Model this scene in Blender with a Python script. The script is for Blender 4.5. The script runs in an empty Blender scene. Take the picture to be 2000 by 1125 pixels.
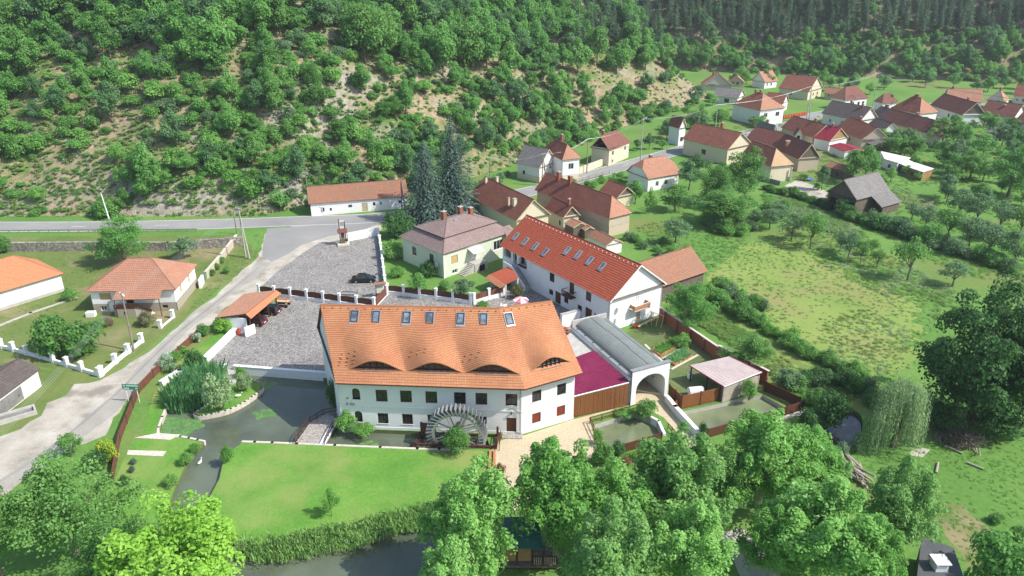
import bpy, bmesh, math, random
import numpy as np
from mathutils import Vector, Matrix, noise
R = math.radians
SC = bpy.context.scene
COL = SC.collection
random.seed(7)
# ------------------------------------------------------------------ camera, sky, sun, exposure
FOC, PITCH, CAMH = 1480.0, R(23.8), 55.0          # focal length in px of a 2000 px wide picture
cam_d = bpy.data.cameras.new('camera'); cam = bpy.data.objects.new('camera', cam_d); COL.objects.link(cam)
cam.location = (0, 0, CAMH); cam.rotation_euler = (R(90) - PITCH, 0, 0)
cam_d.sensor_width = 36.0; cam_d.lens = 36.0 * FOC / 2000.0; cam_d.clip_end = 4000; cam_d.clip_start = 0.5
SC.camera = cam
SUN_DIR = Vector((0.956 * math.cos(R(47)), -0.292 * math.cos(R(47)), math.sin(R(47)))).normalized()   # towards the sun
W = bpy.data.worlds.new('World'); SC.world = W; W.use_nodes = True
nt = W.node_tree; bg = nt.nodes['Background']
sky = nt.nodes.new('ShaderNodeTexSky'); sky.sky_type = 'NISHITA'; sky.sun_disc = False
sky.sun_elevation = math.asin(SUN_DIR.z); sky.sun_rotation = math.atan2(SUN_DIR.x, SUN_DIR.y)
sky.air_density = 1.0; sky.dust_density = 1.5
nt.links.new(sky.outputs[0], bg.inputs[0]); bg.inputs[1].default_value = 0.15
sun_d = bpy.data.lights.new('sun', 'SUN'); sun_d.energy = 4.0; sun_d.angle = R(0.5); sun_d.color = (1.0, 0.965, 0.9)
sun = bpy.data.objects.new('sun', sun_d); COL.objects.link(sun)
sun.rotation_euler = SUN_DIR.to_track_quat('Z', 'Y').to_euler(); sun.location = (60, -20, 90)
SC.view_settings.view_transform = 'Standard'; SC.view_settings.look = 'None'
SC.view_settings.exposure = 0.6; SC.view_settings.gamma = 1.0; SC.view_settings.use_curve_mapping = False
SC.render.engine = 'CYCLES'
SC.cycles.max_bounces = 6; SC.cycles.diffuse_bounces = 3; SC.cycles.glossy_bounces = 3
SC.cycles.transmission_bounces = 4; SC.cycles.transparent_max_bounces = 6; SC.cycles.volume_bounces = 0
SC.cycles.caustics_reflective = False; SC.cycles.caustics_refractive = False
SC.cycles.use_denoising = True; SC.cycles.use_adaptive_sampling = True; SC.cycles.adaptive_threshold = 0.02; SC.cycles.use_light_tree = False

# ------------------------------------------------------------------ helpers
_s, _c = math.sin(PITCH), math.cos(PITCH)
def g(px, py, z=0.0):
    """the point at height z that a spot of the photograph (2000 px wide) stands on"""
    u = (px - 1000) / FOC; v = (562.5 - py) / FOC
    d = (u, _c + v * _s, -_s + v * _c); t = (z - CAMH) / d[2]
    return Vector((d[0] * t, d[1] * t, z))
def proj(x, y, z):
    dz = z - CAMH; D = y * _c - dz * _s; V = y * _s + dz * _c
    return 1000 + FOC * x / D, 562.5 - FOC * V / D, D
def tag(o, label=None, cat=None, group=None, kind=None):
    if label: o['label'] = label
    if cat: o['category'] = cat
    if group: o['group'] = group
    if kind: o['kind'] = kind
    return o
def thing(name, label, cat, loc=(0, 0, 0), rz=0.0, group=None):
    o = bpy.data.objects.new(name, None); COL.objects.link(o); o.empty_display_size = 0.3
    o.location = loc; o.rotation_euler = (0, 0, rz)
    return tag(o, label, cat, group)
class MB:
    """collects faces (with optional uv) and links them as one mesh object"""
    def __init__(s): s.v = []; s.f = []; s.uv = []; s.mi = []; s.m = None; s.cur = 0
    def pt(s, p):
        p = Vector(p) if len(p) == 3 else Vector((p[0], p[1], 0))
        if s.m is not None: p = s.m @ p
        s.v.append(p); return len(s.v) - 1
    def face(s, pts, uv=None):
        s.f.append([s.pt(p) for p in pts]); s.uv.append(uv); s.mi.append(s.cur); return s
    def quad(s, a, b, c, d, uv=None): return s.face((a, b, c, d), uv)
    def box(s, a, b):
        x0, y0, z0 = a; x1, y1, z1 = b
        i = [s.pt(p) for p in ((x0, y0, z0), (x1, y0, z0), (x1, y1, z0), (x0, y1, z0), (x0, y0, z1), (x1, y0, z1), (x1, y1, z1), (x0, y1, z1))]
        for f in ((0, 3, 2, 1), (4, 5, 6, 7), (0, 1, 5, 4), (1, 2, 6, 5), (2, 3, 7, 6), (3, 0, 4, 7)):
            s.f.append([i[k] for k in f]); s.uv.append(None); s.mi.append(s.cur)
        return s
    def cbox(s, c, d): return s.box((c[0] - d[0] / 2, c[1] - d[1] / 2, c[2] - d[2] / 2), (c[0] + d[0] / 2, c[1] + d[1] / 2, c[2] + d[2] / 2))
    def bar(s, p, q, w, h=None, up=(0, 0, 1)):
        """a square bar from p to q"""
        h = h or w; p, q = Vector(p), Vector(q); d = (q - p).normalized(); up = Vector(up)
        if abs(d.dot(up)) > .98: up = Vector((1, 0, 0))
        a = d.cross(up).normalized() * w / 2; b = a.cross(d).normalized() * h / 2
        r0 = [s.pt(p + x) for x in (-a - b, a - b, a + b, -a + b)]; r1 = [s.pt(q + x) for x in (-a - b, a - b, a + b, -a + b)]
        for k in range(4): s.f.append([r0[k], r0[(k + 1) % 4], r1[(k + 1) % 4], r1[k]]); s.uv.append(None); s.mi.append(s.cur)
        s.f.append(r0[::-1]); s.f.append(r1); s.uv += [None, None]; s.mi += [s.cur] * 2
        return s
    def tube(s, p, q, r0, r1=None, n=8, caps=True):
        r1 = r0 if r1 is None else r1; p, q = Vector(p), Vector(q); d = (q - p).normalized()
        up = Vector((0, 0, 1)) if abs(d.z) < .95 else Vector((1, 0, 0))
        a = d.cross(up).normalized(); b = a.cross(d)
        A = [s.pt(p + (a * math.cos(t) + b * math.sin(t)) * r0) for t in [2 * math.pi * k / n for k in range(n)]]
        B = [s.pt(q + (a * math.cos(t) + b * math.sin(t)) * r1) for t in [2 * math.pi * k / n for k in range(n)]]
        for k in range(n): s.f.append([A[k], A[(k + 1) % n], B[(k + 1) % n], B[k]]); s.uv.append(None); s.mi.append(s.cur)
        if caps: s.f.append(A[::-1]); s.f.append(B); s.uv += [None, None]; s.mi += [s.cur] * 2
        return s
    def prism(s, poly, z0, z1):
        """vertical extrusion of a 2-D polygon"""
        if sum(poly[i][0] * poly[(i + 1) % len(poly)][1] - poly[(i + 1) % len(poly)][0] * poly[i][1] for i in range(len(poly))) < 0: poly = poly[::-1]
        n = len(poly)
        A = [s.pt((p[0], p[1], z0)) for p in poly]; B = [s.pt((p[0], p[1], z1)) for p in poly]
        s.f.append(B); s.f.append(A[::-1]); s.uv += [None, None]; s.mi += [s.cur] * 2
        for k in range(n): s.f.append([A[k], A[(k + 1) % n], B[(k + 1) % n], B[k]]); s.uv.append(None); s.mi.append(s.cur)
        return s
    def lathe(s, prof, c=(0, 0, 0), n=12):
        rings = [[s.pt((c[0] + r * math.cos(2 * math.pi * k / n), c[1] + r * math.sin(2 * math.pi * k / n), c[2] + z)) for k in range(n)] for r, z in prof]
        for A, B in zip(rings, rings[1:]):
            for k in range(n): s.f.append([A[k], A[(k + 1) % n], B[(k + 1) % n], B[k]]); s.uv.append(None); s.mi.append(s.cur)
        s.f.append(rings[0][::-1]); s.f.append(rings[-1]); s.uv += [None, None]; s.mi += [s.cur] * 2
        return s
    def mesh(s, name, mat, smooth=False):
        me = bpy.data.meshes.new(name); me.from_pydata([tuple(p) for p in s.v], [], s.f)
        mats = mat if isinstance(mat, (list, tuple)) else [mat]
        for m in mats: me.materials.append(MT(m) if isinstance(m, str) else m)
        if len(mats) > 1: me.polygons.foreach_set('material_index', s.mi)
        if any(u is not None for u in s.uv):
            L = me.uv_layers.new(name='UVMap'); k = 0; buf = []
            for f, u in zip(s.f, s.uv): buf += [c for p in (u if u is not None else [(0, 0)] * len(f)) for c in p]
            L.data.foreach_set('uv', buf)
        if smooth: me.polygons.foreach_set('use_smooth', [True] * len(me.polygons))
        me.update(); return me
    def build(s, name, mat, parent=None, smooth=False, loc=None, rz=None):
        return place(name, s.mesh(name, mat, smooth), parent, loc, rz)
def place(name, me, parent=None, loc=None, rz=None):
    o = bpy.data.objects.new(name, me); COL.objects.link(o)
    if parent is not None: o.parent = parent
    if loc is not None: o.location = loc
    if rz is not None: o.rotation_euler = (0, 0, rz)
    return o
def copy_tree(o, parent=None, loc=None, rz=None, label=None):
    c = o.copy(); COL.objects.link(c); c.parent = parent
    for ch in KIDS.get(o.name, None) or [k for k in o.children]: copy_tree(ch, c)
    if loc is not None: c.location = loc
    if rz is not None: c.rotation_euler[2] = rz
    if label: c['label'] = label
    return c
KIDS = {}
def inside(x, y, poly):
    c = False; n = len(poly); j = n - 1
    for i in range(n):
        xi, yi = poly[i][0], poly[i][1]; xj, yj = poly[j][0], poly[j][1]
        if (yi > y) != (yj > y) and x < (xj - xi) * (y - yi) / (yj - yi) + xi: c = not c
        j = i
    return c
def fill(poly, z, holes=()):
    """triangulated flat sheet of a polygon with holes -> (verts, faces)"""
    from mathutils.geometry import delaunay_2d_cdt
    vs, es = [], []
    for loop in [poly] + list(holes):
        n0 = len(vs); vs += [Vector((p[0], p[1])) for p in loop]; k = len(loop)
        es += [(n0 + i, n0 + (i + 1) % k) for i in range(k)]
    V, _, F, *_r = delaunay_2d_cdt(vs, es, [], 0, 1e-4)
    out = []
    for f in F:
        a = [V[i] for i in f]; cx = sum(v.x for v in a) / len(a); cy = sum(v.y for v in a) / len(a)
        if not inside(cx, cy, poly) or any(inside(cx, cy, h) for h in holes): continue
        ar = sum(a[i].x * a[(i + 1) % len(a)].y - a[(i + 1) % len(a)].x * a[i].y for i in range(len(a)))
        out.append(list(f) if ar > 0 else list(f)[::-1])
    return [(v.x, v.y, z) for v in V], out
def sheet(name, poly, z, mat, kind='structure', holes=(), label=None, cat=None):
    V, F = fill(poly, z, holes); me = bpy.data.meshes.new(name); me.from_pydata(V, [], F); me.materials.append(MT(mat))
    o = place(name, me); tag(o, label, cat, kind=kind); return o
def P(*pts, z=0.0): return [g(a, b, z).xy for a, b in pts]
def smooth_poly(pts, n=4):
    """closed Catmull-Rom"""
    out = []; k = len(pts)
    for i in range(k):
        a, b, c, d = [Vector(pts[(i + j - 1) % k]) for j in range(4)]
        for s in range(n):
            t = s / n; out.append(0.5 * ((2 * b) + (c - a) * t + (2 * a - 5 * b + 4 * c - d) * t * t + (3 * b - a - 3 * c + d) * t ** 3))
    return out
def smooth_line(pts, n=6):
    out = []; k = len(pts); pts = [Vector(p) for p in pts]
    for i in range(k - 1):
        a, b, c, d = pts[max(0, i - 1)], pts[i], pts[i + 1], pts[min(k - 1, i + 2)]
        for s in range(n):
            t = s / n; out.append(0.5 * ((2 * b) + (c - a) * t + (2 * a - 5 * b + 4 * c - d) * t * t + (3 * b - a - 3 * c + d) * t ** 3))
    return out + [pts[-1]]

# ------------------------------------------------------------------ materials
_M = {}
SPEC = {}
def MT(k):
    if k not in _M: _M[k] = SPEC[k](k)
    return _M[k]
class N:
    def __init__(s, name):
        s.mat = bpy.data.materials.new(name); s.mat.use_nodes = True; s.t = s.mat.node_tree
        s.b = s.t.nodes['Principled BSDF']; s.out = s.t.nodes['Material Output']
    def n(s, typ, **kw):
        x = s.t.nodes.new(typ)
        for k, v in kw.items():
            if k.startswith('i_'):
                key = k[2:]; x.inputs[int(key) if key.isdigit() else key.replace('_', ' ')].default_value = v
            else: setattr(x, k, v)
        return x
    def l(s, a, b): s.t.links.new(a, b)
    def noise(s, co, scale, detail=3, rough=.55): 
        x = s.n('ShaderNodeTexNoise', i_Scale=scale, i_Detail=detail, i_Roughness=rough); s.l(co, x.inputs['Vector']); return x.outputs['Fac']
    def ramp(s, fac, stops, interp='LINEAR'):
        x = s.n('ShaderNodeValToRGB'); e = x.color_ramp.elements; x.color_ramp.interpolation = interp
        while len(e) < len(stops): e.new(0.5)
        for q, (p, c) in zip(e, stops): q.position = p; q.color = (*c, 1) if len(c) == 3 else c
        s.l(fac, x.inputs[0]); return x.outputs[0]
    def mix(s, fac, a, b, mode='MIX'):
        x = s.n('ShaderNodeMix', data_type='RGBA', blend_type=mode)
        for v, i in ((fac, 0), (a, 6), (b, 7)):
            if hasattr(v, 'links'): s.l(v, x.inputs[i])
            else: x.inputs[i].default_value = v if i == 0 else (*v, 1)
        return x.outputs[2]
    def math(s, op, a, b=0.0):
        x = s.n('ShaderNodeMath', operation=op)
        for v, i in ((a, 0), (b, 1)):
            if hasattr(v, 'links'): s.l(v, x.inputs[i])
            else: x.inputs[i].default_value = v
        return x.outputs[0]
    def pos(s): return s.n('ShaderNodeNewGeometry').outputs['Position']
    def obj(s): return s.n('ShaderNodeTexCoord').outputs['Object']
    def uv(s): return s.n('ShaderNodeTexCoord').outputs['UV']
    def bump(s, h, strength=.4, dist=.05):
        x = s.n('ShaderNodeBump', i_Strength=strength, i_Distance=dist); s.l(h, x.inputs['Height']); s.l(x.outputs[0], s.b.inputs['Normal'])
    def done(s, col, rough=.85, spec=.25, metal=0.0):
        if hasattr(col, 'links'): s.l(col, s.b.inputs['Base Color'])
        else: s.b.inputs['Base Color'].default_value = (*col, 1)
        s.b.inputs['Roughness'].default_value = rough; s.b.inputs['Specular IOR Level'].default_value = spec; s.b.inputs['Metallic'].default_value = metal
        return s.mat
def sRGB(r, g_, b):
    f = lambda c: (c / 255 / 12.92) if c / 255 <= .04045 else ((c / 255 + .055) / 1.055) ** 2.4
    return (f(r), f(g_), f(b))
def plain(col, rough=.8, var=.12, scale=3.0, spec=.25, metal=0.0, bump=0.0):
    """one paint or timber colour with blotchy wear"""
    def mk(k):
        m = N(k); p = m.pos(); f = m.noise(p, scale, 4); f2 = m.noise(p, scale * 9, 2)
        f = m.math('ADD', m.math('MULTIPLY', f, .65), m.math('MULTIPLY', f2, .35))
        c = m.ramp(f, [(.3, tuple(x * (1 - var) for x in col)), (.7, tuple(min(1, x * (1 + var)) for x in col))])
        if bump: m.bump(f2, bump, .03)
        return m.done(c, rough, spec, metal)
    return mk
def plaster(col, dirt=(.42, .38, .32), amount=.35, scale=.8):
    def mk(k):
        m = N(k); p = m.pos(); a = m.noise(p, scale, 5, .65)
        mp = m.n('ShaderNodeMapping'); m.l(p, mp.inputs[0]); mp.inputs['Scale'].default_value = (2.2, 2.2, .35)
        st = m.noise(mp.outputs[0], 1.3, 4, .7)
        f = m.ramp(m.math('MULTIPLY', a, st), [(.28, (0, 0, 0)), (.5, (1, 1, 1))])
        f = m.math('MULTIPLY', f, amount)
        c = m.mix(f, col, dirt); m.bump(m.noise(p, 14, 3), .12, .02)
        return m.done(c, .9, .15)
    return mk
def tiles(c1, c2, mort, stain, w=.3, h=.33, stain_amt=.5, scale=.35, rough=.8):
    """roof tile colours; the courses themselves are steps in the mesh (uv.y counts courses, uv.x metres)"""
    def mk(k):
        m = N(k); u = m.uv()
        b = m.n('ShaderNodeTexBrick', i_Scale=1.0); m.l(u, b.inputs['Vector'])
        b.inputs['Color1'].default_value = (*c1, 1); b.inputs['Color2'].default_value = (*c2, 1); b.inputs['Mortar'].default_value = (*mort, 1)
        b.inputs['Mortar Size'].default_value = .035; b.inputs['Brick Width'].default_value = w; b.inputs['Row Height'].default_value = 1.0
        p = m.obj(); f = m.ramp(m.noise(p, scale, 6, .7), [(.38, (0, 0, 0)), (.68, (1, 1, 1))])
        f2 = m.ramp(m.noise(p, 5, 3, .6), [(.52, (0, 0, 0)), (.75, (1, 1, 1))])
        f = m.math('MULTIPLY', m.math('MAXIMUM', f, m.math('MULTIPLY', f2, .6)), stain_amt)
        c = m.mix(f, b.outputs['Color'], stain)
        m.bump(b.outputs['Fac'], -.5, .03)
        return m.done(c, rough, .2)
    return mk
def leaf(c1, c2, c3, trans=.35, rough=.55):
    """foliage: each leaf takes a place on a ramp by its own random value, each plant by its own"""
    c1, c2, c3 = [(c[0] * .84, c[1], c[2] * .92) for c in (c1, c2, c3)]
    def mk(k):
        m = N(k); a = m.n('ShaderNodeAttribute', attribute_name='rnd').outputs['Fac']; o = m.n('ShaderNodeObjectInfo').outputs['Random']
        f = m.math('ADD', m.math('MULTIPLY', a, .62), m.math('MULTIPLY', o, .38))
        c = m.ramp(f, [(.12, c1), (.5, c2), (.88, c3)])
        m.done(c, rough, .3)
        t = m.n('ShaderNodeBsdfTranslucent'); m.l(m.mix(.5, c, c3), t.inputs['Color'])
        x = m.n('ShaderNodeMixShader', i_Fac=trans); m.l(m.b.outputs[0], x.inputs[1]); m.l(t.outputs[0], x.inputs[2]); m.l(x.outputs[0], m.out.inputs['Surface'])
        return m.mat
    return mk
def ground(stops, scale=.08, fine=2.5, rough=.95, bump=.5, dist=.08, mixfine=.45, spots=None, detail=5):
    """soil and turf: two scales of noise through one ramp, plus optional spots of a second colour"""
    def mk(k):
        m = N(k); p = m.pos(); a = m.noise(p, scale, detail, .6); b = m.noise(p, fine, 4, .65)
        f = m.math('ADD', m.math('MULTIPLY', a, 1 - mixfine), m.math('MULTIPLY', b, mixfine))
        c = m.ramp(f, stops)
        if spots:
            col, sc, lo, hi = spots; s = m.ramp(m.noise(p, sc, 4, .6), [(lo, (0, 0, 0)), (hi, (1, 1, 1))]); c = m.mix(s, c, col)
        if bump: m.bump(b, bump, dist)
        return m.done(c, rough, .1)
    return mk
def setts(c1, c2, c3, size=.16, bump=.6, joint=.6):
    def mk(k):
        m = N(k); p = m.pos(); v = m.n('ShaderNodeTexVoronoi', i_Scale=1 / size); m.l(p, v.inputs['Vector'])
        d = m.n('ShaderNodeTexVoronoi', feature='DISTANCE_TO_EDGE', i_Scale=1 / size); m.l(p, d.inputs['Vector'])
        sep = m.n('ShaderNodeSeparateColor'); m.l(v.outputs['Color'], sep.inputs[0])
        f = m.math('ADD', m.math('MULTIPLY', sep.outputs[0], .6), m.math('MULTIPLY', m.noise(p, .25, 4), .4))
        c = m.ramp(f, [(.2, c1), (.5, c2), (.9, c3)])
        e = m.ramp(d.outputs['Distance'], [(.02, (0, 0, 0)), (.12, (1, 1, 1))])
        c = m.mix(m.math('MULTIPLY', m.math('SUBTRACT', 1.0, e), joint), c, (.07, .065, .06)); m.bump(e, bump, .02)
        return m.done(c, .85, .2)
    return mk
def water(col, rough=.04, bump=.05, scale=1.2, murk=.55):
    def mk(k):
        m = N(k); p = m.pos(); a = m.noise(p, .12, 4, .6)
        c = m.ramp(a, [(.35, tuple(x * .75 for x in col)), (.65, tuple(x * 1.25 for x in col))])
        m.bump(m.noise(p, scale, 3, .6), bump, .1)
        return m.done(c, rough, .5)
    return mk
def glass(col=(.02, .025, .03), rough=.06, spec=.6):
    def mk(k):
        m = N(k); a = m.noise(m.pos(), .9, 3)
        return m.done(m.ramp(a, [(.4, tuple(x * .6 for x in col)), (.62, tuple(x * 1.8 for x in col))]), rough, spec)
    return mk
SPEC.update({
 'grass': ground([(.3, (.075, .17, .035)), (.5, (.115, .23, .05)), (.7, (.18, .28, .075))], .05, 1.6, spots=((.2, .19, .07), .035, .52, .72)),
 'lawn': ground([(.3, (.07, .19, .03)), (.5, (.115, .26, .042)), (.7, (.19, .32, .07))], .2, 2.6, bump=.6, spots=((.24, .28, .09), .09, .48, .72)),
 'yard_grass': ground([(.3, (.07, .13, .03)), (.5, (.13, .18, .05)), (.7, (.2, .21, .08))], .1, 2.2, spots=((.26, .22, .12), .09, .5, .66)),
 'meadow': ground([(.3, (.13, .22, .05)), (.5, (.2, .28, .07)), (.7, (.29, .32, .1))], .07, 2.4, spots=((.26, .23, .1), .06, .5, .7)),
 'garden_soil': ground([(.3, (.07, .13, .03)), (.5, (.12, .16, .06)), (.7, (.22, .19, .11))], .4, 3.0),
 'hill_soil': None, 
 'asphalt': ground([(.3, (.2, .195, .185)), (.5, (.26, .255, .245)), (.7, (.33, .32, .3))], .09, 6.0, bump=.1, dist=.02),
 'gravel': ground([(.34, (.27, .24, .19)), (.5, (.41, .375, .315)), (.66, (.55, .515, .45))], .3, 7.0, bump=.4, dist=.04, mixfine=.5, spots=((.25, .225, .19), .22, .54, .66)),
 'track': ground([(.3, (.26, .24, .2)), (.5, (.33, .31, .27)), (.7, (.42, .39, .34))], .3, 5.0, bump=.2, dist=.03),
 'setts': setts((.15, .14, .13), (.28, .265, .245), (.47, .45, .425), .18, .4),
 'setts_dark': setts((.1, .085, .08), (.2, .175, .16), (.44, .41, .38), .2),
 'pavers': setts((.5, .41, .27), (.54, .45, .3), (.58, .49, .34), .2, .1, .22),
 'pavers_plain': setts((.34, .3, .27), (.4, .36, .32), (.47, .43, .38), .3, .25),
 'white_line': plain((.7, .7, .68), .8, .1),
 'pond_water': water((.1, .12, .082), .025, .12, 1.6), 'stream_water': water((.06, .065, .06), .06, .08), 'pool_water': water((.17, .2, .11), .03, .08, 1.6),
 'concrete': plain((.42, .4, .36), .9, .22, 1.2), 'concrete_dark': plain((.2, .195, .185), .9, .25, .8), 'stone_cap': plain((.55, .5, .42), .9, .25, 2.0),
 'white_paint': plaster((.77, .78, .77), (.36, .35, .31), .3, .6), 'white_wall': plaster((.8, .79, .76), amount=.22), 'old_white': plaster((.72, .7, .66), amount=.6, scale=.5),
 'cream': plaster((.62, .55, .4), amount=.4), 'tan': plaster((.48, .41, .31), (.3, .26, .2), .5), 'grey_plaster': plaster((.42, .39, .35), (.25, .22, .19), .6),
 'mint': plaster((.57, .62, .47), (.35, .38, .3), .35), 'plinth': plaster((.36, .32, .25), (.22, .2, .16), .4), 'mint_light': plaster((.66, .7, .6), amount=.3),
 'peeling': plaster((.5, .42, .3), (.22, .18, .14), .95, .5), 'pink_brick': plaster((.55, .3, .22), (.4, .22, .16), .6),
 'brown': plain((.085, .035, .022), .6, .3, 2.0), 'brown_panel': plain((.09, .04, .028), .6, .25, 3.0), 'rust': plain((.15, .06, .04), .75, .35, 1.5),
 'door_wood': plain((.1, .038, .02), .5, .3, 3), 'shutter': plain((.5, .36, .17), .7, .2, 3), 'red_shutter': plain((.2, .045, .025), .6, .25, 2),
 'glass': glass(), 'sky_glass': glass((.12, .15, .18), .04, .8), 'metal': plain((.5, .5, .5), .35, .15, 2, .5, .8), 'grey_metal': plain((.32, .33, .33), .45, .2, 2, .4, .3),
 'zinc': plain((.42, .43, .43), .4, .15, 2, .4, .5), 'white_metal': plain((.75, .75, .73), .5, .1), 'dark_metal': plain((.05, .05, .05), .5, .2), 'green_metal': plain((.03, .22, .13), .5, .15),
 'green_sheet': plain((.045, .15, .12), .45, .25, .8), 'old_wood': plain((.14, .11, .085), .9, .4, 2.5), 'wood': plain((.33, .2, .09), .8, .3, 2.0), 'pale_wood': plain((.5, .4, .26), .85, .25, 2),
 'bark': plain((.16, .13, .1), .95, .4, 5), 'pale_bark': plain((.28, .26, .2), .95, .3, 5), 'pole_wood': plain((.24, .2, .16), .9, .3, 3), 'pole_concrete': plain((.4, .38, .34), .9, .2, 3),
 'dark': plain((.015, .014, .013), .9, .3), 'black_paint': plain((.012, .013, .016), .12, .1, 2, .6), 'dark_red_paint': plain((.06, .012, .014), .15, .15, 2, .6), 'tyre': plain((.02, .02, .02), .9, .2), 'red_lamp': plain((.4, .01, .01), .2, .1, 2, .5),
 'red': plain((.5, .06, .03), .5, .15), 'orange': plain((.62, .17, .05), .5, .2), 'blue': plain((.05, .1, .4), .5, .2), 'yellow': plain((.7, .5, .03), .6, .15), 'pink': plain((.75, .16, .2), .6, .15), 'white': plain((.8, .8, .79), .6, .06),
 'terracotta': plain((.45, .19, .09), .85, .3, 4), 'green_sign': plain((.02, .25, .14), .4, .1), 'magenta_rib': plain((.2, .022, .07), .55, .2, 1), 'pink_sheet': plain((.56, .5, .47), .35, .12, 1, .5), 'red_sheet': plain((.3, .03, .05), .5, .2, 1),
 'felt': plain((.19, .21, .2), .95, .15, .6, .05), 'roof_grey': plain((.23, .22, .21), .9, .25, 1.5), 'white_sheet': plain((.68, .67, .63), .7, .15, 1),
 'bitumen': plain((.09, .095, .1), .6, .2, .7), 'log': plain((.36, .31, .25), .9, .35, 4), 'stucco_grey': plain((.4, .35, .28), .95, .3, 3),
 't_mill': tiles((.49, .225, .105), (.56, .285, .15), (.37, .16, .075), (.36, .14, .075), .2, stain_amt=.7, scale=.26),
 't_red': tiles((.45, .1, .05), (.52, .14, .075), (.16, .03, .02), (.36, .09, .05), .3, stain_amt=.3),
 't_brown': tiles((.27, .1, .065), (.34, .14, .095), (.12, .045, .032), (.16, .07, .05), .3, stain_amt=.7),
 't_old': tiles((.34, .15, .09), (.42, .21, .13), (.15, .07, .05), (.24, .15, .1), .28, stain_amt=.8),
 't_orange': tiles((.52, .21, .1), (.58, .26, .13), (.3, .11, .06), (.42, .19, .1), .3, stain_amt=.4),
 't_faded': tiles((.42, .2, .12), (.5, .26, .17), (.2, .09, .06), (.3, .17, .12), .3, stain_amt=.7),
 't_wine': tiles((.21, .085, .065), (.28, .12, .09), (.09, .035, .03), (.15, .075, .06), .3, stain_amt=.6),
 't_grey': tiles((.2, .185, .175), (.26, .245, .235), (.1, .095, .09), (.15, .14, .13), .4, stain_amt=.6),
 't_mauve': tiles((.28, .2, .185), (.36, .265, .245), (.14, .1, .09), (.22, .165, .145), .3, stain_amt=.7),
 't_dark': tiles((.12, .1, .09), (.18, .15, .135), (.06, .05, .045), (.1, .08, .07), .3, stain_amt=.7),
 't_tan': tiles((.5, .33, .18), (.57, .4, .24), (.28, .17, .1), (.4, .27, .16), .3, stain_amt=.5),
 'stones': setts((.2, .18, .15), (.32, .29, .24), (.5, .46, .39), .42, 1.0),
 't_brick': tiles((.3, .085, .045), (.38, .12, .065), (.2, .1, .07), (.2, .08, .05), .25, stain_amt=.5),
 't_planks': tiles((.26, .1, .035), (.34, .14, .05), (.09, .035, .015), (.2, .08, .03), .18, stain_amt=.5, scale=.8),
 't_reed': tiles((.13, .055, .03), (.2, .09, .05), (.06, .025, .015), (.1, .05, .03), .12, stain_amt=.5, scale=.8),
 'l_plane': leaf((.155, .32, .065), (.26, .47, .11), (.44, .62, .22), .45),
 'l_plane_cool': leaf((.15, .29, .075), (.25, .42, .12), (.43, .57, .24), .45),
 'l_lime': leaf((.22, .42, .05), (.37, .57, .085), (.56, .68, .18), .45),
 'l_dark': leaf((.045, .115, .03), (.075, .17, .048), (.125, .24, .075), .4),
 'l_mid': leaf((.1, .22, .05), (.17, .32, .08), (.26, .42, .12), .45),
 'l_hill': leaf((.125, .28, .07), (.2, .39, .1), (.31, .5, .15), .48),
 'l_hill_blue': leaf((.1, .2, .075), (.15, .27, .11), (.23, .35, .16), .42),
 'l_shrub': leaf((.14, .3, .065), (.23, .42, .095), (.35, .53, .16), .48),
 'l_spruce': leaf((.06, .095, .08), (.1, .14, .12), (.16, .2, .18), .2),
 'l_pine': leaf((.06, .11, .06), (.1, .165, .09), (.155, .225, .13), .3),
 'l_willow': leaf((.25, .33, .15), (.36, .44, .22), (.52, .58, .34), .45),
 'l_grey': leaf((.11, .19, .085), (.18, .27, .13), (.27, .36, .19), .42),
 'l_reed': leaf((.2, .42, .17), (.29, .52, .23), (.42, .62, .32), .5),
 'l_grass': leaf((.15, .28, .055), (.22, .35, .085), (.32, .42, .14), .45),
 'l_bank': leaf((.22, .4, .09), (.34, .52, .14), (.5, .6, .26), .5),
 'l_meadow': leaf((.17, .26, .055), (.27, .34, .09), (.38, .41, .16), .4),
 'l_pale': leaf((.2, .27, .1), (.36, .4, .22), (.6, .6, .45)),
 'l_yellow': leaf((.16, .27, .04), (.32, .42, .05), (.6, .58, .07)),
 'l_flower': leaf((.1, .2, .05), (.22, .32, .13), (.8, .8, .76)), 'l_pinkflower': leaf((.1, .17, .05), (.25, .2, .12), (.62, .3, .3)), 'l_redflower': leaf((.07, .16, .03), (.12, .2, .05), (.6, .1, .14)),
 'l_lily': leaf((.07, .16, .05), (.12, .22, .07), (.2, .3, .11), .1),
})
def _hill(k):
    m = N(k); p = m.pos(); a = m.noise(p, .035, 5, .6); b = m.noise(p, .9, 5, .7); c2 = m.noise(p, .22, 4, .65)
    f = m.math('ADD', m.math('MULTIPLY', a, .5), m.math('MULTIPLY', c2, .5))
    dry = m.ramp(b, [(.3, (.2, .145, .09)), (.5, (.3, .225, .145)), (.7, (.42, .34, .235))])
    grn = m.ramp(b, [(.3, (.06, .12, .025)), (.6, (.13, .2, .05)), (.75, (.2, .25, .08))])
    c = m.mix(m.ramp(f, [(.44, (0, 0, 0)), (.6, (1, 1, 1))]), dry, grn)
    geo = m.n('ShaderNodeNewGeometry'); sep = m.n('ShaderNodeSeparateXYZ'); m.l(geo.outputs['Normal'], sep.inputs[0])
    rock = m.ramp(m.noise(p, .7, 6, .75), [(.3, (.13, .115, .095)), (.48, (.29, .26, .21)), (.7, (.47, .43, .36))])
    steep = m.ramp(sep.outputs[2], [(.7, (1, 1, 1)), (.83, (0, 0, 0))])
    c = m.mix(steep, c, rock); m.bump(m.math('ADD', b, m.noise(p, 3, 4)), .7, .35)
    return m.done(c, .95, .1)
SPEC['hill_soil'] = _hill
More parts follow.
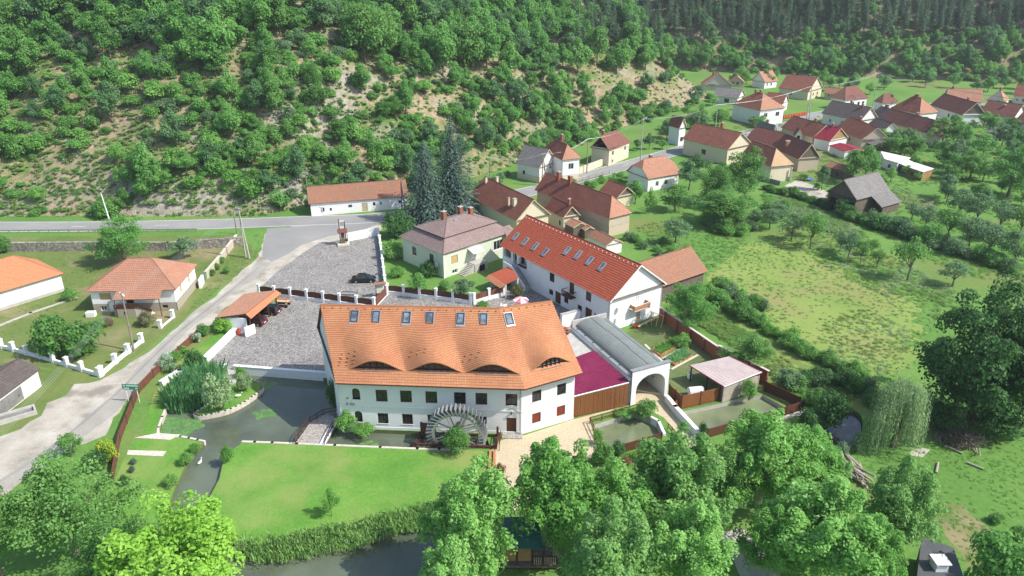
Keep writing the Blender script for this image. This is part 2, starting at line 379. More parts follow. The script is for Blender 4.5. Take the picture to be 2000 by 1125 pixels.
# ------------------------------------------------------------------ terrain
def _ld(x, y, a, b):
    """signed distance to the left of the line a->b"""
    dx, dy = b[0] - a[0], b[1] - a[1]; L = math.hypot(dx, dy)
    return (dx * (y - a[1]) - dy * (x - a[0])) / L
def _smin(vals, k=5.0):
    m = min(vals); return m - k * math.log(sum(math.exp(-(v - m) / k) for v in vals))
def hill(x, y):
    d1 = (y - 167.0) if x < -58 else (y - 167 - 11 * min(1, (x + 58) / 14))
    d2 = _ld(x, y, (-13, 196), (86, 328)); d3 = _ld(x, y, (88, 322), (45, 470))
    h1 = _smin([.64 * d1 + 1.0, .62 * d2 + 1, .8 * d3 + 1], 4.0)
    d4 = _ld(x, y, (97, 400), (270, 352)) if x > 97 else _ld(x, y, (60, 408), (97, 400))
    h2 = .62 * d4
    h = max(h1, h2)
    if h > -3:
        n = noise.fractal(Vector((x * .02, y * .02, 3.1)), 1.0, 2.0, 4) * min(6, max(0, h * .25 + .4))
        n += noise.fractal(Vector((x * .12, y * .12, 9.7)), 1.0, 2.0, 3) * min(1.4, max(0, h * .12 + .2))
        # rocky cutting above the road
        if x < -30 and 0 < d1 < 60:
            r = max(0, 1 - abs(d1 - 6 + 5 * noise.noise(Vector((x * .06, 1.7, y * .03)))) / 8.5) * min(1, max(0, .55 + .9 * noise.noise(Vector((x * .035, y * .05, 7.7)))))
            n += r * 4.6 + abs(noise.noise(Vector((x * .3, y * .3, 0)))) * 2.6 * r + abs(noise.noise(Vector((x * .11, y * .4, 2)))) * 2.2 * r
        h += n
    return min(h, 150)
def terrain():
    xs = np.concatenate([np.arange(-330, -130, 8), np.arange(-130, 130, 2.6), np.arange(130, 520, 6)]); ys = np.concatenate([np.arange(158, 270, 2.4), np.arange(270, 480, 3.2), np.arange(480, 720, 12)])
    V = [(x, y, max(-1.5, hill(x, y)) - .25) for y in ys for x in xs]; nx = len(xs)
    F = [(j * nx + i, j * nx + i + 1, (j + 1) * nx + i + 1, (j + 1) * nx + i) for j in range(len(ys) - 1) for i in range(nx - 1)
         if max(V[j * nx + i][2], V[j * nx + i + 1][2], V[(j + 1) * nx + i][2], V[(j + 1) * nx + i + 1][2]) > -1.0]
    me = bpy.data.meshes.new('hillside'); me.from_pydata(V, [], F); me.materials.append(MT('hill_soil')); me.polygons.foreach_set('use_smooth', [True] * len(F))
    tag(place('hillside', me), kind='structure')
terrain()
# ------------------------------------------------------------------ ground sheet with its ponds cut out
POND = P((345, 745), (400, 729), (440, 738), (446, 752), (430, 774), (412, 787), (382, 806), (386, 812), (402, 811), (440, 803), (470, 790), (492, 776), (508, 763), (513, 755), (507, 747), (490, 742), (463, 746),
         (461, 724), (630, 737), (648, 748), (656, 770), (661, 800), (664, 822), (676, 835), (700, 838), (735, 839), (830, 843), (948, 848), (958, 874), (900, 878), (815, 876), (700, 870), (580, 866), (475, 862), (455, 878),
         (436, 900), (428, 935), (412, 965), (399, 1000), (397, 1040), (440, 1072), (520, 1092), (600, 1082), (690, 1066), (740, 1048), (790, 1034), (860, 1015), (930, 1030), (930, 1200), (700, 1260), (400, 1230),
         (300, 1120), (305, 1060), (322, 1010), (345, 945), (372, 890), (398, 862), (352, 853), (308, 851), (323, 800))
POOL_A = P((1157, 831), (1190, 820), (1240, 808), (1281, 823), (1292, 846), (1288, 856), (1219, 874), (1180, 867))
POOL_B = P((1334, 804), (1413, 787), (1450, 776), (1490, 771), (1534, 797), (1500, 812), (1380, 850), (1366, 840))
CREEK = smooth_poly(P((1588, 856), (1602, 836), (1630, 817), (1660, 800), (1682, 812), (1684, 840), (1672, 868), (1650, 882), (1610, 874)), 3)
OUT = [(-420, 25), (560, 25), (560, 470), (-420, 470)]
sheet('ground', OUT, 0, 'grass', holes=[POND, POOL_A, POOL_B, CREEK])
def basin(name, loop, zw, mat, wall):
    V, F = fill(loop, zw); me = bpy.data.meshes.new(name); me.from_pydata(V, [], F); me.materials.append(MT(mat)); tag(place(name, me), kind='structure')
    m = MB(); n = len(loop)
    for i in range(n):
        a, b = loop[i], loop[(i + 1) % n]; m.quad((a[0], a[1], 0), (b[0], b[1], 0), (b[0], b[1], zw - .6), (a[0], a[1], zw - .6))
    tag(m.build(name + '_bank', wall), kind='structure')
basin('pond_water', POND, -.55, 'pond_water', 'garden_soil'); basin('fish_pool_water', POOL_A, -.7, 'pool_water', 'concrete')
basin('fish_basin_water', POOL_B, -.6, 'pool_water', 'concrete'); basin('creek_water', CREEK, -.5, 'stream_water', 'grass')
def strip(pts, w):
    L, Rr = [], []
    for i, p in enumerate(pts):
        d = (Vector(pts[min(i + 1, len(pts) - 1)]) - Vector(pts[max(i - 1, 0)])).normalized(); n = Vector((-d.y, d.x)); ww = w(i) if callable(w) else w
        L.append(Vector(p) + n * ww / 2); Rr.append(Vector(p) - n * ww / 2)
    return L, Rr
def strip_obj(name, pts, w, z, mat, kind='structure'):
    L, Rr = strip(pts, w); m = MB()
    for i in range(len(pts) - 1): m.quad((*Rr[i], z), (*Rr[i + 1], z), (*L[i + 1], z), (*L[i], z))
    return tag(m.build(name, mat), kind=kind)
def rough_edge(poly, amp, seed=0, step=1.2):
    out = []; n = len(poly)
    for i in range(n):
        a, b = Vector(poly[i]), Vector(poly[(i + 1) % n]); k = max(1, int((b - a).length / step)); d = (b - a).normalized(); q = Vector((-d.y, d.x))
        for j in range(k):
            p = a.lerp(b, j / k); out.append(p + q * amp * noise.noise(Vector((p.x * .6, p.y * .6, seed))) * 1.6)
    return out
sheet('yard', rough_edge(P((-140, 462), (470, 460), (505, 500), (400, 590), (262, 700), (198, 740), (60, 715), (-140, 640)), .3), .004, 'yard_grass')
sheet('lower_yard', rough_edge(P((-140, 640), (60, 715), (196, 740), (150, 755), (128, 770), (95, 790), (80, 812), (40, 838), (-140, 890)), .3), .006, 'yard_grass')
MEADOW = rough_edge(P((1395, 600), (1385, 550), (1420, 500), (1480, 470), (1560, 470), (1650, 520), (1760, 570), (1800, 640), (1790, 700), (1740, 730), (1660, 735), (1590, 720), (1480, 640)), 2.6, 4, .8)
sheet('meadow', MEADOW, .004, 'meadow')
sheet('orchard_strip', rough_edge(P((1290, 590), (1390, 590), (1480, 660), (1600, 745), (1560, 790), (1480, 700), (1380, 640)), .6, 2), .005, 'meadow')
LAWN = P((477, 863), (580, 867), (815, 877), (940, 880), (958, 890), (965, 910), (940, 950), (880, 985), (820, 987), (700, 1022), (600, 1042), (500, 1062), (440, 1060), (399, 1036), (401, 1000), (414, 965), (430, 935), (438, 900), (457, 879))
sheet('mill_lawn', LAWN, .004, 'lawn')
sheet('bank_lawn', P((262, 862), (305, 853), (352, 855), (396, 864), (370, 890), (343, 945), (320, 1010), (235, 1050), (222, 945), (245, 890)), .004, 'lawn')
sheet('peninsula_lawn', P((447, 753), (431, 775), (413, 788), (385, 806), (388, 810), (402, 809), (440, 801), (469, 788), (490, 775), (506, 762), (511, 755), (506, 749), (490, 744), (464, 748), (458, 728), (447, 728)), .004, 'lawn')
sheet('pond_verge', P((338, 745), (400, 728), (404, 706), (455, 652), (420, 650), (330, 722), (300, 770), (280, 845), (306, 850), (321, 800)), .005, 'lawn')
sheet('garden', P((1215, 655), (1290, 608), (1400, 690), (1490, 735), (1410, 785), (1335, 800), (1308, 770), (1300, 725)), .004, 'garden_soil')
LANE = P((600, 436), (522, 452), (512, 480), (506, 500), (480, 523), (440, 560), (400, 598), (366, 622), (330, 655), (300, 682), (265, 702), (230, 725), (196, 743), (150, 750), (128, 772), (95, 787), (80, 812), (40, 837), (0, 852), (-120, 900),
         (-120, 1040), (0, 975), (40, 940), (71, 903), (114, 880), (165, 868), (205, 850), (222, 816), (256, 774), (290, 745), (330, 700), (370, 665), (405, 640), (440, 600), (480, 580), (515, 562), (560, 520), (600, 492), (640, 474), (690, 462), (745, 450), (745, 435))
sheet('lane', rough_edge(LANE, .35, 1), .008, 'gravel')
strip_obj('wheel_track', smooth_line(P((516, 512), (500, 530), (480, 545), (420, 590), (360, 640), (300, 700), (240, 770), (150, 850), (60, 910), (-60, 975))), lambda i: 2.6 + .5 * math.sin(i * .7), .012, 'track')
ROADC = smooth_line(P((-260, 443), (0, 443), (200, 442), (400, 438), (600, 431), (740, 425), (850, 410), (950, 392), (1050, 370), (1130, 348), (1230, 321), (1318, 296), (1400, 273), (1480, 256), (1560, 238), (1605, 222), (1690, 212), (1850, 204), (2050, 208)), 6)
strip_obj('road', ROADC, 7.0, .014, 'asphalt')
for k_, (off, w_) in enumerate(((-1.5, .45), (.1, .4), (1.6, .35))):
    strip_obj('wheel_rut', [Vector(p) + Vector((off * .7, off * .7)) for p in smooth_line(P((505, 522), (470, 552), (410, 600), (350, 648), (290, 705), (225, 770), (130, 850), (40, 915), (-60, 975)), 7)], lambda i, w_=w_: w_ * (1 + .4 * math.sin(i * 1.3 + k_)), .015 + .003 * k_, ('gravel', 'asphalt', 'track')[k_])
sheet('junction', P((522, 446), (700, 436), (745, 436), (700, 452), (640, 462), (590, 478), (556, 500), (530, 512), (512, 500), (514, 476)), .011, 'asphalt')
m = MB(); L, Rr = strip(ROADC, 6.3)     # edge lines and centre dashes
acc = 0.0
for i in range(len(ROADC) - 1):
    for S in (L, Rr):
        a, b = S[i], S[i + 1]; n = Vector((-(b - a).y, (b - a).x)).normalized() * .07
        m.quad((*(a - n), .02), (*(b - n), .02), (*(b + n), .02), (*(a + n), .02))
    a, b = Vector(ROADC[i]), Vector(ROADC[i + 1]); d = (b - a); Ln = d.length; d.normalize(); n = Vector((-d.y, d.x)) * .07; s = -acc % 9.0 if acc else 0
    s = (9.0 - acc % 9.0) % 9.0
    while s + 3 < Ln:
        p, q = a + d * s, a + d * (s + 3); m.quad((*(p - n), .02), (*(q - n), .02), (*(q + n), .02), (*(p + n), .02)); s += 9
    acc += Ln
tag(m.build('road_markings', 'white_line'), kind='structure')
sheet('parking_paving', P((623, 475), (588, 496), (572, 509), (542, 530), (509, 561), (735, 590), (748, 540), (736, 461), (678, 472), (657, 471)), .012, 'setts')
sheet('courtyard_paving', P((460, 652), (404, 707), (447, 722), (461, 713), (640, 727), (720, 755), (1000, 745), (1120, 690), (1205, 655), (1010, 535), (985, 577), (920, 590), (757, 567), (735, 592), (560, 572), (520, 600)), .012, 'setts')
sheet('terrace_paving', P((960, 868), (985, 858), (1025, 850), (1117, 820), (1212, 795), (1150, 690), (1195, 668), (1298, 768), (1312, 800), (1372, 866), (1420, 900), (1395, 915), (1352, 884), (1326, 850), (1296, 815), (1245, 790), (1150, 816), (1166, 872), (1160, 892), (1100, 912), (1060, 965), (1000, 1000), (968, 930)), .009, 'pavers')
# dirt yards and paths further off
sheet('farm_yard', rough_edge(P((1530, 365), (1560, 350), (1640, 385), (1620, 400), (1560, 385)), .5), .01, 'gravel')
sheet('village_yard', rough_edge(P((1580, 290), (1660, 300), (1720, 330), (1660, 345), (1590, 320)), .8), .006, 'yard_grass')
sheet('tree_path', rough_edge(P((1405, 1040), (1450, 1030), (1520, 1110), (1560, 1200), (1480, 1200)), .2), .006, 'concrete')
sheet('plank_path', P((1620, 955), (1650, 945), (1665, 985), (1640, 1000)), .02, 'pale_wood')
sheet('bare_patch', rough_edge(P((1775, 882), (1800, 874), (1820, 880), (1800, 890), (1780, 890)), .3), .006, 'gravel')
sheet('mown_patch', rough_edge(P((1820, 1010), (1880, 985), (1960, 1060), (1990, 1125), (1900, 1125)), 1.0, 3), .005, 'yard_grass')
# ------------------------------------------------------------------ building kit
def slope(mb, e0, e1, r1, r0, course=.33, lift=.055, thick=0.0, v0=0):
    """a roof slope from the eave e0-e1 up to r0-r1, laid in overlapping courses of tiles"""
    e0, e1, r0, r1 = map(Vector, (e0, e1, r0, r1))
    ln = ((r0 + r1) / 2 - (e0 + e1) / 2).length; n = max(2, int(round(ln / course)))
    nrm = (e1 - e0).cross((r0 + r1) / 2 - (e0 + e1) / 2).normalized()
    if nrm.z < 0: nrm = -nrm
    ax = (e1 - e0).normalized()
    for i in range(n):
        a, b = i / n, (i + 1) / n
        A0, A1, B0, B1 = e0.lerp(r0, a), e1.lerp(r1, a), e0.lerp(r0, b), e1.lerp(r1, b)
        u = lambda p: (p - e0).dot(ax)
        up = nrm * lift
        if (B1 - B0).length < 1e-3:
            mb.face((A0 + up, A1 + up, B0 + nrm * .004), [(u(A0), v0 + i), (u(A1), v0 + i), (u(B0), v0 + i + 1)])
        else: mb.quad(A0 + up, A1 + up, B1 + nrm * .004, B0 + nrm * .004, [(u(A0), v0 + i), (u(A1), v0 + i), (u(B1), v0 + i + .98), (u(B0), v0 + i + .98)])
        mb.quad(A0 - nrm * (.0 if i else .10), A1 - nrm * (.0 if i else .10), A1 + up, A0 + up, [(0, .5)] * 4)
def ridge_cap(mb, p, q, r=.11, step=.38):
    p, q = Vector(p), Vector(q); L = (q - p).length; n = max(1, int(L / step))
    for i in range(n): mb.tube(p.lerp(q, i / n), p.lerp(q, (i + 1.06) / n if i < n - 1 else 1), r, r * .86, 6)
def wall_side(mb, o, d, n, L, h, ops=(), arch=(), reveal=.22, z0=0.0):
    """one wall face: o start (x,y), d along, n outward, openings (s0,s1,z0,z1) cut right through, arched ones filled at the haunches"""
    o, d, n = Vector(o), Vector(d), Vector(n)
    allo = list(ops) + [a[:4] for a in arch]
    xs = sorted({0.0, L, *[min(max(v, 0), L) for q in allo for v in q[:2]]}); zs = sorted({z0, h, *[min(max(v, z0), h) for q in allo for v in q[2:4]]})
    pt = lambda s, z, k=0.0: (o.x + d.x * s - n.x * k, o.y + d.y * s - n.y * k, z)
    for a, b in zip(xs, xs[1:]):
        for c, e in zip(zs, zs[1:]):
            m_ = ((a + b) / 2, (c + e) / 2)
            if any(q[0] < m_[0] < q[1] and q[2] < m_[1] < q[3] for q in allo): continue
            mb.quad(pt(a, c), pt(b, c), pt(b, e), pt(a, e))
    for q in ops:
        a, b, c, e = q[:4]
        for s in (((a, c), (b, c)), ((b, c), (b, e)), ((b, e), (a, e)), ((a, e), (a, c))):
            mb.quad(pt(*s[0]), pt(*s[1]), pt(*s[1], reveal), pt(*s[0], reveal))
    for q in arch:
        a, b, c, e = q[:4]; rise = q[4] if len(q) > 4 else (b - a) / 2; dep = q[5] if len(q) > 5 else reveal; N_ = 10; cx = (a + b) / 2; w = (b - a) / 2; zs_ = e - rise
        arc = [(cx - w * math.cos(math.pi * k / N_), zs_ + rise * math.sin(math.pi * k / N_)) for k in range(N_ + 1)]
        for k in range(N_):
            p, r_ = arc[k], arc[k + 1]; mb.quad(pt(*p), pt(*r_), pt(r_[0], e), pt(p[0], e)); mb.quad(pt(*p), pt(*r_), pt(*r_, dep), pt(*p, dep))
        for s in (((a, c), (b, c)), ((b, c), (b, zs_)), ((a, zs_), (a, c))): mb.quad(pt(*s[0]), pt(*s[1]), pt(*s[1], dep), pt(*s[0], dep))
_WC = {}
def window_meshes(w, h, style, fm, gm):
    """frame (bars) and pane meshes; canonical: centred on x, base z=0, facing -y"""
    key = (round(w, 2), round(h, 2), style, fm, gm)
    if key in _WC: return _WC[key]
    f = MB(); t = min(.1, w * .13); y0, y1 = -.05, .05
    f.box((-w / 2, y0, 0), (w / 2, y1, t)).box((-w / 2, y0, h - t), (w / 2, y1, h)).box((-w / 2, y0, t), (-w / 2 + t, y1, h - t)).box((w / 2 - t, y0, t), (w / 2, y1, h - t))
    panes = []
    if style == 'shut': f.box((-w / 2 + t, -.02, t), (w / 2 - t, .02, h - t))
    else:
        cols = {'one': 1, 'two': 2, 'cross': 2, 'three': 3}[style]; rows = 2 if style == 'cross' else 1; iw = (w - 2 * t); ih = h - 2 * t; mt = t * .6
        for c in range(1, cols): x = -w / 2 + t + iw * c / cols; f.box((x - mt / 2, y0 + .01, t), (x + mt / 2, y1 - .01, h - t))
        zc = t + ih * .66
        if rows == 2: f.box((-w / 2 + t, y0 + .015, zc - mt / 2), (w / 2 - t, y1 - .015, zc + mt / 2))
        for c in range(cols):
            p = MB(); x0 = -w / 2 + t + iw * c / cols + (mt / 2 if c else 0); x1 = -w / 2 + t + iw * (c + 1) / cols - (mt / 2 if c < cols - 1 else 0)
            p.box((x0, .0, t), (x1, .012, h - t)); panes.append(p.mesh('pane', gm))
    if style == 'shut':
        k = MB(); nsl = max(3, int((h - 2 * t) / .14))
        for i in range(nsl): z = t + (h - 2 * t) * (i + .5) / nsl; k.box((-w / 2 + t, -.04, z - .03), (w / 2 - t, -.021, z + .03))
        panes.append(k.mesh('slats', fm))
    _WC[key] = (f.mesh('window', fm), panes); return _WC[key]
def add_window(parent, side, s, z, w, h, style='two', fm='brown', gm='glass', depth=.12, name='window', sill=None):
    """side = (origin, dir, normal) in the house frame; s centre along the wall"""
    o, d, n = side; fm_, panes = window_meshes(w, h, style, fm, gm)
    p = Vector((o[0] + d[0] * s - n[0] * depth, o[1] + d[1] * s - n[1] * depth, z)); rz = math.atan2(n[0], -n[1])
    ob = place(name, fm_, parent, p, rz)
    for q in panes: place('slat_panel' if style == 'shut' else 'pane', q, ob)
    if sill:
        k = MB(); k.box((-w / 2 - .08, -.06 - depth, -.07), (w / 2 + .08, .1, 0)); k.build('sill', sill, ob)
    return ob
def add_door(parent, side, s, z, w, h, mat='door_wood', depth=.12, panels=True):
    o, d, n = side; p = Vector((o[0] + d[0] * s - n[0] * depth, o[1] + d[1] * s - n[1] * depth, z)); k = MB(); k.box((-w / 2, -.03, 0), (w / 2, .03, h))
    if panels:
        for i in range(2):
            for j in range(3): k.box((-w / 2 + w * (.08 + .46 * i), -.05, h * (.06 + .31 * j)), (-w / 2 + w * (.46 + .46 * i), -.03, h * (.32 + .31 * j)))
    ob = k.build('door', mat, parent, loc=p, rz=math.atan2(n[0], -n[1]))
    hd = MB(); hd.box((w * .34, -.1, h * .46), (w * .42, -.05, h * .5)); hd.build('handle', 'dark_metal', ob); return ob
def add_chimney(parent, x, y, z0, z1, w=.6, mat='t_brick', d=None):
    d = d or w; k = MB()
    for (a, b, c, e) in ((x - w / 2, y - d / 2, x + w / 2, y - d / 2), (x + w / 2, y - d / 2, x + w / 2, y + d / 2), (x + w / 2, y + d / 2, x - w / 2, y + d / 2), (x - w / 2, y + d / 2, x - w / 2, y - d / 2)):
        ln = math.hypot(c - a, e - b); k.quad((a, b, z0), (c, e, z0), (c, e, z1), (a, b, z1), [(0, 0), (ln, 0), (ln, (z1 - z0) / .09), (0, (z1 - z0) / .09)])
    ob = k.build('chimney', mat, parent); c = MB(); c.box((x - w / 2 - .06, y - d / 2 - .06, z1), (x + w / 2 + .06, y + d / 2 + .06, z1 + .1)); c.box((x - w * .2, y - d * .2, z1 + .1), (x + w * .2, y + d * .2, z1 + .22)); c.build('chimney_cap', 'concrete', ob)
    return ob
def sides_of(x0, y0, x1, y1):
    return {'F': ((x0, y0), (1, 0), (0, -1)), 'R': ((x1, y0), (0, 1), (1, 0)), 'B': ((x1, y1), (-1, 0), (0, 1)), 'L': ((x0, y1), (0, -1), (-1, 0))}
def frame_of(A, B, D, ze):
    """a house's own frame from two eave corners (photo px) at height ze: base point, turn, length, depth"""
    a, b = g(*A, ze), g(*B, ze); u = (b - a); rz = math.atan2(u.y, u.x); L = u.length
    if isinstance(D, tuple):
        c = g(*D, ze); D = (c - b).dot(Vector((-math.sin(rz), math.cos(rz), 0)))
    return Vector((a.x, a.y, 0)), rz, L, D
def house(name, label, cat, A, B, D, ze, rise, kind='gable', axis='x', o=.45, roof='t_brown', roof2=None, wall='white_wall', plinth=None, wins=(), doors=(), chims=(), group=None, hip=None, course=.36, gable_mat=None, verge='pale_wood', fm='brown', simple=False, xops=None, cmat='t_brick'):
    """wins: (side, s 0..1, z, w, h[, style[, frame]]); chims: (fx, fy, top above eave)"""
    loc, rz, L, D = frame_of(A, B, D, ze)
    T = thing(name, label, cat, loc, rz, group); T['dims'] = (L, D, ze, rise)
    x0, y0, x1, y1 = o, o, L - o, D - o; S = sides_of(x0, y0, x1, y1); LEN = {'F': x1 - x0, 'B': x1 - x0, 'L': y1 - y0, 'R': y1 - y0}
    wb = MB(); pb = MB(); ops = {k: [] for k in S}
    for w in wins: s = w[1] * LEN[w[0]]; ops[w[0]].append((s - w[3] / 2, s + w[3] / 2, w[2], w[2] + w[4]))
    for k_, q_ in (xops or {}).items(): ops[k_] += q_
    for d in doors: s = d[1] * LEN[d[0]]; ops[d[0]].append((s - d[3] / 2, s + d[3] / 2, d[2], d[2] + d[4]))
    zt = ze + o * (rise / (D / 2 if axis == 'x' else L / 2)) - .06
    ph = plinth[1] if plinth else 0
    for k, (so, sd, sn) in S.items():
        wall_side(wb, so, sd, sn, LEN[k], zt, [q for q in ops[k] if q[3] > ph], z0=ph)
        if plinth: wall_side(pb, (so[0] + sn[0] * .06, so[1] + sn[1] * .06), sd, sn, LEN[k], ph, [q for q in ops[k] if q[2] < ph])
    gt = MB() if gable_mat else wb; zr = ze + rise - .1
    if axis == 'x' and kind in ('gable', 'lean', 'half'):
        for x, sg in ((x0, -1), (x1, 1)):
            my = D / 2; top = zr
            if kind == 'half': top = ze + rise * .55
            f = (top - ze) / rise if kind == 'half' else 1
            if kind == 'half': gt.face(((x, y0, zt), (x, y1, zt), (x, D - (D / 2) * f, top - .1), (x, (D / 2) * f, top - .1)))
            else: gt.face(((x, y0, zt), (x, y1, zt), (x, my, zr)))
    elif axis == 'y' and kind in ('gable', 'half'):
        for y in (y0, y1):
            if kind == 'half':
                f = .55; gt.face(((x0, y, zt), (x1, y, zt), (L - (L / 2) * f, y, ze + rise * f - .1), ((L / 2) * f, y, ze + rise * f - .1)))
            else: gt.face(((x0, y, zt), (x1, y, zt), (L / 2, y, zr)))
    wo = wb.build('wall', wall, T)
    if plinth: pb.build('plinth', plinth[0], T)
    if gable_mat:
        for f in gt.f: q = MB(); q.face([gt.v[i] for i in f]); q.build('gable', gable_mat, T)
    # roof
    rb = MB(); r2 = MB() if roof2 else rb; cp = MB(); vg = MB()
    C = [(0, 0, ze), (L, 0, ze), (L, D, ze), (0, D, ze)]
    if axis == 'x': R0, R1 = Vector((0, D / 2, ze + rise)), Vector((L, D / 2, ze + rise))
    else: R0, R1 = Vector((L / 2, 0, ze + rise)), Vector((L / 2, D, ze + rise))
    hp = hip if hip is not None else (D / 2 if axis == 'x' else L / 2) * .95
    if kind == 'hip':
        ln = (R1 - R0).length; hh = min(hp, ln / 2 - .01); dr = (R1 - R0).normalized(); R0 = R0 + dr * hh; R1 = R1 - dr * hh
    hl = isinstance(kind, tuple)            # ('hipR',) hip on one end only
    if hl and 'R' in kind[0]: R1 = R1 - (R1 - R0).normalized() * hp
    if hl and 'L' in kind[0]: R0 = R0 + (R1 - R0).normalized() * hp
    if kind == 'half':
        dr = (R1 - R0).normalized(); f = .55; q = hp * .45
        K0, K1 = R0 + dr * q, R1 - dr * q
    if axis == 'x':
        if kind == 'half':
            for (c0, c1, ra, rb_) in ((C[0], C[1], K0, K1), (C[2], C[3], K1, K0)):
                c0, c1 = Vector(c0), Vector(c1); e0, e1 = (R0, R1) if c0[0] == 0 else (R1, R0); m0, m1 = c0.lerp(e0, f), c1.lerp(e1, f)
                slope(rb, c0, c1, m1, m0, course); slope(rb, m0, m1, rb_, ra, course, v0=20)
            a, b = Vector(C[0]).lerp(R0, f), Vector(C[3]).lerp(R0, f); slope(r2, b, a, K0, K0, course)
            a, b = Vector(C[1]).lerp(R1, f), Vector(C[2]).lerp(R1, f); slope(r2, a, b, K1, K1, course)
            ridge_cap(cp, K0, K1)
        else:
            slope(rb, C[0], C[1], R1, R0, course); slope(rb, C[2], C[3], R0, R1, course); ridge_cap(cp, R0, R1)
            if kind == 'hip' or (hl and 'R' in kind[0]): slope(r2, C[1], C[2], R1, R1, course); ridge_cap(cp, C[1], R1, .09); ridge_cap(cp, C[2], R1, .09)
            else: vg.bar(Vector(C[1]) + Vector((-.02, 0, -.1)), R1 + Vector((-.02, 0, -.1)), .05, .2); vg.bar(Vector(C[2]) + Vector((-.02, 0, -.1)), R1 + Vector((-.02, 0, -.1)), .05, .2)
            if kind == 'hip' or (hl and 'L' in kind[0]): slope(r2, C[3], C[0], R0, R0, course); ridge_cap(cp, C[0], R0, .09); ridge_cap(cp, C[3], R0, .09)
            else: vg.bar(Vector(C[0]) + Vector((.02, 0, -.1)), R0 + Vector((.02, 0, -.1)), .05, .2); vg.bar(Vector(C[3]) + Vector((.02, 0, -.1)), R0 + Vector((.02, 0, -.1)), .05, .2)
    else:
        if kind == 'half':
            for (c0, c1) in ((C[1], C[2]), (C[3], C[0])):
                c0, c1 = Vector(c0), Vector(c1); e0, e1 = (R0, R1) if c0[1] == 0 else (R1, R0); k0, k1 = (K0, K1) if c0[1] == 0 else (K1, K0); m0, m1 = c0.lerp(e0, f), c1.lerp(e1, f)
                slope(rb, c0, c1, m1, m0, course); slope(rb, m0, m1, k1, k0, course, v0=20)
            a, b = Vector(C[0]).lerp(R0, f), Vector(C[1]).lerp(R0, f); slope(r2, a, b, K0, K0, course)
            a, b = Vector(C[3]).lerp(R1, f), Vector(C[2]).lerp(R1, f); slope(r2, b, a, K1, K1, course); ridge_cap(cp, K0, K1)
        else:
            slope(rb, C[1], C[2], R1, R0, course); slope(rb, C[3], C[0], R0, R1, course); ridge_cap(cp, R0, R1)
            if kind == 'hip' or (hl and 'L' in kind[0]): slope(r2, C[0], C[1], R0, R0, course); ridge_cap(cp, C[0], R0, .09); ridge_cap(cp, C[1], R0, .09)
            else: vg.bar(Vector(C[0]) + Vector((0, .02, -.1)), R0 + Vector((0, .02, -.1)), .05, .2); vg.bar(Vector(C[1]) + Vector((0, .02, -.1)), R0 + Vector((0, .02, -.1)), .05, .2)
            if kind == 'hip': slope(r2, C[2], C[3], R1, R1, course); ridge_cap(cp, C[2], R1, .09); ridge_cap(cp, C[3], R1, .09)
    # boarded underside of the eaves
    ub = MB(); ub.face([(p[0], p[1], ze - .02) for p in C][::-1]); ub.build('soffit', 'old_wood', T)
    ro = rb.build('roof', roof, T)
    if roof2:
        ends = {}
        for f, u in zip(r2.f, r2.uv):
            c_ = sum((r2.v[i] for i in f), Vector()) / len(f); k_ = (c_.x > L / 2) if axis == 'x' else (c_.y > D / 2); q = ends.setdefault(k_, MB()); q.face([r2.v[i] for i in f], u)
        for q in ends.values(): q.build('roof_end', roof2, T)
    cp.build('ridge_tiles', roof if not roof2 else roof2, ro)
    for k in range(len(vg.f) // 6):
        v2 = MB(); v2.v = vg.v[k * 8:k * 8 + 8]; v2.f = [[i - k * 8 for i in f] for f in vg.f[k * 6:k * 6 + 6]]; v2.uv = [None] * 6; v2.mi = [0] * 6; v2.build('verge_board', verge, ro)
    for w in wins:
        st = w[5] if len(w) > 5 else 'two'; f_ = w[6] if len(w) > 6 else fm
        add_window(T, S[w[0]], w[1] * LEN[w[0]], w[2], w[3], w[4], st, f_)
    for d in doors: add_door(T, S[d[0]], d[1] * LEN[d[0]], d[2], d[3], d[4], d[5] if len(d) > 5 else 'door_wood')
    for c in chims: add_chimney(ro, c[0] * L, c[1] * D, ze + .3, ze + c[2], c[3] if len(c) > 3 else .6, cmat)
    return T
def skylight(T, p, q_right, q_up, nrm, w=.85, h=1.3, fm='dark_metal', gm='sky_glass', apron='zinc'):
    """roof window lying on a slope: p lower centre, axes along the slope"""
    r, u, n = Vector(q_right).normalized(), Vector(q_up).normalized(), Vector(nrm).normalized()
    M_ = Matrix(((r.x, u.x, n.x, p[0]), (r.y, u.y, n.y, p[1]), (r.z, u.z, n.z, p[2]), (0, 0, 0, 1)))
    f = MB(); t = .11
    f.box((-w / 2, 0, 0), (w / 2, t, .16)).box((-w / 2, h - t, 0), (w / 2, h, .16)).box((-w / 2, t, 0), (-w / 2 + t, h - t, .16)).box((w / 2 - t, t, 0), (w / 2, h - t, .16))
    o = f.build('skylight', fm, T); o.matrix_local = M_
    k = MB(); k.box((-w / 2 + t, t, .05), (w / 2 - t, h - t, .09)); k.build('pane', gm, o)
    a = MB(); a.box((-w / 2 - .12, -.28, .06), (w / 2 + .12, 0, .09)).box((-w / 2 - .1, 0, .06), (-w / 2, h, .09)).box((w / 2, 0, .06), (w / 2 + .1, h, .09)).box((-w / 2 - .1, h, .06), (w / 2 + .1, h + .12, .09)); a.build('flashing', apron, o)
    return o
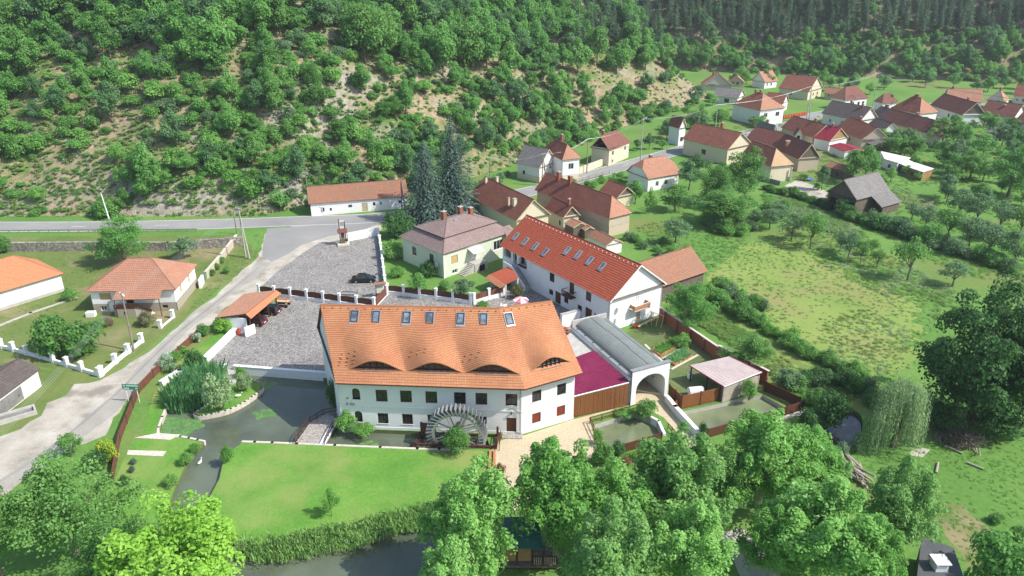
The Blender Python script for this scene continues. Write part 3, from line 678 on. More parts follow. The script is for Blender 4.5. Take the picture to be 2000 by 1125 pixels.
# ------------------------------------------------------------------ the mill
def build_mill():
    ze, zr = 7.1, 14.1
    E = [g(655, 748, ze), g(1025, 760, ze), g(1138, 728, ze)]; RG = [g(625, 595, zr), g(975, 602, zr), g(1078, 588, zr)]
    base = Vector((E[1].x, E[1].y, 0)); T = thing('mill', 'white two-storey mill with wavy orange tile roof and eyebrow dormers', 'mill', base)
    E = [p - base for p in E]; RG = [p - base for p in RG]; BK = [RG[i] * 2 - E[i] for i in range(3)]
    for p in BK: p.z = ze
    # walls: inset from the eaves
    def inset(i, t): return E[i].lerp(BK[i], t)
    ov = .058
    d01 = (E[1] - E[0]).normalized(); d12 = (E[2] - E[1]).normalized()
    W0 = inset(0, ov) + d01 * .35; W1 = inset(1, ov) ; W2 = inset(2, ov) - d12 * .55
    B0 = inset(0, 1 - ov) + d01 * .35; B1 = inset(1, 1 - ov); B2 = inset(2, 1 - ov) - d12 * .55
    wb = MB(); zt = ze + .75
    def side(a, b):
        a, b = Vector(a.xy), Vector(b.xy); d = (b - a).normalized(); return (a, d, Vector((d.y, -d.x))), (b - a).length
    S1, L1 = side(W0, W1); S2, L2 = side(W1, W2); S3, L3 = side(W2, B2); S4, L4 = side(B2, B1); S5, L5 = side(B1, B0); S6, L6 = side(B0, W0)
    w_, h_ = 1.45, 1.65
    def sx(px, py, z):          # where a spot of the photo lies along the front wall
        best = None; s = 0
        while s < L1:
            p = Vector(S1[0]) + Vector(S1[1]) * s + base.xy; q = proj(p.x, p.y, z)[0]
            if best is None or abs(q - px) < best[0]: best = (abs(q - px), s)
            s += .05
        return best[1]
    up = [sx(px, 0, 4.9) for px in (745, 793, 842, 898, 940, 999)]; lo = [sx(px, 0, 1.6) for px in (748, 796, 845, 940)]
    ops = [(s - w_ / 2, s + w_ / 2, 4.15, 4.15 + h_) for s in up] + [(s - 1.35 / 2, s + 1.35 / 2, .9, 2.4) for s in lo]
    dr = sx(999, 0, 1.0); ops.append((dr - .62, dr + .62, .05, 2.35))
    n1, n2 = sx(695, 0, 5), sx(700, 0, 1.8)
    arch = [(n1 - .5, n1 + .5, 4.3, 5.9, .5, .35), (n2 - .5, n2 + .5, 1.0, 2.6, .5, .35)]
    wall_side(wb, *S1, L1, zt, ops, arch, z0=-.8)
    o2 = [(.28 * L2 - .65, .28 * L2 + .65, 4.2, 5.75), (.75 * L2 - .65, .75 * L2 + .65, 4.2, 5.75), (.28 * L2 - .62, .28 * L2 + .62, 1.1, 2.5), (.75 * L2 - .62, .75 * L2 + .62, 1.1, 2.5)]
    wall_side(wb, *S2, L2, zt, o2, z0=-.5)
    for S, L in ((S3, L3), (S4, L4), (S5, L5), (S6, L6)): wall_side(wb, *S, L, zt, z0=-.8)
    for a, b, r in ((W2, B2, RG[2] - d12 * .55), (B0, W0, RG[0] + d01 * .35)): wb.face(((a.x, a.y, zt), (b.x, b.y, zt), (r.x, r.y, zr - .25)))
    wb.build('wall', 'white_paint', T)
    # string course and eaves cornice
    m = MB()
    for (S, L) in ((S1, L1), (S2, L2)):
        o, d, n = S; f = lambda s, k, z: (o.x + d.x * s + n.x * k, o.y + d.y * s + n.y * k, z)
        for z0, z1, k in ((3.25, 3.42, .06), (ze - .42, ze + .08, .14), (-.3, .35, .05)):
            m.quad(f(0, k, z0), f(L, k, z0), f(L, k, z1), f(0, k, z1)); m.quad(f(0, .002, z1), f(0, k, z1), f(L, k, z1), f(L, .002, z1)); m.quad(f(0, .002, z0), f(L, .002, z0), f(L, k, z0), f(0, k, z0))
    m.build('string_course', 'white_paint', T)
    for s in up: add_window(T, S1, s, 4.15, w_, h_, 'cross', 'brown', sill='white_paint', depth=.14)
    for s in lo: add_window(T, S1, s, .9, 1.35, 1.5, 'three', 'brown', sill='white_paint', depth=.14)
    add_window(T, S1, n1, 4.3, 1.0, 1.6, 'one', 'brown', sill='white_paint', depth=.3); add_window(T, S1, n2, 1.0, 1.0, 1.6, 'one', 'brown', sill='white_paint', depth=.3)
    add_window(T, S2, .28 * L2, 4.2, 1.3, 1.55, 'cross', 'brown', sill='white_paint'); add_window(T, S2, .75 * L2, 4.2, 1.3, 1.55, 'cross', 'brown', sill='white_paint')
    add_window(T, S2, .28 * L2, 1.1, 1.24, 1.4, 'shut', 'red_shutter', name='shuttered_window', sill='white_paint'); add_window(T, S2, .75 * L2, 1.1, 1.24, 1.4, 'shut', 'red_shutter', name='shuttered_window', sill='white_paint')
    add_door(T, S1, dr, .05, 1.24, 2.3)
    o, d, n = S1; c = Vector((o.x + d.x * dr, o.y + d.y * dr, 0)); m = MB(); m.m = Matrix.Translation(c) @ Matrix.Rotation(math.atan2(n.x, -n.y), 4, 'Z')
    m.box((-1.1, -1.1, 0), (1.4, .0, .12)); m.build('doorstep', 'pavers_plain', T)
    # lamp and plaque over the door, flood lamps by the corner
    m = MB(); m.m = Matrix.Translation(c + Vector((n.x * .1, n.y * .1, 2.9))) @ Matrix.Rotation(math.atan2(n.x, -n.y), 4, 'Z'); m.box((-.08, -.12, 0), (.08, .05, .3)); m.build('door_lamp', 'dark_metal', T)
    m = MB(); m.m = Matrix.Translation(c + Vector((n.x * .05, n.y * .05, 3.75))) @ Matrix.Rotation(math.atan2(n.x, -n.y), 4, 'Z'); m.box((-.28, -.05, 0), (.28, .03, .12)); m.build('plaque', 'concrete', T)
    for s, z in ((1.1, 4.5), (1.0, 3.7), (1.5, 3.7), (1.8, 3.65)):
        q = Vector((o.x + d.x * s + n.x * .12, o.y + d.y * s + n.y * .12, z)); m = MB(); m.cbox(q, (.22, .2, .16)); m.build('flood_lamp', 'grey_metal', T)
    # downpipe
    m = MB(); q = Vector((W1.x - d01.x * .16, W1.y - .16, 0)); m.tube(q + Vector((0, 0, -.2)), q + Vector((0, 0, ze - .2)), .06); m.tube(q + Vector((0, 0, ze - .2)), Vector((E[1].x - .2, E[1].y + .1, ze)), .06); m.build('downpipe', 'grey_metal', T)
    q = Vector((W0.x + d01.x * .1, W0.y - .12, 0)); m = MB(); m.tube(q + Vector((0, 0, -.3)), q + Vector((0, 0, ze)), .05); m.build('downpipe', 'white_metal', T)
    # ---- roof: plain lower skirt, waving upper sheet
    CR = []                       # crest centres along the two runs (run, fraction)
    def frac(px, run):
        best = None
        for k in range(401):
            f = k / 400; p = E[run].lerp(E[run + 1], f).lerp(RG[run].lerp(RG[run + 1], f), .17) + base; q = proj(p.x, p.y, p.z)[0]
            if best is None or abs(q - px) < best[0]: best = (abs(q - px), f)
        return best[1]
    crest = [(0, frac(735, 0)), (0, frac(850, 0)), (0, frac(962, 0)), (1, frac(1077, 1))]
    Ls = [(E[1] - E[0]).length, (E[2] - E[1]).length]; wid = 3.62
    def amp(run, f):
        a = 0
        for r, c in crest:
            if r != run: continue
            half = wid if r == 0 else 3.1
            x = abs(f - c) * Ls[run] / half
            if x < 1: a = max(a, (.5 + .5 * math.cos(math.pi * x)) ** .7)
        return a
    tl = .175                     # the skirt takes the lowest part of the slope
    def surf(run, f, t, A=0.0):
        e = E[run].lerp(E[run + 1], f); r = RG[run].lerp(RG[run + 1], f); p = e.lerp(r, t)
        if A:
            k = max(0.0, min(1.0, (.93 - t) / (.93 - tl))); k = k ** 1.45; n_ = Vector((0, -.24, .97)); p = p + n_ * (A * 1.6 * k)
        return p
    rb = MB(); cols = (110, 42); ncs = 34; eb = MB()
    for run in (0, 1):
        nc = cols[run]; L = Ls[run]
        for j in range(6):        # skirt courses
            a, b = tl * 1.12 * j / 6, tl * 1.12 * (j + 1) / 6; n_ = Vector((0, -.06, .035))
            rb.quad(surf(run, 0, a) + n_, surf(run, 1, a) + n_, surf(run, 1, b), surf(run, 0, b), [(0, j), (L, j), (L, j + .98), (0, j + .98)])
            rb.quad(surf(run, 0, a) - (Vector((0, 0, .12)) if j == 0 else Vector((0, 0, 0))), surf(run, 1, a) - (Vector((0, 0, .12)) if j == 0 else Vector((0, 0, 0))), surf(run, 1, a) + n_, surf(run, 0, a) + n_, [(0, .5)] * 4)
        for j in range(ncs):
            a, b = tl + (1 - tl) * j / ncs, tl + (1 - tl) * (j + 1) / ncs
            for i in range(nc):
                f0, f1 = i / nc, (i + 1) / nc; A0, A1 = amp(run, f0), amp(run, f1); n_ = Vector((0, -.035, .045))
                p, q, r, s = surf(run, f0, a, A0) + n_, surf(run, f1, a, A1) + n_, surf(run, f1, b, A1), surf(run, f0, b, A0)
                rb.quad(p, q, r, s, [(f0 * L, j + 10), (f1 * L, j + 10), (f1 * L, j + 10.98), (f0 * L, j + 10.98)])
                dn = Vector((0, 0, -.14)) if j == 0 else Vector((0, .035, -.045)); rb.quad(p + dn, q + dn, q, p, [(0, .5)] * 4)
    for run in (1, 0): slope(rb, BK[run + 1], BK[run], RG[run], RG[run + 1], .34, v0=60)
    ro = rb.build('roof', 't_mill', T)
    m = MB(); ridge_cap(m, RG[0], RG[1], .13); ridge_cap(m, RG[1], RG[2], .13); m.build('ridge_tiles', 't_mill', ro)
    for i, sg in ((0, 1), (2, -1)):
        for a, b in ((E[i], RG[i]), (BK[i], RG[i])): m = MB(); m.bar(a + Vector((.04 * sg, 0, -.14)), b + Vector((.04 * sg, 0, -.14)), .06, .26); m.build('verge_board', 'brown', ro)
    m = MB()
    for i in (0, 1): m.bar(E[i] + Vector((0, -.06, -.06)), E[i + 1] + Vector((0, -.06, -.06)), .13, .12)
    m.build('gutter', 'brown', ro)
    m = MB(); m.face([(p.x, p.y, ze - .03) for p in (E[0], E[1], E[2], BK[2], BK[1], BK[0])][::-1]); m.build('soffit', 'old_wood', T)
    # eyebrow dormer windows under each wave
    for r, c in crest:
        half = (wid if r == 0 else 2.9) * .74; fr = MB(); gl = MB(); NN = 14; pts = []
        for k in range(NN + 1):
            f = c + (k / NN * 2 - 1) * half / Ls[r]
            if not 0 <= f <= 1: f = min(max(f, 0), 1)
            lo_ = surf(r, f, tl * .99) + Vector((0, .12, -.03)); hi_ = surf(r, f, tl, amp(r, f)) + Vector((0, .12, -.02)); pts.append((lo_, hi_))
        back = Vector((0, .16, .0))
        for (a, b), (a2, b2) in zip(pts, pts[1:]): gl.quad(a + back, a2 + back, b2 + back, b + back)
        wo = gl.build('eyebrow_window', 'glass', T)
        for k in (3, 5, 7, 9, 11): fr.bar(pts[k][0], pts[k][1], .12, .1)
        for (a, b), (a2, b2) in zip(pts, pts[1:]): fr.bar(b + Vector((0, 0, -.06)), b2 + Vector((0, 0, -.06)), .1, .14); fr.bar(a + Vector((0, 0, .05)), a2 + Vector((0, 0, .05)), .1, .1)
        fr.build('frame', 'brown', wo)
        sl = MB()
        a, b = pts[2][0], pts[-3][0]; sl.bar(a + Vector((0, -.18, .0)), b + Vector((0, -.18, .0)), .3, .03); sl.build('apron', 'zinc', wo)
    # skylights in two pairs and singles, and snow hooks
    rd = (RG[1] - RG[0]).normalized()
    for px in (690, 733, 793, 838, 898, 943, 996):
        run = 0 if px < 970 else 1
        best = None
        for k in range(401):
            f = k / 400; p = surf(run, f, .80) + base; q = proj(p.x, p.y, p.z)[0]
            if best is None or abs(q - px) < best[0]: best = (abs(q - px), f)
        f = best[1]; p = surf(run, f, .775); upv = surf(run, f, .9) - p; rt = RG[run + 1] - RG[run]
        nm = rt.cross(upv).normalized(); upv = nm.cross(rt); skylight(T, p + nm * .06, rt, upv, nm, .95, 1.55)
    hk = MB(); hk.box((-.06, -.1, 0), (.06, .06, .14)); hk = hk.mesh('snow_hook', 't_mill')
    for run, n in ((0, 22), (1, 7)):
        for k in range(n): place('snow_hook', hk, ro, surf(run, (k + .5) / n, .955))
    for rows, cx in (((.36, .31, .26), 665), ((.38, .33), 800), ((.36, .3), 905), ((.3, .26, .22), 668)):
        for t in rows:
            for k in range(3):
                best = min(((abs(proj(*(surf(0, q / 200, t) + base))[0] - (cx + k * 14 - (0.3 - t) * 60)), q / 200) for q in range(201))); p = surf(0, best[1], t, amp(0, best[1]))
                place('vent_tile', hk, ro, p)
    return T, S1, W1 + base, base
MILL, MILL_S1, MILL_CORNER, MILL_BASE = build_mill()
# ------------------------------------------------------------------ compound round the mill
def frac_on(A, B, D, ze, o, side, px, z):
    """fraction along one side of a house at which a photo column falls"""
    loc, rz, L, D = frame_of(A, B, D, ze); S = sides_of(o, o, L - o, D - o)[side]; LN = (L if side in 'FB' else D) - 2 * o; ca, sa = math.cos(rz), math.sin(rz); best = (1e9, 0)
    for k in range(201):
        x, y = S[0][0] + S[1][0] * LN * k / 200, S[0][1] + S[1][1] * LN * k / 200; q = proj(loc.x + ca * x - sa * y, loc.y + sa * x + ca * y, z)[0]
        best = min(best, (abs(q - px), k / 200))
    return best[1]
def wall_run(mb, pts, z0, z1, th):
    for a, b in zip(pts, pts[1:]):
        a, b = Vector(a[:2]), Vector(b[:2]); d = (b - a).normalized(); n = Vector((-d.y, d.x)) * th / 2; e = d * (th / 2 - .003)
        mb.prism([a - n - e, b - n + e, b + n + e, a + n - e], z0, z1)
def wall_thing(name, label, cat, pts, z1, th, mat, cap=None, z0=-.3, parts_name='wall'):
    base = Vector((*pts[0][:2], 0)); T = thing(name, label, cat, base); q = [(p[0] - base.x, p[1] - base.y) for p in pts]
    for a, b in zip(q, q[1:]):
        m = MB(); wall_run(m, [a, b], z0, z1, th); m.build(parts_name, mat, T)
        if cap: c = MB(); wall_run(c, [a, b], z1, z1 + .07, th + .1); c.build('coping', cap, T)
    return T
def post_wall(name, label, cat, px, base_h, post_h, panel='brown_panel', wallmat='white_paint', th=.25, pw=.42, arch=.16, z=0.0, panel_h=None, slat=False):
    """white plinth wall with capped posts and a board panel between each two"""
    pts = [Vector((*g(*p, z).xy, 0)) for p in px]; base = pts[0].copy(); T = thing(name, label, cat, base); pts = [p - base for p in pts]
    ph = panel_h or post_h - .25
    for i, p in enumerate(pts):
        d = (pts[min(i + 1, len(pts) - 1)] - pts[max(i - 1, 0)]); rz = math.atan2(d.y, d.x)
        m = MB(); m.box((-pw / 2, -pw / 2, 0), (pw / 2, pw / 2, post_h)); po = m.build('post', wallmat, T, loc=p, rz=rz)
        m = MB(); m.box((-pw / 2 - .06, -pw / 2 - .06, post_h), (pw / 2 + .06, pw / 2 + .06, post_h + .09)); m.face(((-pw / 2, -pw / 2, post_h + .092), (pw / 2, -pw / 2, post_h + .092), (0, 0, post_h + .2))); m.face(((pw / 2, -pw / 2, post_h + .092), (pw / 2, pw / 2, post_h + .092), (0, 0, post_h + .2))); m.face(((pw / 2, pw / 2, post_h + .092), (-pw / 2, pw / 2, post_h + .092), (0, 0, post_h + .2))); m.face(((-pw / 2, pw / 2, post_h + .092), (-pw / 2, -pw / 2, post_h + .092), (0, 0, post_h + .2)))
        m.build('post_cap', wallmat, po)
    for a, b in zip(pts, pts[1:]):
        d = (b - a); L = d.length; rz = math.atan2(d.y, d.x)
        m = MB(); m.box((pw / 2, -th / 2, 0), (L - pw / 2, th / 2, base_h)); m.box((pw / 2, -th / 2 - .04, base_h), (L - pw / 2, th / 2 + .04, base_h + .06)); m.build('base_wall', wallmat, T, loc=a, rz=rz)
        if panel:
            m = MB(); x0, x1 = pw / 2 + .03, L - pw / 2 - .03; n = 8; tops = [(x0 + (x1 - x0) * k / n, ph - arch + arch * math.sin(math.pi * k / n) ** .8 if 0 < k < n else ph - arch) for k in range(n + 1)]; z0 = base_h + .1
            for (xa, za), (xb, zb) in zip(tops, tops[1:]):
                m.quad((xa, -.03, z0), (xb, -.03, z0), (xb, -.03, zb), (xa, -.03, za)); m.quad((xb, .03, z0), (xa, .03, z0), (xa, .03, za), (xb, .03, zb)); m.quad((xa, -.03, za), (xb, -.03, zb), (xb, .03, zb), (xa, .03, za))
            m.build('panel', panel, T, loc=a, rz=rz)
    return T
def board_fence(name, label, pts, h, mat, post='brown', z0=0.0, n=None, cat='fence', rail=True):
    """sheet fence of narrow boards between posts; pts in world"""
    base = Vector((*pts[0][:2], z0)); T = thing(name, label, cat, base); q = [Vector((p[0] - base.x, p[1] - base.y, 0)) for p in pts]
    for a, b in zip(q, q[1:]):
        d = b - a; L = d.length; k = n or max(1, int(L / 3)); rz = math.atan2(d.y, d.x)
        for i in range(k):
            x0, x1 = L * i / k + .06, L * (i + 1) / k - .06; m = MB()
            m.quad((x0, -.03, .05), (x1, -.03, .05), (x1, -.03, h), (x0, -.03, h), [(0, x0 / .18 * .18), (0, x1), (h, x1), (h, x0)] if False else [(x0, 0), (x1, 0), (x1, .9), (x0, .9)])
            m.quad((x1, .03, .05), (x0, .03, .05), (x0, .03, h), (x1, .03, h), [(x1, 0), (x0, 0), (x0, .9), (x1, .9)]); m.quad((x0, -.03, h), (x1, -.03, h), (x1, .03, h), (x0, .03, h), [(0, .5)] * 4)
            m.build('panel', mat, T, loc=a, rz=rz)
        for i in range(k + (b is q[-1])):
            m = MB(); x = L * i / k; m.box((x - .07, -.07, -.1), (x + .07, .07, h + .12)); m.build('post', post, T, loc=a, rz=rz)
    return T
def railing(name, label, pts, h=.95, mat='brown', z0=0.0, step=1.6, rails=(.5, 1.0), w=.08, cat='railing'):
    base = Vector((*pts[0][:2], z0)); T = thing(name, label, cat, base); q = [Vector((p[0] - base.x, p[1] - base.y, (p[2] - z0) if len(p) > 2 else 0)) for p in pts]
    for a, b in zip(q, q[1:]):
        k = max(1, int(round((b - a).length / step)))
        for f in rails: m = MB(); m.bar(a + Vector((0, 0, h * f - .03)), b + Vector((0, 0, h * f - .03)), w, w); m.build('rail', mat, T)
        for i in range(k + (b is q[-1])): p = a.lerp(b, i / k); m = MB(); m.box((p.x - w / 2, p.y - w / 2, p.z - .1), (p.x + w / 2, p.y + w / 2, p.z + h + .05)); m.build('post', mat, T)
    return T
# ---- guest house with the red roof
GA, GB, GD, GZ, GO = (975, 479), (1192, 590), 12.4, 5.6, .5
def F_(px, z, side='F'): return frac_on(GA, GB, GD, GZ, GO, side, px, z)
wins = [('F', F_(1078, 4.2), 3.5, 1.3, 1.6, 'two'), ('F', F_(1149, 4.2), 3.5, 1.3, 1.6, 'two'), ('F', F_(1076, 1.4), 1.0, 1.1, 1.0, 'two'), ('F', F_(1106, 1.4), 1.0, 1.1, 1.0, 'two'), ('F', F_(1132, 1.4), .95, 1.1, 1.0, 'two'), ('F', F_(1165, 1.4), .95, 1.1, 1.0, 'two')]
doors = [('F', F_(1090, 1.0), .05, 1.5, 2.2), ('F', F_(1149, 1.0), .05, 1.6, 2.2), ('F', F_(1116, 4), 3.1, 1.2, 2.1), ('R', .55, .05, .95, 2.0, 'pale_wood')]
GUEST = house('guest_house', 'long white guest house with bright red tile roof and arcaded loggia', 'house', GA, GB, GD, GZ, 4.75, 'gable', 'x', GO, 't_red', wall='white_paint', wins=wins, doors=doors, course=.42, fm='brown', verge='white_metal', xops={'F': [(.3, 7.9, 2.9, 5.45)]})
gl, grz, gL, gD = frame_of(GA, GB, GD, GZ)
def GW(x, y, z=0): return GUEST.matrix_basis @ Vector((x, y, z)) if False else Vector((gl.x + math.cos(grz) * x - math.sin(grz) * y, gl.y + math.sin(grz) * x + math.cos(grz) * y, z))
m = MB()     # loggia: three arches carried on piers stand proud of the recessed front
for s0, s1, z0, z1 in ((.9, 3.1, 3.1, 5.35), (3.8, 5.0, 2.9, 5.35), (5.9, 8.4, 3.1, 5.35)): pass
arc = [(.45, 2.7, 3.75, 5.4, .7, .5), (3.3, 4.5, 2.95, 5.35, .55, .5), (5.2, 7.6, 3.55, 5.3, .75, .5)]
wall_side(m, (GO, GO - .06), (1, 0), (0, -1), 8.6, GZ + .1, (), arc, z0=0.0); m.quad((GO, GO - .06, GZ + .1), (GO + 8.6, GO - .06, GZ + .1), (GO + 8.6, GO + .1, GZ + .1), (GO, GO + .1, GZ + .1)); m.quad((GO + 8.6, GO - .06, 0), (GO + 8.6, GO + .02, 0), (GO + 8.6, GO + .02, GZ + .1), (GO + 8.6, GO - .06, GZ + .1))
m.build('arcade', 'white_paint', GUEST)
for a in arc:   # deep shade behind each arch: a recessed room with a dark door leaf
    pass
m = MB(); m.quad((GO + .2, GO + 1.7, 2.9), (GO + 8.0, GO + 1.7, 2.9), (GO + 8.0, GO + 1.7, 5.5), (GO + .2, GO + 1.7, 5.5)); m.quad((GO + .2, GO, 2.92), (GO + 8, GO, 2.92), (GO + 8, GO + 1.7, 2.92), (GO + .2, GO + 1.7, 2.92)); m.quad((GO + 7.95, GO, 2.9), (GO + 7.95, GO + 1.7, 2.9), (GO + 7.95, GO + 1.7, 5.5), (GO + 7.95, GO, 5.5)); m.build('loggia', 'white_paint', GUEST)
for x0, x1 in ((.9, 2.2), (3.5, 4.4), (5.7, 6.8)): m = MB(); m.box((GO + x0, GO + 1.62, 2.95), (GO + x1, GO + 1.69, 5.0)); m.build('loggia_door', 'brown', GUEST)
for a, b in ((GO + 5.3, GO + 7.5),):
    m = MB(); m.box((a, GO - .4, 3.5), (b, GO - .1, 3.75)); m.build('flower_box', 'brown', GUEST)
# balcony with dark timber railing
bx = GO + F_(1116, 4) * (gL - 2 * GO); m = MB(); m.box((bx - 1.2, -.75, 2.85), (bx + 1.2, GO, 3.0)); bo = m.build('balcony', 'brown', GUEST)
m = MB(); m.box((bx - 1.2, -.75, 3.85), (bx + 1.2, -.67, 3.95)).box((bx - 1.2, -.67, 3.85), (bx - 1.12, GO, 3.95)).box((bx + 1.12, -.67, 3.85), (bx + 1.2, GO, 3.95)); m.build('handrail', 'brown', bo)
for k in range(12): m = MB(); x = bx - 1.14 + 2.28 * k / 11; m.box((x - .05, -.73, 3.0), (x + .05, -.69, 3.85)); m.build('baluster', 'brown', bo)
# gable balcony, dish, doors
ex = gL - GO; m = MB(); m.box((ex, 4.8, 2.75), (ex + 1.2, 8.2, 2.9)); bo = m.build('balcony', 'concrete', GUEST)
for (a, b) in (((ex + 1.15, 4.8), (ex + 1.15, 8.2)), ((ex, 4.85), (ex + 1.15, 4.85)), ((ex, 8.15), (ex + 1.15, 8.15))):
    m = MB(); m.bar((*a, 3.75), (*b, 3.75), .07); m.build('handrail', 'white_metal', bo)
    m = MB(); m.bar((*a, 3.35), (*b, 3.35), .03, .6); m.build('railing_panel', 'terracotta', bo)
m = MB(); m.tube((ex, 2.3, 4.0), (ex + .5, 2.3, 4.1), .03); m.build('dish_arm', 'grey_metal', GUEST)
m = MB(); m.m = Matrix.Translation((ex + .55, 2.3, 4.15)) @ Matrix.Rotation(R(70), 4, 'Y'); m.lathe([(.02, .0), (.25, .04), (.42, .13), (.44, .14), (.25, .06), (.02, .02)], n=14); m.build('satellite_dish', 'white_metal', GUEST)
m = MB(); m.tube((ex + .25, 6.3, 2.9), (ex + .25, 6.3, 5.2), .03); m.bar((ex - .3, 5.6, 5.0), (ex + .8, 7.0, 5.2), .03); m.bar((ex - .1, 6.3, 4.7), (ex + .9, 6.6, 4.75), .03); m.build('antenna', 'grey_metal', GUEST)
for y, z in ((1.6, 1.6), (1.6, .7)): m = MB(); m.box((ex, y, z), (ex + .3, y + .7, z + .6)); m.build('air_unit', 'white_metal', GUEST)
for y in (.35, gD - .6): m = MB(); m.tube((ex - .1, GO - .12, 0), (ex - .1, GO - .12, GZ), .05) if y < 1 else m.tube((ex + .1, y, 0), (ex + .1, y, GZ), .05); m.build('downpipe', 'grey_metal', GUEST)
# roof windows
ang = math.atan2(4.75, gD / 2); nm = Vector((0, -math.sin(ang), math.cos(ang))); upv = Vector((0, math.cos(ang), math.sin(ang)))
for px, py in ((1007, 462), (1026, 472), (1046, 482), (1065, 492), (1108, 490), (1130, 499), (1152, 510), (1177, 521)):
    best = None
    for i in range(0, 120):
        x = gL * i / 120
        for j in range(20, 90):
            t = j / 100; w = GW(x, gD / 2 * t, GZ + 4.75 * t); q = proj(w.x, w.y, w.z); e = (q[0] - px) ** 2 + (q[1] - py) ** 2
            if best is None or e < best[0]: best = (e, x, t)
    _, x, t = best; p = Vector((x, gD / 2 * t, GZ + 4.75 * t)); skylight(GUEST, p - upv * .6 + nm * .06, (1, 0, 0), upv, nm, .8, 1.35, 'zinc', 'sky_glass')
hk = MB(); hk.box((-.06, -.06, 0), (.06, .06, .13)); hk = hk.mesh('snow_hook', 'white')
for k in range(30): x = gL * (k + .5) / 30; t = .93; place('snow_hook', hk, GUEST.children[2], Vector((x, gD / 2 * t, GZ + 4.75 * t)) + nm * .03)
# stair with white parapet up to the loggia
T = thing('stair', 'white walled outdoor stair climbing to the guest house loggia', 'stairs', GW(3.2, 0), grz)
for k in range(12): m = MB(); m.box((2.0 + k * .36, -1.0, 0), (2.36 + k * .36, GO - .1, 2.85 - k * .23)); m.build('step', 'concrete', T)
m = MB(); m.box((0, -1.0, 0), (2.0, GO - .1, 2.85)); m.build('landing', 'concrete', T)
m = MB(); prof = [(-.1, 0), (6.4, 0), (6.4, .9), (2.2, 3.7), (-.1, 3.7)]; m.face([(x, -1.25, z) for x, z in prof]); m.face([(x, -1.0, z) for x, z in prof][::-1])
for (a, b) in zip(prof, prof[1:] + prof[:1]): m.quad((a[0], -1.25, a[1]), (a[0], -1.0, a[1]), (b[0], -1.0, b[1]), (b[0], -1.25, b[1]))
m.build('parapet', 'white_paint', T)
m = MB(); m.bar((2.2, -.05, 3.7), (6.6, -.05, .9), .05); m.build('handrail', 'dark_metal', T)
# red-tiled gate canopy in front of the loggia
c = [g(957, 536, 2.6), g(988, 556, 2.6), g(1013, 544, 3.1), g(997, 519, 3.1)]; b0 = Vector((c[0].x, c[0].y, 0)); T = thing('gate_canopy', 'small red-tiled gate canopy between green house and guest house', 'canopy', b0); c = [p - b0 for p in c]
m = MB(); slope(m, c[0], c[1], c[2], c[3], .3); ro = m.build('roof', 't_red', T); dn = Vector((-.9, -.5, -.5)); m = MB(); slope(m, c[1] + dn, c[0] + dn, c[0] + Vector((0, 0, .02)), c[1] + Vector((0, 0, .02)), .3); m.build('roof_front', 't_orange', T)
for p in c: q = p * .94 + (c[0] + c[2]) * .03; m = MB(); m.box((q.x - .15, q.y - .15, 0), (q.x + .15, q.y + .15, p.z - .1)); m.build('post', 'white_paint', T)
m = MB(); q0, q1 = c[0] * .96 + c[2] * .04, c[3] * .96 + c[1] * .04; wall_run(m, [(q0.x, q0.y), (q1.x, q1.y)], 0, 2.3, .2); m.build('wall', 'white_paint', T)
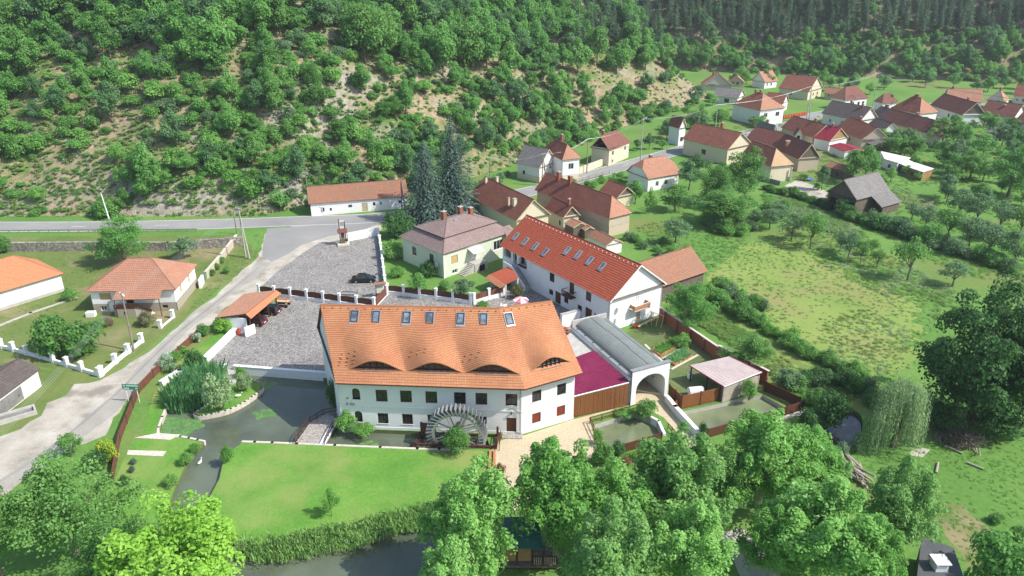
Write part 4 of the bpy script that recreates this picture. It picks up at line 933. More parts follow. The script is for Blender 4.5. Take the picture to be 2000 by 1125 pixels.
# ---- green house with its two-tier hipped roof
def green_house():
    ze = 5.0; A, B = (795, 457), (865, 497); C = (1003, 452)
    a, b, c = g(*A, ze), g(*B, ze), g(*C, ze); base = Vector((b.x, b.y, 0)); u = (c - b); rz = math.atan2(u.y, u.x); L = u.length; D = (a - b).dot(Vector((-math.sin(rz), math.cos(rz), 0)))
    T = thing('green_house', 'pale green house with two-tier mauve hipped roof and brick chimneys', 'house', base, rz); o = .45
    S = sides_of(o, o, L - o, D - o); LN = {'F': L - 2 * o, 'L': D - 2 * o, 'B': L - 2 * o, 'R': D - 2 * o}
    wb = MB(); W = [('F', 2.6, 2.2, 1.7, 1.7, 'shut', 'shutter'), ('F', 2.6, .3, 1.3, .8, 'two', 'white_metal'), ('F', LN['F'] - 3.2, 2.1, 2.6, 1.9, 'three', 'white_metal'), ('L', LN['L'] * .3, 2.2, 1.3, 1.7, 'cross', 'brown'), ('L', LN['L'] * .72, 2.2, 1.3, 1.7, 'cross', 'brown')]; dx = 7.2
    for k in S:
        ops = [(w[1] - w[3] / 2, w[1] + w[3] / 2, w[2], w[2] + w[4]) for w in W if w[0] == k] + ([(dx - .5, dx + .5, 1.7, 3.8)] if k == 'F' else [])
        wall_side(wb, *S[k], LN[k], ze + .25, ops, z0=0)
    wb.build('wall', 'mint', T)
    for w in W: add_window(T, S[w[0]], w[1], w[2], w[3], w[4], w[5], w[6])
    tr = MB()                                              # pale surrounds and corner strips
    for w in W:
        so, sd, sn = S[w[0]]; rr = math.atan2(sn[0], -sn[1]); m = MB(); h, ww = w[4], w[3]; t = .18
        m.box((-ww / 2 - t, -.03, -t), (ww / 2 + t, 0.01, 0)).box((-ww / 2 - t, -.03, h), (ww / 2 + t, .01, h + t)).box((-ww / 2 - t, -.03, 0), (-ww / 2, .01, h)).box((ww / 2, -.03, 0), (ww / 2 + t, .01, h)); m.build('window_surround', 'mint_light', T, loc=(so[0] + sd[0] * w[1], so[1] + sd[1] * w[1], w[2]), rz=rr)
    m = MB(); m.box((o - .05, o - .05, 0), (o + .4, o, ze)); m.build('corner_strip', 'mint_light', T)
    add_door(T, S['F'], dx, 1.7, 1.0, 2.1, 'white_metal')
    def ring(z, ins): return [Vector((ins, ins, z)), Vector((L - ins, ins, z)), Vector((L - ins, D - ins, z)), Vector((ins, D - ins, z))]
    r0, r1, r1b = ring(ze, 0), ring(ze + 1.75, 2.5), ring(ze + 2.05, 2.2); rd = [Vector((D / 2, D / 2, ze + 3.7)), Vector((L - D / 2, D / 2, ze + 3.7))]
    m = MB()
    for i in range(4): slope(m, r0[i], r0[(i + 1) % 4], r1[(i + 1) % 4], r1[i], .32)
    ro = m.build('roof', 't_mauve', T); m = MB()
    for i in range(4): m.quad(r1[i], r1[(i + 1) % 4], r1b[(i + 1) % 4], r1b[i])
    m.build('clerestory', 'old_wood', ro); m = MB()
    slope(m, r1b[0], r1b[1], rd[1], rd[0], .32); slope(m, r1b[1], r1b[2], rd[1], rd[1], .32); slope(m, r1b[2], r1b[3], rd[0], rd[1], .32); slope(m, r1b[3], r1b[0], rd[0], rd[0], .32); up = m.build('upper_roof', 't_mauve', T)
    m = MB(); ridge_cap(m, rd[0], rd[1]); [ridge_cap(m, r1b[i], rd[0 if i in (0, 3) else 1], .09) for i in range(4)]; [ridge_cap(m, r0[i], r1[i], .09) for i in range(4)]; m.build('ridge_tiles', 't_mauve', up)
    m = MB(); m.face([(p.x, p.y, ze - .02) for p in r0][::-1]); m.build('soffit', 'old_wood', T)
    for x, y, t in ((D / 2 - .3, D / 2 + .6, 5.0), (L - D / 2 - .6, D / 2 + .7, 5.0), (L - D / 2 + 1.1, D / 2 - .4, 4.7)): add_chimney(up, x, y, ze + 2.4, ze + t, .75)
    m = MB(); m.box((D / 2 + .8, D / 2 - 1.3, ze + 3.25), (D / 2 + 1.6, D / 2 - .5, ze + 3.5)); m.build('hatch', 'zinc', up)
    # entrance: raised porch, steps, awning
    m = MB(); m.box((dx - .9, -1.6, 0), (dx + 2.3, o, 1.65)); po = m.build('porch', 'concrete', T)
    for k in range(8): m = MB(); m.box((dx - 1.3 - k * .34, -1.5, 0), (dx - .96 - k * .34 - .03, .0, 1.5 - k * .19)); m.build('step', 'concrete', po)
    m = MB(); m.box((dx + .2, -1.62, 0), (dx + 1.6, -1.58, 1.2)); m.build('opening', 'dark', po)  # near-black slab on the solid porch, shade of an opening put into colour
    m = MB(); m.quad((dx - .9, -1.3, 3.7), (dx + 1.9, -1.3, 3.7), (dx + 1.9, o, 4.35), (dx - .9, o, 4.35)); m.quad((dx - .9, -1.3, 3.65), (dx - .9, o, 4.3), (dx + 1.9, o, 4.3), (dx + 1.9, -1.3, 3.65)); m.quad((dx - .9, -1.3, 3.65), (dx + 1.9, -1.3, 3.65), (dx + 1.9, -1.3, 3.7), (dx - .9, -1.3, 3.7)); m.build('awning', 'white_sheet', T)
    m = MB(); m.m = Matrix.Translation((o - .4, 1.9, 2.4)) @ Matrix.Rotation(R(-75), 4, 'Y'); m.lathe([(.02, 0), (.3, .05), (.5, .15), (.52, .16), (.3, .08), (.02, .02)], n=14); m.build('satellite_dish', 'white_metal', T)
    # small linking roof towards the guest house
    m = MB(); x = L - .2; slope(m, (x - 2.6, -1.2, ze - .4), (x + .6, -1.2, ze - .4), (x + .6, 1.6, ze + .9), (x - 1.4, 1.6, ze + .9), .32); m.build('link_roof', 't_mauve', T)
green_house()
# ---- vaulted gateway
def gateway():
    z1 = 5.2; f0, f1 = g(1231, 793), g(1303, 772); base = f0.copy(); u = f1 - f0; rz = math.atan2(u.y, u.x); Wd = u.length
    bk = g(1118, 634, 4.6); D = (bk - Vector((f0.x, f0.y, 4.6))).dot(Vector((-math.sin(rz), math.cos(rz), 0))); sk = (bk - f0).dot(Vector((math.cos(rz), math.sin(rz), 0)))
    T = thing('vaulted_gateway', 'white arched gateway with long grey barrel-vault roof', 'gateway', base, rz)
    X = lambda x, y: (x + sk * y / D, y)         # the passage runs slightly askew
    m = MB(); wall_side(m, (0, 0), (1, 0), (0, -1), Wd, z1, (), [(.75, Wd - .55, -.05, 4.1, 1.9, .5)], z0=0); m.build('front_wall', 'white_paint', T)
    m = MB(); m.box((-.1, -.12, z1), (Wd + .1, .5, z1 + .12)); m.build('coping', 'grey_metal', T)
    for x, nm_ in ((.0, 'side_wall'), (Wd - .45, 'side_wall')):
        m = MB(); a, b = X(x, .5), X(x, D); c, d = X(x + .45, D), X(x + .45, .5); m.prism([a, d, c, b], 0, 4.3 if x else 4.0); m.build(nm_, 'white_paint', T)
    m = MB(); a, b = X(0, D), X(Wd, D); m.prism([a, b, (b[0] + .1, b[1] + .4), (a[0] + .1, a[1] + .4)], 0, 5.1); m.build('back_wall', 'concrete', T)
    m = MB(); NN = 14; R0 = []
    for j, y in enumerate((.05, D * .36, D * .7, D - .05)):
        row = [Vector((*X(.55 + (Wd - 1.0) * (1 - math.cos(math.pi * k / NN)) / 2, y), 4.0 + 1.15 * math.sin(math.pi * k / NN))) for k in range(NN + 1)]; R0.append(row)
    for A_, B_ in zip(R0, R0[1:]):
        for k in range(NN): m.quad(A_[k + 1], A_[k], B_[k], B_[k + 1])
    vo = m.build('vault_roof', 'felt', T, smooth=True)
    m = MB(); [m.bar(a + Vector((0, 0, .01)), b + Vector((0, 0, .01)), .03, .03) for a, b in zip(R0[1][:8], R0[1][1:8])]; m.build('felt_seam', 'roof_grey', vo)
    m = MB(); [m.bar(R0[i][7] + Vector((.15 * (i % 2), 0, .02)), R0[i + 1][7] + Vector((.15 * (i % 2), 0, .02)), .04, .03) for i in range(3)]; m.build('felt_seam', 'bitumen', vo)
    for x0, x1, z in ((.0, .6, 4.15), (Wd - .5, Wd, 4.38)):
        m = MB(); a, b, c, d = X(x0, .5), X(x1, .5), X(x1, D), X(x0, D); m.prism([a, b, c, d], z - .1, z); m.build('gutter_slab', 'grey_metal' if x0 == 0 else 'felt', T)
    for k in range(7): m = MB(); y = D * (k + .6) / 7; p = X(.5, y); m.box((p[0] - .3, p[1] - .03, 4.15), (p[0] + .05, p[1] + .03, 4.32)); m.build('gutter_bracket', 'bitumen', T)
    m = MB(); p = X(Wd - .47, 3.5); m.box((p[0] - .06, p[1], 1.5), (p[0], p[1] + 1.2, 2.5)); m.build('picture_frame', 'brown', T)
    m = MB(); p = X(Wd / 2 + .6, .25); m.lathe([(.05, 0), (.13, .1), (.16, .35), (.05, .45)], (p[0], p[1], 3.3), 8); m.build('lantern', 'dark_metal', T)
    return T, base, rz, Wd, D
gateway()
# ---- magenta sheet-metal shed between mill and gateway, with its plank front
c = [g(1119, 772, 3.2), g(1228, 745, 3.6), g(1160, 684, 4.0), g(1118, 700, 3.6)]; b0 = Vector((c[0].x, c[0].y, 0)); T = thing('metal_roof_shed', 'lean-to with ribbed magenta metal roof beside the mill', 'shed', b0); c = [p - b0 for p in c]
c0 = [p.copy() for p in c]; m = MB(); m.quad(*c); m.quad(*[p - Vector((0, 0, .08)) for p in c][::-1])
for i in range(4): a, b = c[i], c[(i + 1) % 4]; m.quad(a - Vector((0, 0, .08)), b - Vector((0, 0, .08)), b, a)
ro = m.build('roof', 'magenta_rib', T)
rb_ = 22
for k in range(rb_): f = (k + .5) / rb_; a, b = c[0].lerp(c[3], f), c[1].lerp(c[2], f); m = MB(); m.bar(a + Vector((0, 0, .05)), b + Vector((0, 0, .05)), .1, .12); m.build('rib', 'magenta_rib', ro)
c = [p for p in (g(1117, 776, 3.1), g(1228, 748, 3.5))]; a, b = [p - b0 for p in c]; d = (b - a); nn = 26
for k in range(nn):
    p, q = a.lerp(b, (k + .04) / nn), a.lerp(b, (k + .96) / nn); off = Vector((d.y, -d.x, 0)).normalized() * (.02 if k % 2 else .045)
    m = MB(); x0, x1 = k * .35, k * .35 + .33; m.quad(Vector((p.x, p.y, 0)) + off, Vector((q.x, q.y, 0)) + off, q + off, p + off, [(x0, 0), (x1, 0), (x1, .9), (x0, .9)]); m.quad(p + off, q + off, q - off, p - off, [(0, .5)] * 4); m.build('board', 't_planks', T)
m = MB(); m.bar(a + Vector((0, 0, .06)), b + Vector((0, 0, .06)), .16, .1); m.build('top_rail', 'white_metal', T)
c = [g(1118, 700, 3.55), g(1160, 684, 3.55), g(1142, 664, 3.55), g(1126, 640, 3.55), g(1100, 660, 3.55)]; b0 = Vector((c[0].x, c[0].y, 0)); T = thing('flat_roof_store', 'low store with flat grey concrete roof behind the magenta shed', 'shed', b0); m = MB(); m.prism([(p - b0).xy for p in c], 3.3, 3.5); m.build('roof', 'concrete', T); m = MB(); q = [(p - b0) * .97 for p in c]; m.prism([p.xy for p in q], 0, 3.3); m.build('wall', 'white_paint', T)
# white parapet piece behind the mill gable
wall_thing('courtyard_wall', 'short white wall with coping behind the mill gable end', 'wall', [g(1098, 640), g(1128, 632)], 2.4, .5, 'white_paint', 'concrete')
# ---- fences and walls of the compound
post_wall('parking_fence', 'white wall with dark arched panels between parking and lower courtyard', 'fence', [(507, 576), (537, 580), (568, 583), (600, 587), (632, 591), (664, 595), (697, 599), (731, 603)], .6, 2.05)
post_wall('court_gate', 'brown double gate closing the courtyard beside the parking', 'gate', [(731, 603), (755, 577)], .02, 1.9, 'rust', arch=.02)
post_wall('courtyard_fence', 'white wall with dark arched panels along the green house garden', 'fence', [(757, 575), (789, 578), (820, 582), (852, 585), (885, 589), (919, 594)], .65, 2.05)
post_wall('canopy_fence', 'short white wall with rust panels beside the gate canopy', 'fence', [(926, 594), (955, 585), (984, 578)], .65, 2.05, 'rust')
post_wall('parking_side_wall', 'white stepped wall along the right side of the parking', 'wall', [(739, 461), (742, 474), (744, 489), (746, 504), (748, 520), (750, 537), (752, 553), (754, 570)], 1.1, 1.55, None, pw=.5)
wall_thing('parking_back_wall', 'white wall at the back corner of the parking by the shrine', 'wall', [g(681, 471), g(737, 460)], 1.7, .3, 'white_paint', 'white_paint')
wall_thing('pond_wall', 'white parapet wall between courtyard and pond', 'wall', [g(461, 723), g(642, 737)], .75, .45, 'white_paint', 'white_paint', z0=-.9)
wall_thing('ramp_wall', 'wide white wall along the courtyard ramp beside flower bank', 'wall', [g(403, 706), g(458, 652)], .8, .7, 'white_paint', 'white_paint')
wall_thing('pond_corner_wall', 'white low wall behind the reeds at the pond corner', 'wall', [g(318, 752), g(352, 731), g(388, 722)], .7, .55, 'white_paint', 'white_paint')
wall_thing('pond_step_wall', 'short white wall beside the concrete slab at the pond', 'wall', [g(412, 727), g(442, 719)], .6, .4, 'white_paint', 'white_paint')
m = MB(); q = P((444, 722), (460, 722), (463, 748), (449, 752)); m.prism(q, -.6, .12); tag(m.build('pond_slab', 'concrete'), kind='structure')
m = MB(); q = P((262, 856), (330, 860), (352, 850), (308, 847)); m.prism(q, -.2, .1); tag(m.build('sluice_slab', 'stone_cap'), kind='structure')
m = MB(); q = P((250, 880), (325, 882), (318, 892), (248, 889)); m.prism(q, -.2, .08); tag(m.build('stepping_slab', 'stone_cap'), kind='structure')
for nm_, pts, w in (('peninsula_kerb', [(446, 752), (430, 774), (412, 787), (382, 806), (386, 812), (402, 811), (440, 803), (470, 790), (492, 776), (508, 763), (513, 755), (507, 747), (490, 742)], .28), ('lawn_kerb', [(475, 863), (580, 867), (815, 877), (900, 879)], .35), ('pond_kerb', [(323, 800), (308, 851), (352, 853), (398, 862)], .3)):
    m = MB(); wall_run(m, smooth_line(P(*pts), 3), -.7, .09, w); tag(m.build(nm_, 'stone_cap'), kind='structure')
for k, pts in enumerate(([(395, 652), (300, 738), (272, 768)], [(272, 768), (235, 862), (222, 940)])):
    board_fence('sheet_fence', ('rust-brown sheet fence along the gravel lane beside the flower bank', 'rust-brown sheet fence beside the left lawn and stepping slabs')[k], [g(*p) for p in pts], 1.3, 'rust', 'brown')
# brick garden wall and pink-roof shed
def brick_wall():
    pts = [g(1288, 622), g(1402, 702), g(1496, 752)]; base = pts[0].copy(); T = thing('brick_garden_wall', 'long red brick wall along the vegetable garden', 'wall', base); q = [p - base for p in pts]
    for (a, b), h in zip(zip(q, q[1:]), (2.0, 2.3)):
        d = (b - a); n = Vector((-d.y, d.x, 0)).normalized() * .15; L = d.length; m = MB(); up = Vector((0, 0, h))
        for s in (-1, 1):
            A_, B_ = (a + n * s, b + n * s) if s < 0 else (b + n * s, a + n * s); m.quad(A_, B_, B_ + up, A_ + up, [(0, 0), (L, 0), (L, h / .1), (0, h / .1)])
        m.quad(b - n, b + n, b + n + up, b - n + up, [(0, 0), (.3, 0), (.3, h / .1), (0, h / .1)]); m.build('wall', 't_brick', T)
        m = MB(); wall_run(m, [a, b], h, h + .06, .4); m.build('coping', 'stone_cap', T)
        for k in range(int(L / 3.4)): p = a.lerp(b, (k + .5) / (L / 3.4)) - n * 1.5; m = MB(); m.cbox((p.x, p.y, h / 2 - .02), (.4, .4, h)); m.build('pier', 't_brick', T)
brick_wall()
def pink_shed():
    c = [g(1346, 714, 2.5), g(1414, 756, 2.5), g(1488, 727, 2.9), g(1424, 696, 2.9)]; b0 = Vector((c[1].x, c[1].y, 0)); T = thing('garden_shed', 'open garden shed with pale ribbed metal roof edged in purple', 'shed', b0); c = [p - b0 for p in c]
    m = MB(); m.quad(*c); m.quad(*[p - Vector((0, 0, .05)) for p in c][::-1]); ro = m.build('roof', 'pink_sheet', T)
    for k in range(21): f = (k + .5) / 21; a, b = c[0].lerp(c[1], f), c[3].lerp(c[2], f); m = MB(); m.bar(a + Vector((0, 0, .035)), b + Vector((0, 0, .035)), .09, .07); m.build('rib', 'pink_sheet', ro); 
    for k in range(21): f = (k + 1) / 21; a, b = c[0].lerp(c[1], f), c[3].lerp(c[2], f); m = MB(); m.bar(a + Vector((0, 0, .006)), b + Vector((0, 0, .006)), .05, .012); m.build('groove', 'magenta_rib', ro)
    for a, b in ((c[0], c[1]), (c[1], c[2]), (c[2], c[3])): m = MB(); m.bar(a + Vector((0, 0, .03)), b + Vector((0, 0, .03)), .14, .09); m.build('edge_trim', 'magenta_rib' if b is not c[2] else 'white_sheet', ro)
    q = [p * .93 + (c[0] + c[2]) * .035 for p in c]; m = MB(); wall_run(m, [q[1].xy, q[2].xy], 0, 2.35, .2); m.build('plaster_wall', 'stucco_grey', T)
    m = MB(); wall_run(m, [q[2].xy, q[3].xy], 0, 2.7, .2); m.build('rear_wall', 't_brick', T)
    for p in (q[0], q[1], q[0].lerp(q[1], .5)): m = MB(); m.box((p.x - .08, p.y - .08, 0), (p.x + .08, p.y + .08, 2.35)); m.build('post', 'dark_metal', T)
    m = MB(); p = q[0].lerp(q[1], .86); wall_run(m, [(q[1] - Vector((.1, .1, 0))).xy, (p).xy], 0, 2.2, .06); m.build('board_wall', 'old_wood', T)
pink_shed()
board_fence('garden_fence', 'tall orange-brown board fence above the long fish basin', [g(1306, 776), g(1330, 799), g(1403, 782)], 2.0, 't_planks', 'brown', n=2)
board_fence('basin_fence', 'rust reed fence along the front of the long fish basin', [g(1380, 856), g(1500, 822), g(1568, 800)], 1.35, 't_reed', 'brown')
board_fence('basin_side_fence', 'dark reed fence on the far right side of the fish basin', [g(1492, 764), g(1560, 796)], 1.6, 't_reed', 'brown')
board_fence('pool_fence', 'rust reed fence in front of the small fish pool', [g(1217, 884), g(1254, 873), g(1291, 862)], 1.25, 't_reed', 'brown')
wall_thing('basin_retaining_wall', 'grey stone retaining wall below the basin fence', 'wall', [g(1470, 838), g(1572, 805)], .25, .5, 'stone_cap', None, z0=-.8)
wall_thing('path_wall', 'thick white wall along the path beside the fish basin', 'wall', [g(1302, 786), g(1318, 806), g(1369, 862)], 1.0, .45, 'white_paint', 'white_paint')
wall_thing('pool_wall', 'white curved wall at the right of the small fish pool', 'wall', [g(1262, 812), g(1286, 826), g(1297, 850)], .35, .35, 'white_paint', None, z0=-.9)
railing('pool_railing', 'brown timber railing around the small fish pool', [g(1178, 884), g(1152, 828), g(1198, 815), g(1246, 801)], 1.0)
railing('path_railing', 'short brown timber railing on the path by the fish pool', [g(1304, 838), g(1320, 856)], .9, step=.9)
railing('wheel_rail', 'brown timber rail beside the water wheel steps', [g(975, 880), g(978, 858)], 1.3)
# ---- foot bridge and terrace over the pond
def bridge():
    T = thing('foot_bridge', 'pale concrete foot bridge over the mill pond', 'bridge', g(600, 850)); b = T.location.copy()
    q = [(p - b.xy) for p in P((576, 868), (634, 871), (652, 838), (664, 822), (640, 808), (606, 826))]; m = MB(); m.prism(q, -.15, .08); m.build('deck', 'pavers_plain', T)
    q = [(p - b.xy) for p in P((622, 870), (634, 871), (652, 838), (642, 837))]; m = MB(); m.prism(q, .08, .16); m.build('kerb', 'white_paint', T)
    for sx_ in ((590, 855), (630, 845)): p = g(*sx_) - b; m = MB(); m.box((p.x - .3, p.y - .3, -1.2), (p.x + .3, p.y + .3, -.15)); m.build('pier', 'concrete', T)
bridge()
railing('bridge_railing', 'curved dark timber railing on the pond side of the foot bridge', [g(577, 868), g(590, 845), g(606, 828), g(632, 812), g(662, 806)], .95, step=1.5)
railing('bridge_rail', 'dark timber railing on the wheel side of the foot bridge', [g(634, 870), g(650, 838), g(680, 836)], .95, step=1.5)
# ---- water wheel
def wheel():
    c = Vector((*g(893, 862).xy, 0)); r0 = math.atan2(MILL_S1[2].x, -MILL_S1[2].y); c = c + Vector((MILL_S1[2].x, MILL_S1[2].y, 0)) * 0
    T = thing('waterwheel', 'large grey wooden water wheel on the mill front', 'water wheel', (c.x, c.y, 1.35), r0); Rr = 3.0; wd = 1.1
    for y in (-wd / 2, wd / 2):
        m = MB(); n = 40
        for k in range(n):
            a, b = 2 * math.pi * k / n, 2 * math.pi * (k + 1) / n; P_ = lambda t, r, yy: (r * math.cos(t), yy, r * math.sin(t))
            for (ra, rb2) in ((Rr - .32, Rr),):
                m.quad(P_(a, ra, y - .05), P_(b, ra, y - .05), P_(b, rb2, y - .05), P_(a, rb2, y - .05)); m.quad(P_(b, ra, y + .05), P_(a, ra, y + .05), P_(a, rb2, y + .05), P_(b, rb2, y + .05)); m.quad(P_(a, rb2, y - .05), P_(b, rb2, y - .05), P_(b, rb2, y + .05), P_(a, rb2, y + .05)); m.quad(P_(a, ra, y + .05), P_(b, ra, y + .05), P_(b, ra, y - .05), P_(a, ra, y - .05))
        m.build('rim', 'zinc', T)
        for k in range(4):
            for s in (-1, 1):
                a = math.pi * k / 4 + .35; m = MB(); d = Vector((math.cos(a), 0, math.sin(a))); n_ = Vector((-d.z, 0, d.x)) * .2 * s
                m.bar(d * (Rr - .2) + n_ + Vector((0, y, 0)), d * -(Rr - .2) + n_ + Vector((0, y, 0)), .12, .1, up=(0, 1, 0)); m.build('spoke', 'zinc', T) if s > 0 or k < 2 else None
    m = MB(); m.box((-.03, -wd / 2 - .15, 0), (.03, wd / 2 + .15, .95)); pm = m.mesh('paddle', 'zinc')
    for k in range(42):
        a = 2 * math.pi * k / 42; o = place('paddle', pm, T); o.matrix_local = Matrix.Translation(((Rr - .12) * math.cos(a), 0, (Rr - .12) * math.sin(a))) @ Matrix.Rotation(-(a + .45) + math.pi / 2, 4, 'Y')
    m = MB(); m.tube((0, -1.3, 0), (0, 2.2, 0), .24, n=12); m.build('axle', 'brown', T); m = MB(); m.tube((0, -.8, 0), (0, .8, 0), .5, n=12); m.build('hub', 'dark_metal', T)
    # trough frame of brown beams
    b = c; T2 = thing('wheel_trough', 'dark brown timber frame and trough under the water wheel', 'trough', (b.x, b.y, 0), r0)
    for x0, y0, z0, x1, y1, z1, w in ((-5.0, -1.2, .25, 4.9, -1.2, .25, .25), (-5.0, -1.2, -.35, 4.9, -1.2, -.35, .25), (-5.0, -1.2, .25, -4.6, 1.2, .25, .25), (4.9, -1.2, .3, 5.1, 1.2, .6, .25), (-5, 1.2, .25, 4.9, 1.2, .25, .22)): m = MB(); m.bar((x0, y0, z0), (x1, y1, z1), w, w); m.build('beam', 'brown', T2)
    for x, y, h in ((-5, -1.2, .6), (4.9, -1.2, 1.6), (-4.6, 1.2, 1.8), (4.9, 1.2, 1.5), (-3.6, 1.2, 1.6)): m = MB(); m.box((x - .13, y - .13, -1.0), (x + .13, y + .13, h)); m.build('post', 'brown', T2)
    m = MB(); m.box((-4.5, .1, .4), (-3.7, 1.3, 1.7)); m.build('sluice_box', 'brown', T2)
    m = MB(); m.box((-4.7, -1.0, -.85), (4.7, 1.1, -.6)); m.build('trough_floor', 'dark', T2)
wheel()
for k, (a, b) in enumerate((((958, 882), (955, 935)), ((966, 882), (965, 935)))):
    T = thing('timber_kerb', ('left', 'right')[k] + ' of two reddish timber beams at the edge of the mill lawn', 'beam', g(*a)); m = MB(); q = g(*b) - g(*a); m.bar((0, 0, .1), q + Vector((0, 0, .1)), .3, .3); m.build('beam', 'terracotta', T)
# ---- carport with its cars
def carport():
    R0, R1 = g(479, 613, 3.3), g(539, 567, 3.3); E0, E1 = g(420, 621, 2.5), g(477, 574, 2.5); F0, F1 = g(490, 623, 2.75), g(549, 573, 2.75); b = Vector((R0.x, R0.y, 0))
    T = thing('carport', 'orange-tiled carport with white end wall by the lane', 'carport', b); q = [p - b for p in (R0, R1, E0, E1, F0, F1)]; R0, R1, E0, E1, F0, F1 = q
    m = MB(); slope(m, E1, E0, R0, R1, .3); ro = m.build('roof', 't_faded', T); m = MB(); slope(m, F0, F1, R1, R0, .3); m.build('roof_front', 't_orange', T); m = MB(); ridge_cap(m, R0, R1); m.build('ridge_tiles', 't_orange', ro)
    for a, c in ((E0, R0), (R0, F0), (E1, R1), (R1, F1)): m = MB(); m.bar(a + Vector((0, 0, -.12)), c + Vector((0, 0, -.12)), .06, .2); m.build('verge_board', 'brown', ro)
    m = MB(); a, c = E0 * .9 + F0 * .1, F0 * .8 + E0 * .2; d = (R1 - R0).normalized() * .4; m.prism([(a + d).xy, (c + d).xy, (c + d * 1.7).xy, (a + d * 1.7).xy], 0, 2.5); m.build('end_wall', 'white_paint', T)
    m = MB(); a, c = E0 * .92 + F0 * .08, E1 * .92 + F1 * .08; wall_run(m, [(a + d).xy, (c - d).xy], 0, 2.4, .2); m.build('back_wall', 'white_paint', T)
    for k in range(4): p = F0.lerp(F1, .06 + .29 * k) * .9 + E0.lerp(E1, .06 + .29 * k) * .1; m = MB(); m.box((p.x - .09, p.y - .09, 0), (p.x + .09, p.y + .09, 2.75)); m.build('post', 'brown', T)
    m = MB(); wall_run(m, [(F0 + d * 1.2).xy, (F0 + d * 1.2 + (F0 - E0).normalized() * -1.2 + Vector((0.2, -1.4, 0))).xy], 0, 1.6, .25); m.build('wing_wall', 'white_paint', T)
carport()
def car(name, label, loc, rz, paint, L=4.4, estate=False):
    T = thing(name, label, 'car', loc, rz); W_ = 1.74
    prof = [(-L / 2, .35), (-L / 2 + .02, .75), (-L / 2 + .15, .92), (-L * .2, .98), (L * .22, .97), (L * .42, .86), (L / 2 - .04, .68), (L / 2, .35), (L / 2 - .12, .22), (-L / 2 + .1, .22)]
    m = MB(); n = len(prof)
    for y, s in ((-W_ / 2, 1), (W_ / 2, -1)): pass
    rows = []
    for y, k in ((-W_ / 2 + .06, .97), (-W_ / 2, .985), (-W_ / 2 + .02, 1), (W_ / 2 - .02, 1), (W_ / 2, .985), (W_ / 2 - .06, .97)): rows.append([(x * k, y, .22 + (z - .22) * (k if z > .8 else 1)) for x, z in prof])
    for A_, B_ in zip(rows, rows[1:]):
        for i in range(n): j = (i + 1) % n; m.quad(A_[i], A_[j], B_[j], B_[i])
    m.face(rows[0]); m.face(rows[-1][::-1]); bo = m.build('body', paint, T, smooth=False)
    rear = -L * .43 if estate else -L * .3; low = [(rear - .12, .93), (rear + (.1 if estate else .42), 1.43), (L * .06, 1.44), (L * .22, .95)]
    m = MB(); a = [(x, -W_ / 2 + .06 + (.14 if z > 1.2 else 0), z) for x, z in low]; b = [(x, W_ / 2 - .06 - (.14 if z > 1.2 else 0), z) for x, z in low]
    m.face(a); m.face(b[::-1])
    m.quad(a[0], a[1], b[1], b[0]); m.quad(a[2], a[3], b[3], b[2]); m.build('windows', 'glass', T)
    m = MB(); m.box((low[1][0] - .03, -W_ / 2 + .18, 1.42), (low[2][0] + .03, W_ / 2 - .18, 1.47)); m.build('roof', paint, T)
    for s in (-1, 1):
        y = s * (W_ / 2 - .12)
        for (p, q) in ((low[0], low[1]), (low[2], low[3]), ((low[1][0] * .45 + low[2][0] * .55, 1.43), (low[1][0] * .45 + low[2][0] * .55, .95))): m = MB(); m.bar((p[0], y - s * (.08 if p[1] > 1.2 else 0) + s * .03, p[1]), (q[0], y - s * (.08 if q[1] > 1.2 else 0) + s * .03, q[1]), .08, .06); m.build('pillar', paint, T)
        for x in (-L * .3, L * .31):
            m = MB(); m.tube((x, y - .11, .31), (x, y + .13, .31), .31, n=16); wo = m.build('wheel', 'tyre', T); m = MB(); m.tube((x, y + s * .125 - .012, .31), (x, y + s * .125 + .012, .31), .2, n=10); m.build('rim', 'metal', wo)
        m = MB(); m.box((-L / 2 - .015, s * .62 - .2, .68), (-L / 2 + .12, s * .62 + .2, .86)); m.build('tail_lamp', 'red_lamp', T)
        m = MB(); m.box((L / 2 - .2, s * .6 - .2, .6), (L / 2 - .02, s * .6 + .2, .74)); m.build('headlamp', 'sky_glass', T)
        m = MB(); m.box((L * .19, s * (W_ / 2 + .02) - .09, .95), (L * .24, s * (W_ / 2 + .02) + .09, 1.08)); m.build('mirror', paint, T)
    m = MB(); m.box((-L / 2 - .02, -.26, .5), (-L / 2 + .02, .26, .62)); m.build('number_plate', 'white', T)
car('parked_car', 'black saloon parked alone on the setts of the parking', g(711, 550), R(4), 'black_paint')
rzc = math.atan2((g(539, 567) - g(479, 613)).y, (g(539, 567) - g(479, 613)).x) + math.pi / 2
car('parked_car', 'dark red-lamped car nearest the white end wall under the carport', g(497, 632), rzc - .05, 'dark_red_paint', 4.1, True)
car('parked_car', 'black estate car parked under the carport next to the orange trailer', g(523, 611), rzc, 'black_paint', 4.4, True)
